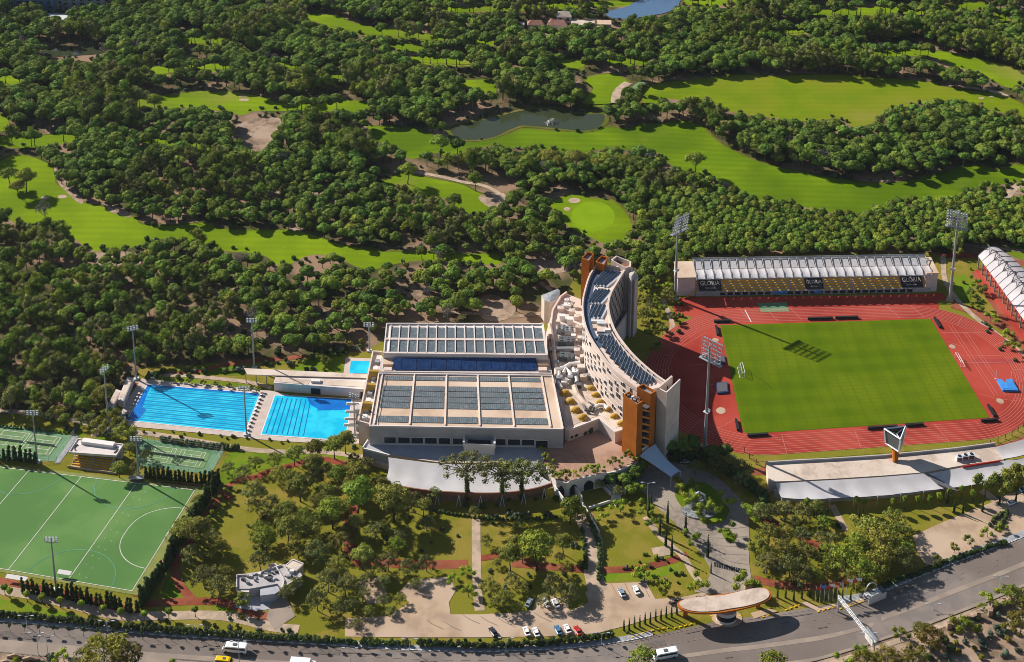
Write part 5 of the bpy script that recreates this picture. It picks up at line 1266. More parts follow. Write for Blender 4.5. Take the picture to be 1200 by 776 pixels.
# south half: clusters of short collectors
for s0 in (.61, .653, .696, .739, .782, .825, .868, .911, .95):
    for k in range(4):
        t0 = .22+.155*k; a = roofpt(s0+.014, t0, ZH-.9); e = a+Vector((1.3, 4.7, 0)); collector(a, e, 2.25)
for s0, t0, L_, W_, h_, mt in ((.46,.5,5.5,1.2,1.2,'trim_white'),(.485,.62,4,1.6,1.6,'metal_white'),(.50,.42,3.6,3.0,.9,'roof_cream'),(.53,.55,4.2,3.6,1.2,'wall_cream'),(.545,.75,2.4,1.6,2,'trim_white'),(.56,.5,3.4,1.8,.8,'collector'),(.585,.32,4,1.4,.8,'collector'),(.575,.66,3,1.6,1.1,'metal_grey'),(.19,.55,3,.8,.9,'trim_white'),(.02,.4,3,1.6,.8,'metal_grey')):
    c = roofpt(s0, t0, ZH-.9); part('roof_plant', MB().box(c.x-L_/2, c.x+L_/2, c.y-W_/2, c.y+W_/2, ZH-.91, ZH-.9+h_), mt, ho)
# long sloping fin on the inner court side
part('court_fin', MB().wall(P(722,390,10), P(735,370,10), .7, 0, 12), 'wall_white', ho)
# north shafts
def shaft(name, q, z0, z1, mt, par, rim=1.0, inner='metal_dark', depth=2.2, th=.55, label=None):
    w = [P(u, v, z1) for u, v in q]; c = sum(w, Vector((0, 0)))/len(w)
    part(name, MB().prism(w, z0, z1-depth), mt, par, label)
    for i in range(len(w)):
        a, b = w[i], w[(i+1) % len(w)]; ia, ib = a+(c-a).normalized()*th*1.3, b+(c-b).normalized()*th*1.3
        part('rim_wall', MB().prism([a, b, ib, ia], z1-depth, z1), mt, par)
    part('shaft_floor', MB().prism([p+(c-p)*.2 for p in w], z1-depth, z1-depth+.1), inner, par)
shaft('stair_shaft', [(716,304.5),(722,299.5),(739.5,306.5),(739.5,312.5),(733,313.8)], 0, 34.5, 'wall_cream', ho, inner='fascia')
for k, (u, v, z) in enumerate(((741,317,33),(745,323,30))):
    q = [(u-4,v+4),(u+1,v-2),(u+3,v+1),(u-1,v+7)]; part('rear_fin', MB().prism([P(a, b, z) for a, b in q], 0, z), 'wall_white', ho)
# orange towers
def tower(label, q, z0, z1):
    w = [P(u, v, z1) for u, v in q]; c = sum(w, Vector((0, 0)))/len(w)
    t = thing('orange_tower', label, 'tower', (c.x, c.y, z0)); shaft('shaft', q, z0, z1, 'orange_wall', t, inner='metal_grey', depth=1.3, th=.4); return t, w
tA, wA = tower('broad orange tower nearest the entrance with plant pipes on its top', [(730.5,462.5),(737,458.5),(753.5,470),(747,474)], 0, 34)
tB, wB = tower('orange tower joined to the end of the curved hotel beside the white shaft', [(746.5,453.5),(753.5,449.5),(768.5,458.5),(762.5,462)], 0, 35.5)
tC, wC = tower('slender orange tower standing free at the far left end of the hotel', [(681.5,302.5),(689,294.5),(696,297),(690,305.5)], 0, 37)
tD, wD = tower('short topped orange stair tower rising from the far end of the hotel roof', [(698,306.5),(705,299.5),(712,301),(708,310.5)], 0, 36)
cA = sum(wA, Vector((0, 0)))/4
for k in range(3):
    p = cA+Vector((-2+k*1.7, 1-k*.9)); part('vent_pipe', MB().tube([(p.x, p.y, 32.5), (p.x, p.y, 34.4), (p.x+.8, p.y, 34.5)], .55, 8), 'metal_white' if k % 2 else 'metal_dark', tA)
# balconies bridging tower A and B, with slanting orange fins
for k in range(8):
    z = 29.5-k*3.3; a, b = wA[1].lerp(wA[2], .8), wB[0].lerp(wB[3], .6)
    part('balcony_floor', MB().prism([wA[1], wA[2], wB[3], wB[0]], z-.25, z), 'metal_dark', tB)
    q0, q1 = V3(wA[2], z+.3), V3(wB[3], z-2.4); m_ = MB(); nn = Vector((0, -.25, 0))
    m_.obox((q0+q1)/2, (q1-q0)/2, (0, .18, 0), (0, 0, .35)); part('slanting_fin', m_, 'orange_fin', tB)
part('link_wall', MB().prism([wA[1], wA[1].lerp(wA[2], .3), wB[0].lerp(wB[3], .3), wB[0]], 0, 31), 'metal_dark', tB)
part('entrance_wall', MB().wall(wA[2]+Vector((.2, .2)), wB[3]+Vector((0, .2)), .3, 4, 11), 'wall_white', tB)
for k in range(6):
    z = 30-k*4.2; a, b = wC[3], wD[0]; part('link_slab', MB().wall(a+Vector((.2, 0)), b+Vector((-.2, 0)), 1.6, z, z+.6), 'trim_white', tC)
# white end shaft with V notch
es_ = thing('white_tower', 'pale windowless end tower with a notched top beside the running track', 'tower', (P(785, 525).x, P(785, 525).y, 0))
ZW = 34
WA_, WB_, WC_, WD_ = P(770,454,ZW), P(786.5,440,ZW), P(797.5,444.5,ZW), P(781.5,460,ZW)
part('core', MB().prism([WA_, WD_, WC_, WB_], 0, ZW-4.5), 'wall_white', es_)
n1 = (WD_-WA_)*.16
part('side_wall', MB().prism([WA_, WA_+n1, WB_+n1, WB_], ZW-4.5, ZW), 'wall_cream', es_)
n2 = (WA_-WD_)*.10
part('side_wall', MB().prism([WD_, WC_, WC_+n2, WD_+n2], ZW-4.5, ZW), 'wall_white', es_)
part('front_wall', MB().prism([WA_+n1, WD_+n2, WD_+n2+(WB_-WA_)*.06, WA_+n1+(WB_-WA_)*.06], ZW-4.5, ZW-.2), 'wall_cream', es_)
part('roof_plate', MB().prism([WA_+n1+(WB_-WA_)*.06, WD_+n2+(WB_-WA_)*.06, WC_+n2-(WB_-WA_)*.02, WB_+n1-(WB_-WA_)*.02], ZW-4.49, ZW-4.2), 'wall_cream', es_)
# blue white entrance sail
sl = thing('entrance_sail', 'pale blue membrane sail over the hotel entrance at the foot of the orange tower', 'canopy', (P(788, 566).x, P(788, 566).y, 0))
c4 = [(V3(P(749.5,534.5,9), 9)), V3(P(768,520.5,11), 11), V3(P(797.5,552.5,6.2), 6.2), V3(P(786.5,559,5.2), 5.2)]
m_ = MB(); G_ = 10; vs = []
for i in range(G_+1):
    for j in range(G_+1):
        f, h = i/G_, j/G_
        e0 = c4[0].lerp(c4[3], f); e1 = c4[1].lerp(c4[2], f); mid_ = (c4[0]+c4[1]+c4[2]+c4[3])/4
        pz = e0.lerp(e1, h); pinch = .16*sin(pi*f)*(abs(h-.5)*2)**2*(1 if f > .0 else 0); cen = e0.lerp(e1, .5); pz = pz.lerp(cen, pinch)
        vs.append((pz.x, pz.y, pz.z-.5*sin(pi*f)+.5*sin(pi*h)))
m_.add(vs, [(i*(G_+1)+j, i*(G_+1)+j+1, (i+1)*(G_+1)+j+1, (i+1)*(G_+1)+j) for i in range(G_) for j in range(G_)]); part('sail', m_, 'membrane_blue', sl, smooth=True)
for p in (c4[2], c4[3]): part('mast', MB().tube([(p.x, p.y, 0), tuple(p)], .16, 6), 'metal_white', sl)

# ================================================================ GATE CANOPY
gc = thing('gate_canopy', 'long rounded concrete gate roof with orange rim over the entrance, casting an oval shadow', 'canopy', (P(850, 726).x, P(850, 726).y, 0))
ZG = 7.5
outl = smooth([(793.5,708),(796,704),(806,701),(830,697.5),(860,693.5),(882,689),(893,688),(901,690),(904.5,695),(902,701),(890,707),(868,713),(840,717.5),(815,717.5),(800,714)], 4)
w = PL(outl, ZG); cc = P(850, 703, ZG)
inn = [p+(cc-p).normalized()*.9 for p in w]
part('rim', MB().prism(w, ZG-.85, ZG-.25), 'orange_wall', gc); part('roof_field', MB().prism(inn, ZG-.3, ZG), 'roof_dusty', gc)
c = P(851, 727); part('gatehouse', MB().prism([(c.x+3.6*cos(a*pi/8), c.y+2.6*sin(a*pi/8)) for a in range(16)], .3, 4.6), 'wall_white', gc)
part('gatehouse_glazing', MB().prism([(c.x+3.65*cos(a*pi/8), c.y+2.65*sin(a*pi/8)) for a in range(16)], 1.3, 3.2), 'glass_dark', gc)
for u, v in ((803,722),(888,712)): p = P(u, v); part('column', MB().box(p.x-.8, p.x+.8, p.y-.5, p.y+.5, 0, ZG-1.3), 'orange_wall', gc)
p = P(877, 689); single('gate_pillar', MB().box(p.x-1.3, p.x+1.3, p.y-1, p.y+1, 0, 2.6).box(p.x-1.5, p.x+1.5, p.y-1.2, p.y+1.2, 2.6, 2.8), 'roof_cream', 'cream gate pillar at the right edge of the entrance road behind the gate roof', 'pillar', loc=(p.x, p.y, 0))
# ================================================================ OLD HOUSE IN THE PARK
oh = thing('flat_house', 'white flat roofed house with cluttered roof among the park trees', 'house', (P(310, 695).x, P(310, 695).y, 0))
zz = 3.9
def pr(q, z0, z1, mt, name='wing'): return part(name, MB().prism([P(u, v, z1) for u, v in q], z0, z1), mt, oh)
pr([(277.5,675),(292,671.5),(311,669),(325,665),(333,661),(353,672),(354,676),(331,690),(325,684),(292,690),(278,690)], 0, zz, 'wall_grey')
pr([(335,664),(343,657),(355.5,662),(347,670)], 0, zz+.6, 'roof_dusty'); pr([(277,688),(292,690),(292,694),(278,693)], 0, zz-.4, 'wall_white')
pr([(305,689),(324,683),(328,692),(322,696),(305,698)], 0, 3.4, 'terrace_roof')
pr([(314,662),(322,659),(326,662),(318,666)], 0, 3.2, 'wall_cream')
for q in ([(277.5,675),(296,674.5),(312,669.5),(330,663)], [(324,666),(333,681),(331,690)], [(354,676),(331,690)], [(277.5,675),(277.5,690)], [(335,664),(343,657),(355.5,662),(347,670),(335,664)]):
    w = [P(u, v, zz) for u, v in q]
    for a, b in zip(w, w[1:]): part('parapet', MB().wall(a, b, .35, zz-.1, zz+.7), 'wall_white', oh)
for k in range(26):
    u = 283+rnd.random()*60; v = 680-(u-283)*.14+rnd.uniform(-5, 5)
    c = P(u, v, zz); s_ = rnd.uniform(.3, .9); part('roof_clutter', MB().box(c.x-s_, c.x+s_, c.y-s_*.6, c.y+s_*.6, zz, zz+rnd.uniform(.3, 1.1)), rnd.choice(['metal_grey', 'trim_white', 'metal_dark', 'tile_red', 'wall_grey']), oh)
for k in range(3):
    a, b = P(306, 690.5, 3.6), P(323, 687, 3.6); p0, p1 = a.lerp(b, .05+k*.32), a.lerp(b, .3+k*.32); part('window', MB().wall(p0, p1, .2, .8, 2.6, -.6), 'glass_dark', oh)

# ================================================================ FAR BUILDINGS
def block(label, u, v, w, d, h, wall, roof, cat='building', name='villa', pitch=False, rz=0, nf=0):
    c = P(u, v); t = thing(name, label, cat, (c.x, c.y, 0)); ca, sa = cos(rz), sin(rz)
    q = [Vector((c.x+x*ca-y*sa, c.y+x*sa+y*ca)) for x, y in ((-w/2, -d/2), (w/2, -d/2), (w/2, d/2), (-w/2, d/2))]
    part('wall', MB().prism(q, 0, h), wall, t)
    ctr = Vector((c.x, c.y)); e = [ctr+(p-ctr)*1.06 for p in q]
    if pitch:
        r0, r1 = e[0].lerp(e[3], .5).lerp(e[1].lerp(e[2], .5), .2), e[1].lerp(e[2], .5).lerp(e[0].lerp(e[3], .5), .2)
        m_ = MB(); m_.add([V3(p, h+.05) for p in e]+[V3(r0, h+2.4), V3(r1, h+2.4)], [(0,1,5,4),(1,2,5),(2,3,4,5),(3,0,4)]); part('roof', m_, roof, t)
    else: part('roof', MB().prism(e, h+.01, h+.5), roof, t)
    nf = nf or max(1, int(h/3.4))
    for f in range(nf):
        for k in range(max(2, int(w/5))):
            a = q[0].lerp(q[1], (k+.3)/max(2, int(w/5))); b = q[0].lerp(q[1], (k+.72)/max(2, int(w/5)))
            part('window', MB().wall(a, b, .2, .9+f*3.3, 2.6+f*3.3, -.15), 'glass_dark', t)
    return t
for lab, *a in [
 ('round pale clubhouse with a dark inner court, largest of the low houses above the pond', 683, 34.5, 15, 10, 4.5, 'wall_white', 'roof_dusty'),
 ('low clubhouse wing with pink roof just left of the round clubhouse', 653, 34, 13, 8, 4.5, 'wall_white', 'tile_red'),
 ('tall gabled middle house of the clubhouse group by the far lake', 661, 28, 10, 8, 7, 'wall_white', 'roof_dusty'),
 ('small white house at the left end of the clubhouse group', 608, 34, 7, 6, 3.5, 'wall_white', 'roof_dusty'),
 ('white house with brown roof second from the left in the clubhouse group', 628, 33.5, 11, 7, 4, 'wall_white', 'tile_red'),
 ('red walled house in the front row of the clubhouse group', 697, 40, 12, 6, 4, 'tile_red', 'roof_dusty'),
 ('white house at the right end of the clubhouse group', 708, 34, 9, 7, 4.5, 'wall_white', 'roof_cream'),
 ('small hut in front of the clubhouse group among pines', 661, 43, 8, 6, 3.5, 'wall_white', 'roof_dusty')]:
    u, v, w, d, h, wl_, rf = a; block(lab, u, v, w, d, h, wl_, rf, 'house', pitch=(u in (653, 628, 661)))
for lab, *a in [
 ('blue hotel block at the upper left corner behind the pines', 28, 10, 46, 16, 15, 'car_blue', 'roof_dusty'),
 ('red roofed block at the very corner of the upper left', 3, 8, 20, 14, 10, 'car_red', 'tile_red'),
 ('white apartment block left of the blue grey one at the upper left', 75, 6, 26, 14, 13, 'town_wall', 'tile_red'),
 ('blue grey block with white windows right of the town blocks', 105, 8, 34, 14, 13, 'car_silver', 'tile_red'),
 ('pale block with red roof on the skyline of the forest, upper left', 55, -2, 30, 14, 12, 'town_wall', 'tile_red'),
 ('small greenhouse with pale blue roof beyond the long shed', 128, 18, 10, 8, 4, 'car_silver', 'metal_white'),
 ('white hut beside the forest road near the upper left shed', 144, 14, 9, 6, 4, 'town_wall', 'trim_white'),
 ('small red roofed house in the far pines left of the centre', 187, 5, 14, 8, 4, 'town_wall', 'tile_red'),
 ('red roofed house in the far pines right of the other red roof', 257, 5, 14, 8, 4, 'town_wall', 'tile_red'),
 ('long low shed with pale roof in the upper left forest', 74, 26, 46, 9, 3.5, 'wall_grey', 'metal_white')]:
    u, v, w, d, h, wl_, rf = a; block(lab, u, v, w, d, h, wl_, rf, name='town_block')
# footbridge slab by the driving range
t = thing('golf_bridge', 'pale green slab bridge with dark arch beside the driving range', 'bridge', (P(745, 104).x, P(745, 104).y, 0))
part('deck', MB().prism([P(733,108,2), P(748,96,2), P(756,96,2), P(745,109,2)], 1.2, 2), 'court_green', t)
part('abutment', MB().prism([P(745,109,2), P(756,96,2), P(758,97,2), P(747,110,2)], 0, 1.9), 'metal_dark', t)
# fountain jet in the pond
c = P(645, 144); m_ = MB()
for k in range(26): a = rnd.uniform(0, 2*pi); r_ = rnd.uniform(.5, 4.2); h_ = rnd.uniform(1, 3.4); m_.tube([(c.x, c.y, .2), (c.x+cos(a)*r_*.6, c.y+sin(a)*r_*.6, h_), (c.x+cos(a)*r_*1.2, c.y+sin(a)*r_*1.2, .3)], .12, 3)
single('fountain_jet', m_, 'trim_white', 'white fountain spray in the middle of the golf course pond', 'fountain', loc=(c.x, c.y, 0))
# ================================================================ MASTS, LAMPS, VEHICLES
def base_h(b, top):   # height of a mast whose foot and top are seen at b and top
    q = P(*b); lo_, hi_ = 0, 90
    for _ in range(40):
        m_ = (lo_+hi_)/2
        if PX(q.x, q.y, m_)[1] > top[1]: lo_ = m_
        else: hi_ = m_
    return q, lo_
def stadium_mast(label, b, top, face):
    c, h = base_h(b, top); t = thing('floodlight_mast', label, 'floodlight', (c.x, c.y, 0), face)   # local -y faces the pitch
    H = h-9.5
    part('pole', MB().tube([(0, 0, 0), (0, 0, H*.5), (0, 0, h-1)], [.8, .6, .4], 10), 'mast', t, local=True)
    part('base', MB().box(-1.6, 1.6, -1.6, 1.6, 0, .9), 'concrete', t, local=True)
    m_ = MB(); m_.box(-1.2, 1.2, -1.0, 1.0, H*.42, H*.42+.25); m_.box(-1.2, 1.2, -1.0, -.9, H*.42+.3, H*.42+1.3)
    part('ladder_platform', m_, 'metal_white', t, local=True)
    m_ = MB(); Wd = 4.9; lean = .35
    for k in range(6): z = H+.6+k*1.75; y = -1.1-k*lean*.6; m_.tube([(-Wd, y, z), (Wd, y, z)], .12, 4)
    for x in (-Wd, -Wd/2, 0, Wd/2, Wd): m_.tube([(x, -1.1, H+.4), (x, -1.1-5*lean*.6, H+9.6)], .13, 4)
    m_.tube([(-Wd, -1.1, H+.5), (0, 0, H+5), (Wd, -1.1, H+.5)], .12, 4)
    m_.box(-Wd-.5, Wd+.5, -2.2, -.2, H-.1, H+.12); m_.tube([(-Wd-.5, -2.2, H+1), (Wd+.5, -2.2, H+1)], .07, 4)
    part('lamp_frame', m_, 'mast', t, local=True)
    for k in range(6):
        for j in range(8):
            x = -Wd+.62+j*1.235; z = H+1.0+k*1.6; y = -1.3-k*lean*.6
            lm_ = MB(); lm_.tube([(x, y, z), (x, y-.55, z-.38)], [.34, .50], 7)
            o = part('floodlight', lm_, 'lamp_glass', t, local=True)
    return t
stadium_mast('tall stadium floodlight mast behind the left end of the main stand', (791,351), (799,250), R(40))
stadium_mast('tall stadium floodlight mast at the far right corner of the red track', (1113,352), (1125.5,245), R(-25))
stadium_mast('tall stadium floodlight mast in front of the pitch beside the white tower', (826,524), (835,402), R(140))
def small_mast(label, b, top, face, style=0):
    c, h = base_h(b, top); t = thing('light_mast', label, 'light mast', (c.x, c.y, 0), face)
    part('pole', MB().tube([(0, 0, 0), (0, 0, h*.55), (0, 0, h)], [.42, .32, .2], 8), 'mast', t, local=True)
    part('base', MB().box(-1.1, 1.1, -.8, .8, 0, .8), 'metal_white', t, local=True)
    m_ = MB()
    for k in range(3 if style == 0 else 2): z = h-.2-k*1.0; m_.tube([(-2.3, 0, z), (2.3, 0, z)], .07, 4)
    m_.tube([(-2.4, 0, h-2.2), (-2.4, 0, h)], .08, 4); m_.tube([(2.4, 0, h-2.2), (2.4, 0, h)], .08, 4)
    m_.tube([(0, 0, h-3), (-2.4, 0, h-1)], .08, 4); m_.tube([(0, 0, h-3), (2.4, 0, h-1)], .08, 4); part('lamp_frame', m_, 'mast', t, local=True)
    for k in range(3 if style == 0 else 2):
        for x in (-1.9, -.65, .65, 1.9):
            z = h-.2-k*.85; part('floodlight', MB().box(x-.36, x+.36, -.45, .05, z-.15, z+.2), 'lamp_glass', t, local=True)
    return t
for lab, b, tp_, f in [
 ('light mast standing beside the left tennis court above the green field', (44,542), (37,481), 0),
 ('light mast standing in the cypress row below the green field', (66,692), (60.5,630), R(180)),
 ('light mast at the left corner of the long pool, among the trees', (127,494), (123,430), R(60)),
 ('light mast at the upper left corner of the long pool', (160,445), (155,382), R(20)),
 ('light mast behind the lawn between the long pool and the wood', (298,432), (294.5,373), R(0)),
 ('light mast beside the small square pool at the left edge of the hall', (433,412), (430,378), R(0)),
 ('light mast in front of the long pool at its right hand corner', (289,510), (286,453), R(180)),
 ('light mast by the court corner above the green field, left of the white stand', (163,562), (161,512), R(180)),
 ('light mast beside the diving tower in front of the square pool', (416,512), (413,462), R(160))]: small_mast(lab, b, tp_, f)
def street_lamp(label, b, top, two=True, arm=R(0), group=None):
    c, h = base_h(b, top); t = thing('street_lamp', label, 'street lamp', (c.x, c.y, 0), arm, group)
    part('pole', MB().tube([(0, 0, 0), (0, 0, h)], [.14, .09], 6), 'metal_white', t, local=True)
    m_ = MB(); m_.tube([(0, 0, h-.4), (1.0, 0, h+.1), (2.0, 0, h+.2)], .07, 4)
    if two: m_.tube([(0, 0, h-.4), (-1.0, 0, h+.1), (-2.0, 0, h+.2)], .07, 4)
    part('arm', m_, 'metal_white', t, local=True)
    for s in ((1, -1) if two else (1,)): part('lamp_head', MB().obox((2.3*s, 0, h+.2), (.55, 0, 0), (0, .2, 0), (0, 0, .12)), 'lamp_glass', t, local=True)
for lab, b, tp_ in [('double armed street lamp above the hedge below the left end of the green field', (31.5,735), (30,722)), ('double armed street lamp by the hedge below the middle of the green field', (126,741), (126,728)),
 ('double armed street lamp by the hedge below the red path fork', (229,746), (229,733)), ('double armed street lamp at the highway edge below the empty car park', (480,763), (480,749)),
 ('double armed street lamp at the highway edge below the parked cars', (593,763), (592,748)), ('double armed street lamp at the highway edge near the entrance cypresses', (705,757), (705,742)),
 ('tall street lamp on the highway centre left of the white van', (281,784), (281,752)), ('tall street lamp on the highway centre left of the truck, near the left edge', (57,774), (60,746)),
 ('tall curved street lamp at the lower left roadside', (45,768), (38,742)), ('street lamp at the far side of the highway, left of centre', (411,790), (411,760)), ('street lamp on the far verge right of the overhead sign', (1093,715), (1088,708)),
 ('street lamp on the far verge at the right beside the leaning tree', (1170,701), (1161,676)), ('street lamp on the highway below the overhead sign', (1016,765), (1008,742)), ('street lamp among the palms by the fountain island', (758,604), (756,566))]: street_lamp(lab, b, tp_)
rw_ = 0
# cars, built once at the origin, nose along +x
def car_proto(label, mt, kind='car', name='parked_car', loc=(0, 0, 0), rz=0, group=None, cat='car'):
    t = thing(name, label, cat, loc, rz, group)
    if kind == 'car': Lc, Wc, prof = 4.5, 1.8, [(-2.25,.45),(-2.25,.95),(-1.7,1.0),(-1.2,1.42),(.4,1.45),(1.1,1.0),(2.0,.86),(2.25,.6),(2.25,.4)]; glass = [(-1.5,1.05),(-1.15,1.36),(.38,1.39),(.9,1.05)]
    elif kind == 'van': Lc, Wc, prof = 7.0, 2.2, [(-3.5,.5),(-3.5,2.6),(-3.2,2.75),(1.9,2.75),(2.6,2.5),(3.2,1.5),(3.5,1.2),(3.5,.45)]; glass = [(-3.2,1.6),(-3.2,2.3),(2.2,2.3),(2.9,1.6)]
    else: Lc, Wc, prof = 2.4, 2.3, [(2.5,.5),(2.5,2.3),(2.7,2.6),(4.1,2.6),(4.6,1.6),(4.7,.5)]; glass = [(3.0,1.7),(3.0,2.4),(4.1,2.4),(4.4,1.7)]
    m_ = MB(); n = len(prof); ins = [0.0 if z < 1.0 or kind != 'car' else .18 for x, z in prof]
    m_.add([(x, -Wc/2+i_, z) for (x, z), i_ in zip(prof, ins)]+[(x, Wc/2-i_, z) for (x, z), i_ in zip(prof, ins)], [tuple(range(n)) if kind == 'truck' else tuple(range(n-1, -1, -1)), tuple(range(n, 2*n)) if kind != 'truck' else tuple(range(2*n-1, n-1, -1))]+[((i, n+i, n+(i+1) % n, (i+1) % n) if kind != 'truck' else (i, (i+1) % n, n+(i+1) % n, n+i)) for i in range(n)])
    part('body', m_, mt, t, local=True)
    n = len(glass); y = Wc/2-(.10 if kind == 'car' else -.02)
    for s in (-1, 1):
        m_ = MB(); m_.add([(x, s*(y-(.06 if z > 1.2 and kind == 'car' else 0)), z) for x, z in glass], [tuple(range(n))]); part('side_window', m_, 'glass_dark', t, local=True)
    if kind == 'car':
        part('windscreen', MB().add([(1.12,-.72,1.03),(1.12,.72,1.03),(.45,.62,1.45),(.45,-.62,1.45)], [(0,1,2,3)]), 'glass_dark', t, local=True)
        part('rear_window', MB().add([(-1.74,.7,1.05),(-1.74,-.7,1.05),(-1.23,-.62,1.45),(-1.23,.62,1.45)], [(0,1,2,3)]), 'glass_dark', t, local=True)
    elif kind == 'van':
        part('windscreen', MB().add([(3.22,-.95,1.52),(3.22,.95,1.52),(2.66,.9,2.48),(2.66,-.9,2.48)], [(0,1,2,3)]), 'glass_dark', t, local=True)
        part('roof_hatch', MB().box(-.6, .5, -.45, .45, 2.75, 2.95), 'screen', t, local=True)
    else:
        part('windscreen', MB().add([(4.62,-1,1.62),(4.62,1,1.62),(4.14,.95,2.55),(4.14,-.95,2.55)], [(0,1,2,3)]), 'glass_dark', t, local=True)
        part('cargo_box', MB().box(-4.6, 2.3, -1.25, 1.25, .9, 3.6), 'car_white', t, local=True); part('chassis', MB().box(-4.5, 4.2, -1, 1, .5, .9), 'metal_dark', t, local=True)
    xs = (-1.4, 1.4) if kind == 'car' else (-2.3, 2.3) if kind == 'van' else (-3, 3.6)
    for x in xs:
        for s in (-1, 1): part('wheel', MB().tube([(x, s*(Wc/2-.22), .34), (x, s*(Wc/2+.02), .34)], .34 if kind == 'car' else .44, 10), 'tyre', t, local=True)
    for s in (-.6, .6): part('headlight', MB().box(prof[-2][0]-.05 if kind != 'truck' else 4.62, (prof[-2][0] if kind != 'truck' else 4.7)+.03, s*Wc/1.9-.18, s*Wc/1.9+.18, .62, .8), 'lamp_glass', t, local=True)
    return t
def at(u, v, u2, v2):   # place and heading from two picture points on the ground
    a = P(u, v); b = P(u2, v2); d = b-a; return ((a.x+b.x)/2, (a.y+b.y)/2, .22), atan2(d.y, d.x)
for lab, mt, k, (a) in [
 ('white parked car left of the pair facing the lawn, below the olive tree', 'car_white', 'car', (643,714,638,703)), ('white parked car right of the pair facing the lawn, below the olive tree', 'car_white', 'car', (654,715,648,703)),
 ('pale blue parked car in the bay beside the ramp road', 'car_silver', 'car', (731,702,726,691)), ('white parked car in the bay near the red path', 'car_white', 'car', (748,699,743,688)),
 ('white parked car by the roadside hedge, leftmost of the row of four', 'car_white', 'car', (619,747,615,737)), ('white parked car by the roadside hedge with a bright yellow patch beside it', 'car_white', 'car', (630,748,626,738)),
 ('grey blue parked car half hidden by the roadside hedge', 'car_blue', 'car', (656,745,652,736)), ('white parked car between the blue car and the red car by the hedge', 'car_white', 'car', (667,744,662,734)),
 ('red car whose roof shows just above the roadside hedge', 'car_red', 'car', (679,745,675,737)), ('dark car at the lower edge of the empty car park behind the hedge', 'car_dark', 'car', (581,747,575,738)),
 ('white van parked at the upper edge of the right car park, casting shadow', 'car_white', 'car', (1181,593,1190,589)), ('small blue car at the right edge of the picture beyond the white one', 'car_blue', 'car', (1196,577,1204,573)),
 ('silver car in shade under the trees at the top of the car park', 'car_silver', 'car', (618,712,622,705))]:
    loc, rz = at(*a); car_proto(lab, mt, k, 'parked_car', loc, rz)
for lab, mt, k, nm, ct_, a in [
 ('long white minibus with dark side windows driving on the highway, lower left', 'car_white', 'van', 'minibus', 'minibus', (291,765,260,762)), ('bright yellow taxi van at the bottom edge below the white minibus', 'car_yellow', 'van', 'taxi_van', 'van', (252,777,274,779)),
 ('white box truck at the bottom edge of the highway', 'car_white', 'truck', 'box_truck', 'truck', (343,783,369,785)), ('white minibus with roof hatch driving below the gate roof', 'car_white', 'van', 'minibus', 'minibus', (793,768,766,773))]:
    loc, rz = at(*a); o = car_proto(lab, mt, k, nm, loc, rz, cat=ct_)
    if nm == 'minibus' : o.scale = (1.25, 1.15, 1.05)
    if nm == 'taxi_van': o.scale = (.85, .9, .8)
# motorbikes by the gate
for lab, (u, v) in (('dark motorcycle parked left of the gate roof, nearer one', (789,709)), ('dark motorcycle parked left of the gate roof, further one', (792,706))):
    c = P(u, v); t = thing('motorcycle', lab, 'motorcycle', (c.x, c.y, .2), R(30))
    for x in (-.7, .7): part('wheel', MB().tube([(x, -.07, .32), (x, .07, .32)], .32, 10), 'tyre', t, local=True)
    part('body', MB().box(-.5, .4, -.15, .15, .45, .85).box(-.8, -.1, -.14, .14, .85, .95), 'black', t, local=True); part('handlebar', MB().tube([(.45, -.4, 1.1), (.55, 0, 1.0), (.45, .4, 1.1)], .04, 4), 'metal_grey', t, local=True)
# bus shelter with arched sign beside the gantry
loc, rz = at(1012, 708, 1038, 697); t = thing('bus_shelter', 'white glass roofed bus shelter beside the highway with an arched frame behind', 'shelter', loc, rz)
for k in range(4): part('roof_pane', MB().box(-4.2+k*2.1, -4.2+k*2.1+1.9, -1.6, 1.6, 2.9, 3.1), 'metal_white' if k % 2 == 0 else 'glass_roof', t, local=True)
part('back_panel', MB().box(-4.2, 4.1, -1.5, -1.35, 0, 2.85), 'trim_white', t, local=True)
for x in (-4.1, 0, 4.0): part('post', MB().box(x-.1, x+.1, 1.3, 1.45, 0, 2.9), 'metal_grey', t, local=True)
part('bench', MB().box(-3, 3, -1.1, -.5, .4, .5), 'bark', t, local=True)
part('arch', MB().tube([(-2+6*sin(a)*.5+2, 2.6, 5.2*cos(a)*1.0+.1) for a in [-pi/2+pi*k/12 for k in range(13)]], .28, 6), 'trim_white', t, local=True)
part('roof_sign', MB().box(-3, 1, -1.7, -1.5, 3.1, 3.9), 'trim_white', t, local=True)
# overhead sign gantry
ZB_ = 6.8
a, b = P(983, 699.5, ZB_), P(1025, 754, ZB_)
t = thing('sign_gantry', 'white lattice gantry spanning the highway with a blue sign panel', 'gantry', (a.x, a.y, 0))
m_ = MB(); d = (b-a).normalized(); q = Vector((-d.y, d.x)); L_ = (b-a).length
for s in (-.38, .38):
    for z in (ZB_-.4, ZB_+.4): m_.tube([(a.x+q.x*s, a.y+q.y*s, z), (b.x+q.x*s, b.y+q.y*s, z)], .10, 4)
k = int(L_/1.4)
for i in range(k):
    p0 = a.lerp(b, i/k); p1 = a.lerp(b, (i+1)/k)
    for s in (-.38, .38): m_.tube([(p0.x+q.x*s, p0.y+q.y*s, ZB_-.4), (p1.x+q.x*s, p1.y+q.y*s, ZB_+.4)], .05, 3)
    m_.tube([(p0.x-q.x*.38, p0.y-q.y*.38, ZB_+.4), (p1.x+q.x*.38, p1.y+q.y*.38, ZB_+.4)], .05, 3)
part('beam', m_, 'metal_white', t)
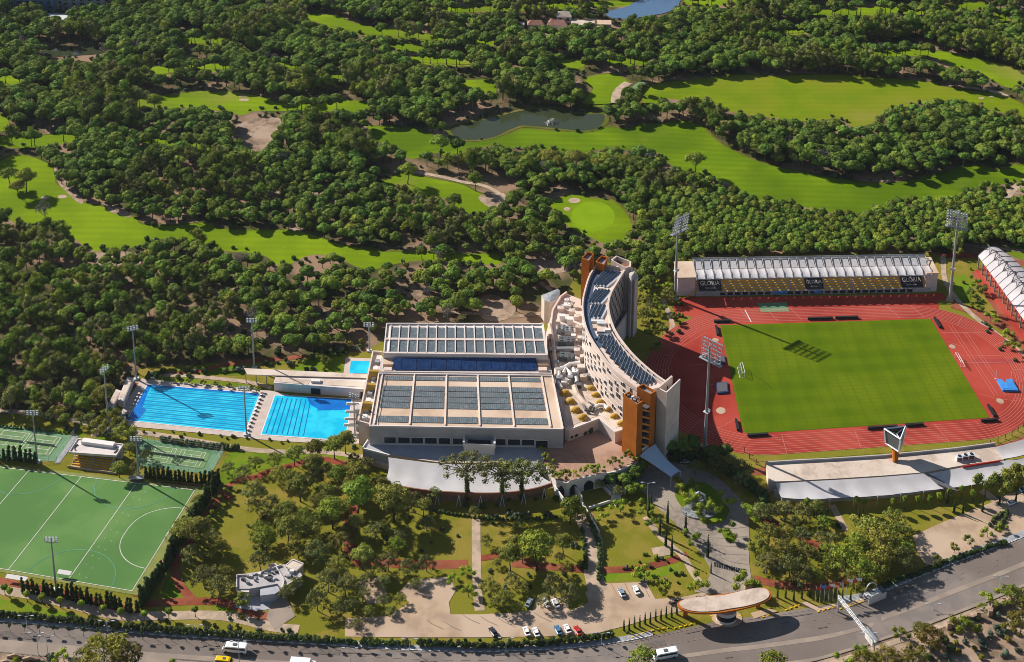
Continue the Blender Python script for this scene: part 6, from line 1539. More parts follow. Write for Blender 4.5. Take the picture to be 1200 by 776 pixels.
for p in (a, b): part('leg', MB().tube([(p.x, p.y, 0), (p.x, p.y, ZB_+.6)], .32, 6), 'metal_white', t)
c = a.lerp(b, .86); part('sign_panel', MB().obox((c.x+q.x*.9, c.y+q.y*.9, ZB_), (d.x*3.2, d.y*3.2, 0), (q.x*.08, q.y*.08, 0), (0, 0, 1.4)), 'car_silver', t)
c = a.lerp(b, .9); part('sign_back', MB().obox((c.x-q.x*.9, c.y-q.y*.9, ZB_), (d.x*2.4, d.y*2.4, 0), (q.x*.08, q.y*.08, 0), (0, 0, 1.2)), 'trim_white', t)
# flags by the gate
flc = ['car_red', 'mat_blue', 'car_red', 'car_white', 'orange_wall', 'car_silver', 'orange_wall', 'car_white', 'car_red', 'car_white']
nmf = ['red', 'blue', 'red', 'white', 'orange', 'pale grey', 'orange', 'white', 'red', 'white']
ordn = ['first', 'second', 'third', 'fourth', 'fifth', 'sixth', 'seventh', 'eighth', 'ninth', 'tenth']
for k in range(10):
    c = P(955+k*5.2, 709-k*1.2); t = thing('flagpole', f'flagpole with {nmf[k]} flag, {ordn[k]} from the left beside the gate roof', 'flagpole', (c.x, c.y, 0), 0, 'flagpoles by the gate')
    h = 8.5+.4*sin(k*2.1); part('pole', MB().tube([(0, 0, 0), (0, 0, h)], [.09, .05], 6), 'metal_white', t, local=True)
    m_ = MB(); vs = [(x*.3, .18*sin(x*1.1+k), h-.2-z-.05*x) for z in (0, .7, 1.4) for x in range(8)]; m_.add(vs, [(r*8+i, r*8+i+1, r*8+8+i+1, r*8+8+i) for r in range(2) for i in range(7)])
    part('flag', m_, flc[k], t, local=True)
# sculpture on the fountain island
c = P(822, 596); t = thing('fountain_sculpture', 'silvery sculpture of stacked rocks with basins on the island of the entrance road', 'sculpture', (c.x, c.y, .2))
rs = random.Random(5)
for x, y, r_, h_ in ((0,0,2.6,5.4),(-2.8,1.5,2.2,4.6),(2.2,-2.2,2.0,3.4),(4.5,-1.0,2.4,1.8),(-1.0,-3.5,2.6,1.4),(3.4,2.2,2.0,2.4),(-4.6,3.4,2.0,3.8)):
    m_ = MB(); m_.dome((x, y, 0), r_, r_*.8, h_, 9, 5, .16); part('boulder', m_, 'silver_rock', t, local=True)
m_ = MB(); m_.tube([(-3, 2, 4.6), (-1, 1.4, 6.4), (1, .4, 5.8), (1.6, -1, 3.2)], [.5, .6, .55, .4], 7); part('rock_arch', m_, 'silver_rock', t, local=True)
part('basin', MB().prism([(-1+7*cos(a*pi/8), -2+4.4*sin(a*pi/8)) for a in range(16)], .05, .5), 'silver_rock', t, local=True)
for k, (u, v, lab) in enumerate(((803,543,'small parked car with white roof in the shade under the trees near the entrance sail'),)):
    loc, rz = at(u-5, v, u+5, v-1); car_proto(lab, 'car_silver', 'car', 'parked_car', loc, rz)

# ================================================================ VEGETATION
VR = random.Random(11)
def rvec(r):
    z = r.uniform(-1, 1); a = r.uniform(0, 2*pi); q = sqrt(1-z*z); return Vector((q*cos(a), q*sin(a), z))
def lobe_crown(lobes, leaf, nleaf, seed, core=.78, jit=.25, squash=1):
    """crown of leaf tufts spread over the lobes of a tree, with a rough inner mass so the light falls in clumps"""
    r = random.Random(seed); mb = MB()
    for (cx_, cy_, cz_, rr) in lobes:
        if core:
            b0 = len(mb.v); n, m_ = 7, 4; 
            for i in range(m_+1):
                ph = -pi/2+pi*i/m_
                for k in range(n):
                    a = 2*pi*k/n+i; j = core*(1+r.uniform(-.16, .16)); mb.v.append((cx_+rr*cos(ph)*cos(a)*j, cy_+rr*cos(ph)*sin(a)*j, cz_+rr*sin(ph)*j*.85*squash))
            for i in range(m_):
                for k in range(n): a = b0+i*n+k; b = b0+i*n+(k+1) % n; mb.f.append((a, b, b+n, a+n))
        cnt = int(nleaf*rr*rr)
        for _ in range(cnt):
            d = rvec(r)
            if d.z < -.45: d.z = -d.z*.6; d.normalize()
            p = Vector((cx_, cy_, cz_))+Vector((d.x*rr, d.y*rr, d.z*rr*.85*squash))*r.uniform(.80, 1.06)
            n_ = (d+rvec(r)*.5).normalized(); u = n_.cross(rvec(r)).normalized(); w = n_.cross(u)
            s = leaf*r.uniform(.6, 1.35)
            mb.add([p-u*s*.6-w*s*.4, p+u*s*.6-w*s*.4, p+w*s*.75+n_*s*.2], [(0, 1, 2)])
    return mb
def dome_lobes(r, R_, H, n):
    L_ = [(0, 0, H-R_*.62, R_*.60)]
    for i in range(n):
        a = i*2.399+r.uniform(-.4, .4); d = R_*(.30+.34*((i*7) % n)/n)*r.uniform(.9, 1.15); q = R_*r.uniform(.34, .50); L_.append((cos(a)*d, sin(a)*d, H-R_*.62-(d/R_)**2*R_*.55+r.uniform(-.10, .14)*R_, q))
    return L_
def pine_lobes(r, R_, H, n, flat=.45, z0=None):
    """lobes of an umbrella crown of radius R_"""
    L_ = [(0, 0, H-R_*flat*.75, R_*.52)]
    for i in range(n):
        a = i*2.399+r.uniform(-.3, .3); d = R_*sqrt((i+.6)/n)*.82; q = R_*r.uniform(.24, .38); L_.append((cos(a)*d, sin(a)*d, H-R_*flat-(d/R_)**2*R_*flat*.9+r.uniform(-.10, .16)*R_, q))
    return L_
def trunk_mb(H, r0, lobes=(), lean=0, seed=0, limbs=5):
    r = random.Random(seed); m_ = MB(); pts = [(0, 0, -.2)]
    for i in range(1, 6): f = i/5; pts.append((lean*f*f+r.uniform(-.08, .08)*H*.12, r.uniform(-.08, .08)*H*.12, H*.62*f))
    m_.tube(pts, [r0*1.3]+[r0*(1-.45*i/5) for i in range(1, 6)], 6)
    top = Vector(pts[-1]); lb = sorted(lobes, key=lambda l: -l[3])
    for l in lb[:limbs]:
        mid_ = top.lerp(Vector(l[:3]), .5)-Vector((0, 0, .08*H)); m_.tube([top-Vector((0, 0, H*.08)), mid_, Vector(l[:3])], [r0*.5, r0*.36, r0*.18], 5)
    return m_
PROTO = {}
def proto_tree(key, name, crown_mat, lobes, leaf, nleaf, H, r0, seed, core=.78, bark='bark', squash=1, limbs=5, lean=0):
    cm = lobe_crown(lobes, leaf, nleaf, seed, core, squash=squash).mesh(key+'_crown', crown_mat)
    tm = trunk_mb(H, r0, lobes, lean, seed, limbs).mesh(key+'_trunk', bark)
    PROTO[key] = (name, cm, tm, H)
def plant(key, x, y, label, cat, sc=1, rz=None, group=None, name=None, zs=1, z=0):
    nm, cm, tm, H = PROTO[key]; t = thing(name or nm, label, cat, (x, y, z), VR.uniform(0, 6.28) if rz is None else rz, group); t.scale = (sc, sc, sc*zs)
    c = link('crown', cm, t)
    if tm: link('trunk', tm, t)
    return t
for i in range(6):   # forest stone pines: radius ~4, height ~8.5
    r = random.Random(100+i); R_ = 4.0; proto_tree(f'pine{i}', 'stone_pine', ['pine_dark', 'pine_mid', 'pine_dark', 'pine_mid', 'pine_mid', 'pine_yellow'][i], dome_lobes(r, R_, 9.2, 8+i % 3), .36, 26, 9.2, .24, 200+i, core=.92, limbs=4)
for i in range(3):   # taller loose pines / eucalyptus like trees of the wood
    r = random.Random(130+i); lb = [(r.gauss(0, 1.5), r.gauss(0, 1.5), r.uniform(4.5, 12.0), r.uniform(1.3, 2.1)) for _ in range(13)]
    proto_tree(f'loose{i}', 'forest_tree', ['olive_leaf', 'pine_yellow', 'pine_mid'][i], lb, .50, 22, 12.5, .22, 240+i, core=.6, bark='bark_pale')
r = random.Random(140); lb = [(r.gauss(0, 1.3), r.gauss(0, 1.3), r.uniform(3.0, 7.0), r.uniform(1.0, 1.6)) for _ in range(12)]
proto_tree('bare0', 'bare_tree', 'grey_twigs', lb, .30, 34, 7.5, .2, 250, core=.0, bark='bark_pale')
for i in range(3):   # big umbrella pines of the park: radius ~6.5
    r = random.Random(150+i); proto_tree(f'umbrella{i}', 'umbrella_pine', ['pine_yellow', 'park_leaf', 'park_leaf'][i], pine_lobes(r, 6.4, 13.5, 20, .30), .55, 20, 13.5, .38, 260+i, core=.62, bark='bark', limbs=9, lean=1.0)
for i in range(4):   # broad leaved park trees
    r = random.Random(170+i); lb = []
    for k in range(24):
        a = k*2.399; d = 4.8*sqrt((k+.5)/24); lb.append((cos(a)*d+r.uniform(-.6, .6), sin(a)*d+r.uniform(-.6, .6), 5.2+r.uniform(-1.2, 1.4)+(1-(d/4.8)**2)*3.2, r.uniform(1.1, 1.8)))
    proto_tree(f'park{i}', 'park_tree', ['park_leaf', 'olive_leaf', 'pine_yellow', 'autumn_leaf'][i], lb, .45, 22, 10, .3, 280+i, core=.42, bark='bark_pale', limbs=8, lean=.6)
for i in range(2):   # low olive-like trees
    r = random.Random(190+i); lb = [(r.gauss(0, 1.1), r.gauss(0, 1.1), r.uniform(2.0, 3.9), r.uniform(.8, 1.2)) for _ in range(8)]
    proto_tree(f'young{i}', 'young_tree', ['bright_leaf', 'park_leaf'][i], lb, .32, 46, 4.4, .12, 300+i, core=.7, limbs=3)
lb = [(0, 0, 3.3, 1.25), (.5, .3, 3.5, .8), (-.5, -.2, 3.1, .9)]
proto_tree('globe', 'globe_tree', 'bright_leaf', lb, .26, 90, 3.6, .16, 320, core=.88, limbs=1)
lb = [(0, 0, .5+k*.72, .62*(1-.055*k)*(1 if k < 8 else .8)) for k in range(10)]
proto_tree('street', 'street_tree', 'hedge_leaf', [(0, 0, 3.7, .72), (.25, .1, 3.95, .5), (-.2, .2, 3.4, .55)], .26, 80, 4.2, .09, 325, core=.85, limbs=1)
proto_tree('cypress', 'cypress', 'cypress_leaf', lb, .25, 110, 7, .12, 330, core=.9, limbs=0)
lb = [(VR.uniform(-.3, .3), VR.uniform(-.3, .3), .6+k*.8, .95*(1-.07*k)) for k in range(7)]
proto_tree('hedgecypress', 'hedge_cypress', 'cypress_leaf', lb, .3, 60, 6, .12, 335, core=.9, limbs=0)
for i, mt in enumerate(('shrub_leaf', 'sage_leaf', 'bright_leaf', 'autumn_leaf')):
    r = random.Random(340+i); lb = [(r.gauss(0, .4), r.gauss(0, .4), .55+r.uniform(-.1, .3), r.uniform(.5, .8)) for _ in range(4)]
    cm = lobe_crown(lb, .24, 70, 345+i, .85).mesh(f'shrub_{i}', mt); sm = MB().tube([(0, 0, -.1), (0, 0, .5)], .08, 5).mesh('stem', 'bark'); PROTO[f'shrub{i}'] = ('shrub', cm, sm, 1)

# ---- the wood: where pines may stand
FOREST = [(-120,-40),(1320,-40),(1320,330),(1215,300),(1175,286),(1140,292),(1100,299),(1000,301),(900,303),(812,305),(800,318),(784,322),(770,345),(752,345),(748,330),(742,318),(712,306),(676,314),(672,330),(640,338),(612,340),(606,372),(560,376),(455,378),(440,392),(430,405),(400,412),(340,416),(300,420),(262,424),(200,432),(160,438),(150,448),(120,462),(100,476),(60,480),(0,484),(-120,486)]
EXC = [[(-20,-10),(128,-10),(128,19),(-20,19)], [(270,150),(300,138),(347,138),(333,150),(322,182),(300,190),(276,178)], [(556,350),(590,350),(604,356),(600,372),(565,375)], [(606,300),(655,312),(652,326),(616,320)], [(30,22),(120,22),(120,28),(30,28)], [(600,29),(720,27),(722,44),(604,46)], [(716,96),(740,96),(760,98),(748,112),(716,124)],
       [(1186,-20),(1196,-20),(1206,40),(1192,40)], [(470,196),(600,208),(600,250),(570,250),(560,222),(480,206)], [(1176,225),(1200,222),(1200,240),(1176,248)]]
gx = {}
def ok_forest(x, y, s=1):
    u, v = PX(x, y, 0)
    if not inpoly(u, v, FOREST): return None
    tt = [PX(x, y, 6.2*s), PX(x-3.0*s, y, 6*s), PX(x+3.0*s, y, 6*s), PX(x, y, 8.6*s)]
    for k, q in FW.items():
        if inpoly(u, v, q): return None
        if any(inpoly(a_, b_, q) for a_, b_ in tt): return None
        if k in ('left', 'lakeside', 'range'):
            if r.random() < .45 and inpoly(*PX(x+8.3, y-5.6), q): return None
        elif inpoly(*PX(x+5, y-3.4), q) or inpoly(*PX(x+9, y-6), q) or (r.random() < .6 and inpoly(*PX(x+12, y-8), q)): return None
    for q in EXC:
        if inpoly(u, v, q): return None
    return u, v
pts = []; under = []
cell = 5.4; r = random.Random(21)
y = 560.0
while y < 1120:
    x = -470.0
    while x < 470:
        xx, yy = x+r.uniform(-.42, .42)*cell, y+r.uniform(-.42, .42)*cell
        sz = (.62+.50*r.random()**1.3) if PX(xx, yy)[1] > 210 else (.78+.58*r.random())
        q = ok_forest(xx, yy, sz)
        if q:
            u, v = q
            if not (-90 < u < 1290): x += cell; continue
            nz = noise.noise(Vector((xx*.02, yy*.02, 3))); nz2 = noise.noise(Vector((xx*.055, yy*.055, 9)))
            gap = nz2 > .36 if v > 260 else nz2 > .5
            if (v > 290 and u < 700 and nz2 > .18 and nz > -.1): gap = True
            plant_ = (770 < u < 1200 and v > 232) or (230 < u < 480 and 190 < v < 262)
            if plant_: gap = False
            if not gap: pts.append((xx, yy, u, v, nz, sz))
            elif r.random() < .75: under.append((xx, yy, r.choice(('shrub0', 'shrub0', 'shrub1', 'shrub3')), r.uniform(.8, 2.4)))
        else:
            u, v = PX(xx, yy)
            if r.random() < .55 and inpoly(u, v, FOREST) and not any(inpoly(u, v, q_) for q_ in FW.values()) and not any(inpoly(u, v, q_) for q_ in EXC): under.append((xx, yy, r.choice(('shrub0', 'shrub0', 'shrub1')), r.uniform(.6, 1.8)))
        x += cell
    y += cell*.9
near = {}
def nk(x, y): return (int(x//4), int(y//4))
for p in pts: near.setdefault(nk(p[0], p[1]), []).append(p)
for k_ in range(5200):   # the plantation behind the stand stands closer
    u, v = r.uniform(765, 1230), r.uniform(230, 305); w_ = P(u, v); c_ = nk(w_.x, w_.y)
    if ok_forest(w_.x, w_.y, .75) and all((w_.x-p[0])**2+(w_.y-p[1])**2 > 14 for i_ in (-1, 0, 1) for j_ in (-1, 0, 1) for p in near.get((c_[0]+i_, c_[1]+j_), ())):
        q_ = (w_.x, w_.y, u, v, 0, .75); pts.append(q_); near.setdefault(c_, []).append(q_)
pts.sort(key=lambda p: p[1])
def kind_of(p):
    x, y, u, v, nz, sz = p
    q = r.random()
    if nz > .20 or (u < 230 and v > 330 and q < .5): return f'loose{r.randrange(3)}'
    if v > 430 and u < 260 and q < .5: return f'loose{r.randrange(3)}'
    if q < .02: return 'bare0'
    if v > 250: return f'pine{r.choice((1,3,4,5,0))}'
    return f'pine{r.choice((0,2,1,3,4))}'
WOODREF = [(10,470,'in the wood above the left tennis court'),(70,440,'in the wood left of the light mast by the pool corner'),(125,440,'in the wood around the light mast at the pool corner'),(190,415,'in the wood right behind the long pool'),(250,405,'in the wood above the lawn with the red path'),
 (300,395,'in the wood behind the light mast between the pools'),(360,390,'in the wood behind the square pool'),(420,380,'in the wood left of the back corner of the hall'),(330,355,'in the middle of the wood above the pools'),(480,360,'in the wood just behind the left half of the hall roof'),(590,350,'in the wood by the dirt clearing behind the hall'),
 (650,310,'in the wood behind the faceted pavilion'),(720,285,'in the wood behind the orange hotel towers'),(790,295,'in the plantation around the left stadium mast'),(870,295,'in the plantation behind the left third of the main stand'),(960,292,'in the plantation behind the middle of the main stand'),(1050,292,'in the plantation behind the right third of the main stand'),
 (1140,270,'in the plantation around the far right stadium mast'),(1190,270,'in the plantation behind the curved right stand'),(150,340,'in the wood below the left fairway'),(300,320,'in the wood below the thin end of the left fairway'),(60,330,'in the wood at the left edge below the fairway'),(450,320,'in the strip of wood below the narrow fairway'),
 (200,200,'in the wood above the left fairway'),(500,100,'in the far wood above the pond'),(900,170,'in the wood between the two wide right fairways'),(1000,60,'in the far wood at the upper right'),(200,60,'in the far wood at the upper left'),(620,220,'in the wood between tee and putting green')]
def wood_word(u, v): return min(WOODREF, key=lambda a: (a[0]-u)**2+(2*(a[1]-v))**2)[2]
stuff = []
NPINE = 300; cp = 0; cl = 0
for p in pts:
    x, y, u, v, nz, s = p; k = kind_of(p)
    if 770 < u < 1200 and 232 < v < 310: s = .80+.22*(s-.6); k = f'pine{r.choice((1,3,4,5))}'
    if k.startswith('loose'): s *= .9
    if v > 0 and -10 < u < 1210 and ((k.startswith('pine') and cp < NPINE) or (k.startswith('loose') and cl < 120) or k == 'bare0'):
        if k.startswith('pine'):
            cp += 1
            w_ = wood_word(u, v); lab, gr = 'round stone pine '+w_, 'stone pines '+w_
            plant(k, x, y, lab, 'pine', s, group=gr)
        elif k == 'bare0': w_ = wood_word(u, v); plant(k, x, y, 'leafless grey tree '+w_, 'tree', s, group='bare trees '+w_)
        else:
            cl += 1; w_ = wood_word(u, v); plant(k, x, y, 'loose olive tree '+w_, 'tree', s, group='loose trees '+w_)
    else: stuff.append((x, y, k, s))
# the rest of the wood as one mass: points carrying the same tree meshes
keys = sorted({k for *_, k, _ in stuff})
def points_obj(name, items, key_list, label=None, kind='stuff'):
    me = bpy.data.meshes.new(name); me.from_pydata([(a[0], a[1], 0) for a in items], [], [])
    at_i = me.attributes.new('kind_index', 'INT', 'POINT'); at_s = me.attributes.new('size', 'FLOAT', 'POINT'); at_r = me.attributes.new('turn', 'FLOAT', 'POINT')
    rr = random.Random(4); at_i, at_s, at_r = me.attributes['kind_index'], me.attributes['size'], me.attributes['turn']
    for i, a in enumerate(items): at_i.data[i].value = key_list.index(a[2]); at_s.data[i].value = a[3]; at_r.data[i].value = rr.uniform(0, 6.28)
    o = link(name, me); o['kind'] = kind
    ng = bpy.data.node_groups.new(name+'_nodes', 'GeometryNodeTree'); ng.interface.new_socket('Geometry', in_out='INPUT', socket_type='NodeSocketGeometry'); ng.interface.new_socket('Geometry', in_out='OUTPUT', socket_type='NodeSocketGeometry')
    N = ng.nodes; L = ng.links; gi = N.new('NodeGroupInput'); go = N.new('NodeGroupOutput')
    def attr(n, t): a = N.new('GeometryNodeInputNamedAttribute'); a.data_type = t; a.inputs[0].default_value = n; return a.outputs[0]
    cx_ = N.new('ShaderNodeCombineXYZ'); L.new(attr('turn', 'FLOAT'), cx_.inputs[2]); ki = attr('kind_index', 'INT')
    cs = N.new('ShaderNodeCombineXYZ'); s_ = attr('size', 'FLOAT')
    for i in range(3): L.new(s_, cs.inputs[i])
    al = N.new('GeometryNodeJoinGeometry'); L.new(al.outputs[0], go.inputs[0])
    for n_, k in enumerate(key_list):
        jn = N.new('GeometryNodeJoinGeometry')
        for ob in SRC[k]:
            oi = N.new('GeometryNodeObjectInfo'); oi.inputs[0].default_value = ob; oi.transform_space = 'ORIGINAL'; L.new(oi.outputs['Geometry'], jn.inputs[0])
        cmpn = N.new('FunctionNodeCompare'); cmpn.data_type = 'INT'; cmpn.operation = 'EQUAL'
        ia = [x for x in cmpn.inputs if x.type == 'INT']; L.new(ki, ia[0]); ia[1].default_value = n_
        ip = N.new('GeometryNodeInstanceOnPoints'); L.new(gi.outputs[0], ip.inputs['Points']); L.new(jn.outputs[0], ip.inputs['Instance']); L.new(cmpn.outputs[0], ip.inputs['Selection'])
        L.new(cx_.outputs[0], ip.inputs['Rotation']); L.new(cs.outputs[0], ip.inputs['Scale']); L.new(ip.outputs[0], al.inputs[0])
    md = o.modifiers.new('trees', 'NODES'); md.node_group = ng; return o
SEL = {}; SRC = {}
def find_src(k):
    nm, cm, tm, H = PROTO[k]; out = []
    for ob in bpy.data.objects:
        if ob.data in (cm, tm) and ob.data and ob.data not in [o.data for o in out]: out.append(ob)
        if len(out) == 2: break
    return out
for k in list(keys):
    s_ = find_src(k)
    if not s_: plant(k, *P(470, 330), 'round stone pine in the strip of wood below the narrow fairway', 'pine', .8, group='stone pines in the strip of wood below the narrow fairway'); s_ = find_src(k)
    SRC[k] = s_
points_obj('pine_forest', stuff, keys)
for k_ in ('shrub0', 'shrub1', 'shrub3'):
    plant(k_, *P(150+30*len(k_+k_[-1])+7*int(k_[-1]), 434), 'dark shrub at the foot of the wood behind the pools', 'shrub', 1.2, group='shrubs at the edge of the wood'); SRC[k_] = find_src(k_)
points_obj('undergrowth', under, ['shrub0', 'shrub1', 'shrub3'])
print('forest', len(pts), 'individual', cp, cl, 'mass', len(stuff))
# lone trees standing free on the golf course
for u, v, k, s, lab in [(31,226,'umbrella0',.95,'tall umbrella pine in a clump on the left fairway, nearest of the three'),(12,219,'umbrella0',.8,'umbrella pine in a clump on the left fairway, the leftmost one'),(22,232,'umbrella1',.7,'lower umbrella pine in the clump on the left fairway'),(53,256,'bare0',1.2,'leafless grey tree standing alone on the left fairway'),
    (478,216,'umbrella0',.85,'lone umbrella pine leaning over the left end of the small tee lawn'),(516,184,'umbrella0',.9,'lone umbrella pine standing on the fairway below the pond'),(536,182,'pine2',1.2,'round pine on the fairway edge just right of the lone pine below the pond'),(5,128,'umbrella0',.9,'umbrella pine at the far left edge of the picture by the pale fairway'),
    (815,205,'umbrella0',.95,'lone umbrella pine at the left end of the wide right fairway'),(533,249,'umbrella0',.75,'umbrella pine on the right end of the tee lawn'),(350,117,'umbrella0',.9,'umbrella pine standing on the middle fairway near its right end'),(181,131,'umbrella0',.8,'umbrella pine at the left end of the middle fairway'),
    (642,199,'umbrella2',.85,'olive green pine in front of the fairway below the pond'),(640,208,'bare0',1.4,'leafless grey tree below the pond fairway, tallest of the bare ones'),(745,206,'bare0',1.1,'leafless pale tree in the row of tall pines below the right fairway'),(233,292,'loose1',1.0,'tall loose tree standing at the lower edge of the left fairway'),
    (746,246,'pine1',1.15,'broad pine at the upper right edge of the putting green')]:
    c = P(u, v); plant(k, c.x, c.y, lab, 'tree' if 'bare' in k or 'loose' in k else 'pine', s)
for i in range(14):
    u = 606+i*11.5; c = P(u, 202+3*sin(i*1.7)); plant('umbrella0' if i % 2 else 'umbrella2', c.x, c.y, 'tall umbrella pine in the row below the fairway between pond and putting green', 'pine', .72+.12*sin(i*2.3), group='pines in the row below the pond fairway')
# ---- park trees
PT = [(337,703,'park1',.7),(347,692,'park1',.65),(432,722,'park0',.5),(458,722,'park1',.4),(400,722,'park1',.7),(418,738,'park1',.5),(425,706,'park1',.7),(449,712,'park1',.55),(468,708,'park0',.5),(414,716,'park1',.6),(487,690,'park1',.5),(606,716,'park0',.45),(455,670,'park1',.9),(478,676,'park1',.8),(438,676,'park1',.8),(500,670,'park1',.75),(425,668,'umbrella1',.7),(285,566,'park1',.8),(300,552,'park0',.75),(322,548,'park0',.8),(345,546,'umbrella2',.6),(268,556,'park1',.6),(298,592,'park1',1.05),(318,604,'park1',.9),(335,610,'park0',1.0),(352,588,'umbrella1',.8),(371,566,'park1',.8),(380,590,'park0',1.0),(398,572,'umbrella0',.7),(412,560,'park0',.8),
 (360,628,'park0',1.1),(390,620,'umbrella0',.95),(420,606,'umbrella0',1.1),(445,592,'park0',1.1),(462,612,'umbrella1',1.1),(485,600,'park1',.9),(440,634,'park1',.9),(400,646,'park0',1.0),(372,660,'park1',1.0),(470,640,'park1',.8),(500,622,'olive',.7),(338,640,'umbrella1',.85),(312,650,'umbrella0',.75),(350,655,'park0',.8),(420,575,'umbrella1',.8),
 (305,668,'park1',.9),(232,646,'umbrella1',.95),(245,640,'park1',.8),(218,640,'umbrella2',.8),(240,690,'park1',1.05),(258,700,'park1',1.0),(262,684,'park0',.9),(284,715,'young1',1.3),(224,660,'park1',.8),(385,694,'park1',1.0),(405,700,'park1',1.0),(372,716,'park1',.9),(395,674,'park0',.9),(430,690,'park1',.7),(450,690,'park1',.6),
 (510,588,'park1',.75),(495,596,'park1',.6),(556,606,'park1',.5),(598,669,'umbrella1',.75),(629,668,'umbrella0',1.15),(660,650,'umbrella1',.6),(575,700,'park0',.85),(590,712,'park0',.9),(600,690,'park1',.7),(650,700,'park1',1.0),(666,708,'park1',.9),(638,712,'park1',.6),(668,615,'umbrella0',.8),(682,612,'park0',.7),(570,640,'park1',.5),
 (892,612,'park1',.8),(903,610,'park1',.7),(918,606,'park1',.7),(940,610,'park1',.7),(957,606,'umbrella2',.5),(900,640,'park0',.95),(918,660,'park0',1.0),(898,672,'park1',.8),(925,676,'park1',.9),(945,662,'park0',.9),(885,655,'young1',1.6),(938,640,'park1',.8),(962,640,'park1',.6),
 (990,672,'park2',1.15),(1010,684,'park2',1.1),(1025,676,'park0',1.15),(1002,655,'park2',1.0),(1030,650,'park0',1.2),(1050,640,'park0',1.1),(1040,665,'park0',1.0),(1016,636,'park0',1.2),(1060,668,'park1',.9),(1000,690,'park0',.8),(1045,620,'park0',.9),(1058,655,'park2',.8),
 (1150,720,'x',0),(1185,712,'park2',.9),(1199,716,'autumn',.8),(1090,765,'autumn',1.0),(1080,752,'autumn',.75),(1130,748,'young0',1.7),(1040,790,'autumn',1.0),(1012,790,'autumn',.9),(905,790,'park2',.9),(125,790,'autumn',1.5),(100,785,'park1',.9),(150,788,'autumn',1.1),(752,790,'park2',1.0),(1195,745,'autumn',1.0),(1070,790,'autumn',1.0),
 (20,478,'park1',.9),(55,480,'park1',.8),(85,480,'pine5',1.0),(100,486,'pine3',1.0),(118,510,'young1',1.6),(140,508,'young1',1.5),(152,532,'park1',.6),(160,556,'park1',.6),(140,560,'umbrella2',.5),(150,518,'young1',1.6),(70,492,'young1',1.4),(172,540,'park1',.55),
 (370,540,'umbrella2',.65),(392,538,'umbrella2',.7),(405,532,'umbrella1',.7),(415,545,'park1',.6),(385,560,'park1',.7),(350,538,'park1',.7),(430,552,'park1',.7),
 (700,306,'x',0),(770,415,'young1',1.2),(840,556,'park1',.9),(855,552,'park1',.8),(815,556,'park1',.7),(870,570,'park1',.7),(868,560,'park1',.8),(800,536,'pine0',1.0),(812,532,'pine0',1.0),(835,544,'pine2',1.0),(785,536,'pine0',.9),(850,540,'pine0',.9),(703,574,'park1',.5),(716,571,'pine0',.8),(731,573,'pine2',.85),(744,566,'pine0',.9),(724,582,'park1',.55),(752,556,'pine2',.8),(738,584,'pine0',.7)]
def near_word(u, v):
    refs = [(200,480,'the long pool'),(370,490,'the square pool'),(500,560,'the left end of the front canopy'),(600,600,'the front canopy'),(315,690,'the flat roofed house'),(200,640,'the tall hedge right of the green field'),(220,700,'the red path fork'),
            (480,700,'the empty car park'),(640,700,'the parked white cars'),(690,640,'the ramp road'),(830,600,'the fountain island'),(850,710,'the gate roof'),(970,700,'the flagpoles'),(1010,590,'the deck canopies'),(1120,630,'the right car park'),(1100,710,'the right part of the highway'),(60,520,'the left tennis court'),
            (110,530,'the small white roofed stand'),(60,780,'the lower left roadside'),(800,540,'the white end tower'),(400,600,'the wooded middle of the park'),(720,620,'the lawn by the cypresses'),(160,560,'the second tennis court'),(760,370,'the garden behind the track'),(1150,400,'the curved right stand'),(560,660,'the garden path')]
    q = min(refs, key=lambda a: (a[0]-u)**2+(a[1]-v)**2); du, dv = u-q[0], v-q[1]
    side = ('right of' if du > 0 else 'left of') if abs(du) > abs(dv) else ('below' if dv > 0 else 'above')
    return side+' '+q[2]
used = {}
DESC = {'umbrella0': 'flat topped umbrella pine', 'umbrella1': 'flat topped olive green pine', 'umbrella2': 'flat topped yellowish pine', 'park0': 'broad olive green park tree', 'park1': 'greyish green park tree', 'park2': 'bright green leafy tree', 'park3': 'yellow brown autumn tree', 'young0': 'small bright green tree', 'young1': 'small olive green tree', 'pine0': 'dark round pine', 'pine2': 'dark round pine', 'pine3': 'round green pine', 'pine5': 'round yellowish pine'}
def place_park(u, v, k, s):
    k = {'autumn': 'park3', 'olive': 'park1'}.get(k, k)
    if k == 'x': return
    if k in ('park0', 'park1') and u < 860: s *= .88
    c = P(u, v); lab = DESC[k]+' '+near_word(u, v); plant(k, c.x, c.y, lab, 'tree', s, group=lab.replace(' ', ' ') )
for a in PT: place_park(*a)
pr_ = random.Random(77)
def scatter_trees(poly, n, keys_, smin, smax, gapd):
    u0, u1 = min(p[0] for p in poly), max(p[0] for p in poly); v0, v1 = min(p[1] for p in poly), max(p[1] for p in poly); k = 0; tries = 0; have = [a[:2] for a in PT]
    while k < n and tries < n*60:
        tries += 1; u, v = pr_.uniform(u0, u1), pr_.uniform(v0, v1)
        if inpoly(u, v, poly) and all(abs(a[0]-u) > gapd or abs(a[1]-v) > gapd*.7 for a in have): have.append((u, v)); place_park(u, v, pr_.choice(keys_), pr_.uniform(smin, smax)); k += 1
scatter_trees([(285,556),(420,548),(440,566),(520,600),(545,640),(500,655),(410,650),(330,660),(300,640)], 20, ['park0', 'park1', 'umbrella1', 'umbrella2', 'park2', 'park0'], .45, .85, 9)
scatter_trees([(884,604),(930,606),(1000,625),(1060,620),(1060,660),(1000,694),(890,680)], 16, ['park0', 'park1', 'park2'], .45, .8, 9)
scatter_trees([(572,610),(664,606),(676,640),(664,700),(576,704)], 9, ['park0', 'park1', 'umbrella1'], .35, .6, 12)
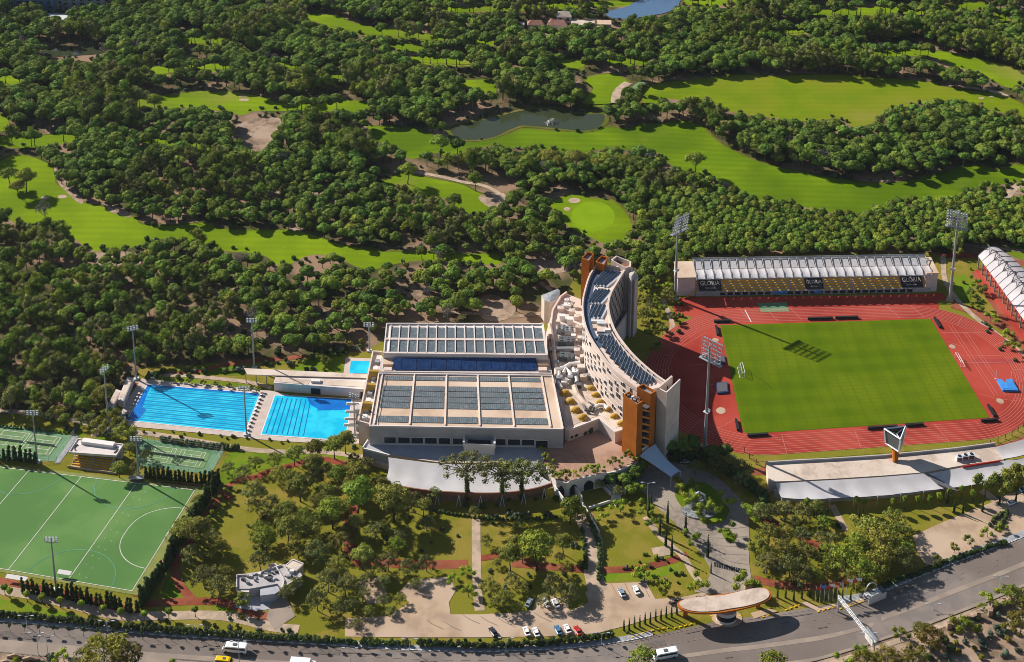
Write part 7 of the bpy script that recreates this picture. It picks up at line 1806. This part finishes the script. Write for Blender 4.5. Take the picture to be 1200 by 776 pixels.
scatter_trees([(205,600),(235,590),(262,620),(270,700),(225,705)], 6, ['park0', 'park1'], .45, .7, 12)
scatter_trees([(744,325),(790,335),(788,352),(765,380),(748,392),(742,360)], 13, ['park0', 'park1', 'young0', 'young1', 'pine0'], .5, .9, 8)
scatter_trees([(-5,470),(60,470),(120,470),(140,490),(150,520),(95,505),(40,496)], 14, ['park0', 'park1', 'pine5', 'umbrella1'], .45, .8, 9)
# trees growing through the white canopy
for u, v, s, lab in ((547,590,1.15,'umbrella pine with ivy covered trunk rising through the white canopy, the leftmost'),(588,590,1.0,'umbrella pine rising through the white canopy, the middle one'),(611,588,.98,'umbrella pine rising through the white canopy, the rightmost')):
    c = P(u, v); t = thing('umbrella_pine', lab, 'pine', (c.x, c.y, 0)); rr_ = random.Random(int(u)); H = 18.5*s/1.0
    lb = [(cos(i*2.399)*10.5*sqrt((i+.5)/24)*s, sin(i*2.399)*6.5*sqrt((i+.5)/24)*s, H-1.2-((i+.5)/24)*3.2+rr_.uniform(-.8, .8), rr_.uniform(1.4, 2.2)) for i in range(24)]
    link('crown', lobe_crown(lb, .5, 20, int(u), .45).mesh('tall_pine_crown', 'olive_leaf'), t)
    m_ = MB(); m_.tube([(0, 0, 0), (.3, 0, H*.4), (-.2, 0, H*.72)], [.5, .4, .3], 7)
    for l in lb[::1]: m_.tube([(-.2, 0, H*.70), (l[0]*.5, l[1]*.5, H*.80), (l[0], l[1], l[2])], [.22, .16, .07], 5)
    link('trunk', m_.mesh('tall_pine_trunk', 'bark_pale'), t)
    lb = [(.1+rr_.uniform(-.2, .2), rr_.uniform(-.2, .2), 2+k*.9, 1.25-.02*k) for k in range(int(H*.62))]; link('ivy', lobe_crown(lb, .3, 40, int(u)+1, .8).mesh('ivy', 'hedge_leaf'), t)
# young trees with bright crowns
for u, v, k, s in [(703,609,'young0',.95),(727,600,'young0',1.15),(743,582,'young0',1.35),(753,601,'young0',1.15),(763,615,'young0',1.1),(808,637,'young0',1.2),(815,690,'young0',1.3),(755,678,'young0',1.2),(775,696,'young0',1.1),(547,678,'young0',1.0),(533,683,'young0',.85),(549,700,'young0',1.0),(576,710,'young0',.9),(633,655,'young0',.8),
   (802,576,'young0',1.5),(806,586,'young0',1.5),(812,597,'young0',1.6),(822,606,'young0',1.2),(828,604,'young0',1.5),(847,594,'young0',1.3),(853,628,'young0',1.2),(884,606,'young0',1.5),(874,690,'young0',1.5),(882,697,'young0',1.2),(1055,752,'young0',1.1),(1010,775,'young0',1.2),(985,786,'young0',1.3),(1161,705,'young0',1.2),(1152,715,'young0',.6),
   (1140,335,'young0',1.1),(1146,362,'young0',1.1),(1137,350,'young0',1.0),(1160,378,'young0',1.1),(1182,396,'young0',1.0),(1150,345,'young1',1.1),(1188,412,'young0',1.1),(1120,300,'young1',1.2),(782,338,'young0',1.2),(765,352,'young0',1.1),(772,366,'young0',1.1),(760,375,'young1',1.0),(790,378,'young1',1.0),(776,392,'young1',1.1),(750,345,'young1',1.3),(744,330,'young0',1.0),(1082,570,'x',1),
   (1118,648,'young1',.8),(1134,638,'young1',.8),(1157,630,'autumn2',.9),(1098,662,'young1',.8),(1175,622,'young0',.8),(20,786,'young0',1.0),(75,775,'young0',1.0),(197,790,'young0',1.1)]:
    if k == 'x': continue
    k = 'young0' if k == 'autumn2' else k
    c = P(u, v); lab = DESC[k]+' standing '+near_word(u, v); plant(k, c.x, c.y, lab, 'tree', s, group=lab)
# globe crowned street trees
for i, (u, v) in enumerate([(12,701),(32,705),(50,708),(71,712),(96,716),(122,721),(142,725),(170,728),(198,725),(229,723),(6,697)]):
    c = P(u, v); plant('globe', c.x, c.y, 'small globe headed tree in the row along the path below the green field', 'tree', 1.05, group='globe trees below the field')
for i, (u, v) in enumerate([(264,580),(258,589),(253,597),(249,606),(245,613),(272,571)]):
    c = P(u, v); plant('globe', c.x, c.y, 'small globe headed tree in the row right of the tall dark hedge', 'tree', .8, group='globe trees right of the hedge')
for i, (u, v) in enumerate([(1003,598),(1012,600),(1060,597),(1075,597),(1089,596),(1100,593),(1112,588),(1126,585),(1139,590),(1154,582),(1170,583),(1183,574),(1190,573),(945,600),(1192,572),(1046,600)]):
    c = P(u, v); big = u > 1150; plant('globe' if not big else 'young1', c.x, c.y, 'small round headed tree in the line in front of the deck canopies', 'tree', 1.0 if not big else 1.8, group='round trees before the deck canopies', zs=1.5 if not big else 1.2)
for i, (u, v) in enumerate([(190,446),(205,448),(222,450),(238,452),(253,454),(268,456),(294,459),(304,460),(355,430),(382,428),(375,424)]):
    c = P(u, v); plant('young1', c.x, c.y, 'small rounded tree on the strip of lawn behind the long pool', 'tree', .55 if u < 330 else .9, group='small trees behind the long pool')
for i in range(44):
    u = -5+i*17.2; v = 742.5+.052*u if u < 380 else 761 if u < 600 else 762-(u-600)*.075
    c = P(u, v-1.5); plant('street', c.x, c.y, 'slim young street tree in the line along the hedge beside the highway', 'tree', .95, group='street trees along the highway hedge')
# cypresses
CY = [((760,606),1.05),((782,613),1.15),((803,628),1.2),((773,627),1.1),((780,640),1.05),((787,652),1.05),((829,653),1.15),((833,672),.6),((763,590),.6)]
for (u, v), s in CY: c = P(u, v); plant('cypress', c.x, c.y, 'slim dark cypress standing beside the curved entrance road', 'cypress', s, group='cypresses beside the entrance road', zs=1.25)
for k in range(11): u = 731+k*6.2; c = P(u, 739-k*1.9+1.5*(k % 2)); plant('cypress', c.x, c.y, 'thin cypress in the short row left of the gate roof by the highway', 'cypress', .72, group='cypresses left of the gate')
for k in range(12): u = 892+k*9.5; c = P(u, 702+2*sin(k*1.9)); plant('cypress', c.x, c.y, 'thin cypress in the row right of the gate roof near the flagpoles', 'cypress', .72, group='cypresses right of the gate')
for u, v in ((953,606),(962,604),(968,612),(1006,610),(1118,600),(1128,602),(1151,600),(1171,592),(1190,590),(1110,590)): c = P(u, v); plant('cypress', c.x, c.y, 'slim cypress on the lawn in front of the deck canopies', 'cypress', .85, group='cypresses before the deck')
def row(pts_, n, key, s0, label, cat, group, jit=.5, zs=1):
    w = resample([P(*q) for q in pts_], n)
    for p in w: plant(key, p.x+VR.uniform(-jit, jit)*.6, p.y+VR.uniform(-jit, jit)*.6, label, cat, s0*VR.uniform(.85, 1.15), group=group, zs=zs*VR.uniform(.85, 1.15))
row([(27,694),(60,698),(100,707),(130,712),(160,718)], 24, 'hedgecypress', 1.05, 'dark cypress in the row along the lower side of the green field', 'cypress', 'cypresses below the field')
row([(164,712),(180,690),(205,650),(228,612),(250,578),(256,566)], 46, 'hedgecypress', 1.25, 'dark cypress in the tall dense hedge at the right end of the green field', 'cypress', 'cypress hedge right of the field', .8)
row([(172,560),(205,563),(250,568)], 17, 'hedgecypress', 1.0, 'dark cypress in the row between the second tennis court and the green field', 'cypress', 'cypresses above the field')
row([(-8,538),(20,540),(42,543)], 9, 'hedgecypress', 1.15, 'dark cypress in the row below the left tennis court', 'cypress', 'cypresses below the left court')
# clipped hedges
def hedge(pts_, w, h, label, key=None, dens=5, mt='hedge_leaf', n=3):
    W_ = resample([P(*q) for q in smooth(pts_, 4, False)], max(4, int(sum((P(*b)-P(*a)).length for a, b in zip(pts_, pts_[1:]))/1.5)))
    r_ = random.Random(len(pts_)*7+int(pts_[0][0])); lb = []; c = W_[0]
    for p in W_:
        for k in range(n): lb.append((p.x-c.x+r_.uniform(-w, w)*.35, p.y-c.y+r_.uniform(-w, w)*.35, h*(.35+.4*k/n)+r_.uniform(-.15, .2), w*r_.uniform(.42, .6)))
    mb_ = lobe_crown(lb, .32, dens*4, int(pts_[0][0]), .85)
    t = thing('hedge', label, 'hedge', (c.x, c.y, 0)); link('foliage', mb_.mesh('hedge_foliage', mt), t)
    m_ = MB()
    for p in W_[::3]: m_.tube([(p.x-c.x, p.y-c.y, 0), (p.x-c.x, p.y-c.y, h*.6)], .08, 4)
    link('stems', m_.mesh('hedge_stems', 'bark'), t); return t
hedge([(-10,723),(40,727),(100,733),(160,739),(200,742)], 1.9, 3.4, 'dense clipped hedge along the highway below the green field', n=4)
hedge([(200,742),(260,746),(320,750),(385,753)], 1.9, 3.0, 'dense clipped hedge along the highway below the flat roofed house', n=4)
hedge([(385,753),(430,756),(478,757)], 1.7, 2.2, 'lower clipped hedge along the highway left of the car park opening', n=3)
hedge([(490,757),(560,760),(640,757),(700,750),(716,746)], 1.8, 3.0, 'clipped hedge between the highway and the car park with parked cars', n=4)
hedge([(1035,688),(1080,672),(1120,656),(1150,646),(1178,637)], 1.8, 1.8, 'low dark hedge between the highway and the right car park', n=3)
hedge([(684,600),(694,620),(702,640),(703,660),(702,682)], 1.6, 2.2, 'trimmed hedge along the right side of the ramp road')
hedge([(681,622),(685,645),(686,668)], 1.4, 1.6, 'trimmed hedge along the left side of the ramp road')
hedge([(556,607),(590,609),(625,609),(652,607)], 1.2, 1.1, 'low clipped hedge across the garden below the front canopy')
hedge([(500,597),(530,603),(550,606)], 1.2, 1.1, 'low clipped hedge left of the garden path below the canopy')
hedge([(0,500),(40,504),(84,509)], 1.0, 1.4, 'low hedge above the left tennis court', mt='shrub_leaf')
hedge([(190,516),(215,520),(250,524),(280,527)], 1.8, 2.4, 'row of bushy hedge between the long pool and the tennis court', mt='shrub_leaf', n=3)
hedge([(1160,616),(1170,606),(1180,600),(1176,612),(1168,622)], 1.5, 1.3, 'clipped hedge on the small island of the right car park')
hedge([(730,552),(742,548),(748,556),(738,565),(728,572)], 3.0, 5.0, 'dark bushes at the foot of the broad orange tower', mt='cypress_leaf', n=4)
hedge([(780,536),(800,540),(820,538),(840,548)], 3.4, 5.0, 'dark bushes at the foot of the white end tower', mt='cypress_leaf', n=4)
hedge([(850,552),(870,566),(888,580),(896,592)], 3.4, 4.6, 'dark bushes between the entrance road and the deck', mt='cypress_leaf', n=4)
hedge([(668,514),(676,511),(690,507)], 2.2, 2.4, 'dark planting under the low roof edge on the brick terrace', mt='cypress_leaf')
for o in list(bpy.data.objects):
    if o.get('label') == 'dark planting under the low roof edge on the brick terrace': 
        c = P(668, 514, 6.5); o.location = (c.x, c.y, 6.5)
# trees along the edge of the brick terrace
for i, (u, v) in enumerate([(634,527),(640,540),(645,549),(648,559),(655,562),(664,561),(672,559),(684,556),(690,555),(697,553),(704,552),(718,546),(726,543),(735,538),(741,534),(745,541)]):
    c = P(u, v, 6.5); plant('young1' if i % 2 else 'young0', c.x, c.y, 'small leafy tree planted along the parapet of the brick terrace', 'tree', .62+.1*(i % 3), group='small trees on the terrace edge', z=6.5)
# shrubs scattered through the park and gardens
SH_ = []
def scatter(poly, n, keys_, smin, smax, seed, label, group):
    r_ = random.Random(seed); u0, u1 = min(p[0] for p in poly), max(p[0] for p in poly); v0, v1 = min(p[1] for p in poly), max(p[1] for p in poly); k = 0; tries = 0
    while k < n and tries < n*30:
        tries += 1; u, v = r_.uniform(u0, u1), r_.uniform(v0, v1)
        if inpoly(u, v, poly):
            c = P(u, v); plant(r_.choice(keys_), c.x, c.y, label, 'shrub', r_.uniform(smin, smax), group=group, name='shrub'); k += 1
scatter([(270,560),(420,545),(540,600),(545,660),(420,660),(300,650),(260,620)], 34, ['shrub0', 'shrub1', 'shrub0'], .6, 1.2, 1, 'low rounded shrub on the park lawn below the pools', 'shrubs in the park')
scatter([(570,606),(668,606),(690,660),(660,700),(570,700)], 22, ['shrub0', 'shrub1', 'shrub2'], .6, 1.2, 2, 'low rounded shrub on the lawn between garden path and ramp road', 'shrubs between path and ramp')
scatter([(712,660),(752,638),(770,655),(800,650),(800,690),(712,685)], 18, ['shrub0', 'shrub1', 'shrub2'], .6, 1.1, 3, 'low shrub on the lawn above the bay with two parked cars', 'shrubs above the bay')
scatter([(880,600),(1060,590),(1070,640),(1000,690),(880,690)], 30, ['shrub0', 'shrub1'], .6, 1.3, 4, 'low shrub under the trees between gate and deck canopies', 'shrubs right of the entrance road')
scatter([(745,325),(798,335),(800,390),(770,410),(750,390)], 22, ['shrub0', 'shrub2', 'shrub3'], .8, 1.6, 5, 'shrub in the garden between the hotel and the red track', 'shrubs behind the track')
scatter([(-5,500),(90,480),(150,470),(160,510),(120,520),(40,492),(0,492)], 26, ['shrub0', 'shrub1'], .8, 1.6, 6, 'round shrub beside the pale path left of the long pool', 'shrubs left of the pool')
scatter([(130,440),(300,428),(430,404),(430,412),(300,436),(150,452)], 40, ['shrub0', 'shrub0', 'shrub1'], .9, 2.0, 7, 'dark shrub at the foot of the wood behind the pools', 'shrubs at the edge of the wood')
scatter([(1120,738),(1200,700),(1200,776),(1060,776)], 40, ['shrub1', 'shrub1', 'shrub3', 'shrub0'], .9, 1.9, 8, 'grey green bush on the dry slope at the lower right', 'bushes on the lower right slope')
scatter([(1110,330),(1140,300),(1150,360),(1200,410),(1200,440),(1150,390),(1125,360)], 20, ['shrub0', 'shrub3', 'shrub1'], .6, 1.2, 9, 'small bush between the red track and the curved right stand', 'bushes right of the track')
scatter([(560,604),(640,600),(650,606),(560,612)], 20, ['shrub0', 'shrub1'], .7, 1.1, 10, 'clipped bush in the garden bed under the front canopy', 'bushes below the front canopy')
scatter([(505,556),(540,600),(600,602),(655,590),(655,580)], 16, ['shrub0'], .9, 1.6, 12, 'dark bush in the shade below the front canopy', 'dark bushes below the canopy')
scatter([(144,722),(340,722),(340,744),(144,734)], 20, ['shrub0', 'shrub1', 'shrub3'], .6, 1.1, 13, 'small bush along the path behind the roadside hedge', 'bushes behind the roadside hedge')
scatter([(140,503),(300,512),(420,522),(420,528),(300,520),(140,508)], 26, ['shrub3', 'shrub0', 'shrub1'], .5, 1.0, 14, 'small bush in the flower bed in front of the pools', 'bushes in front of the pools')
scatter([(0,776),(60,770),(60,790),(0,790)], 8, ['shrub1', 'shrub0'], .9, 1.5, 15, 'bush on the far side of the highway at the lower left', 'bushes at the lower left')
# pergola posts on the dry slope at the lower right
for lab, pts_ in (('rough stone garden wall with posts on the dry slope, the left one', [(1112,737),(1124,732),(1134,728),(1146,724)]), ('rough stone garden wall with posts on the dry slope, the right one', [(1160,722),(1164,714),(1176,710),(1186,706)])):
    w = [P(*q) for q in pts_]; t = thing('garden_wall', lab, 'wall', (w[0].x, w[0].y, 0))
    for a, b in zip(w, w[1:]): part('wall_section', MB().wall(a, b, .8, 0, 1.6), 'soil', t)
    for p in w: part('pillar', MB().box(p.x-.8, p.x+.8, p.y-.7, p.y+.7, 0, 2.8), 'sandy', t)
for k, (u, v) in enumerate(((18,771),(36,774),(8,778),(28,782))):
    c = P(u, v); m_ = MB(); m_.tube([(c.x-2.8, c.y, .3), (c.x, c.y+.3, .9), (c.x+2.8, c.y, .3)], [.6, .8, .6], 6)
    single('stone_bench', m_, 'sandy', ['curved pale stone bench nearest the kerb at the lower left', 'curved pale stone bench right of the first one at the lower left', 'curved pale stone bench cut by the left edge', 'curved pale stone bench at the bottom edge, lower left'][k], 'bench', loc=(c.x, c.y, 0))
# deck loungers and bollards around the pools
for k in range(8):
    c = P(205+k*13, 449+k*.95, .2); t = thing('sun_lounger', 'dark sun lounger in the row along the upper edge of the long pool', 'lounger', (c.x, c.y, .2), 0, 'loungers above the long pool')
    part('seat', MB().box(-1.0, .6, -.35, .35, .25, .4), 'metal_dark', t, local=True); part('backrest', MB().obox((.95, 0, .6), (.4, 0, .25), (0, .35, 0), (-.04, 0, .06)), 'metal_dark', t, local=True)
    for x in (-.8, .5): part('leg', MB().box(x-.05, x+.05, -.3, .3, 0, .25), 'metal_grey', t, local=True)

# ================================================================ AIR
hz = MB().box(-3900, 3900, -1400, 6900, -1, 460)
hm = bpy.data.materials.new('haze'); hm.use_nodes = True; hn = hm.node_tree; hn.nodes.clear()
ho_ = hn.nodes.new('ShaderNodeOutputMaterial'); pv_ = hn.nodes.new('ShaderNodeVolumePrincipled'); pv_.inputs['Color'].default_value = (.80, .88, 1, 1); pv_.inputs['Density'].default_value = .000018; pv_.inputs['Anisotropy'].default_value = .3
hn.links.new(pv_.outputs[0], ho_.inputs['Volume'])
h_ = link('haze', hz.mesh('haze', hm)); h_['kind'] = 'stuff'
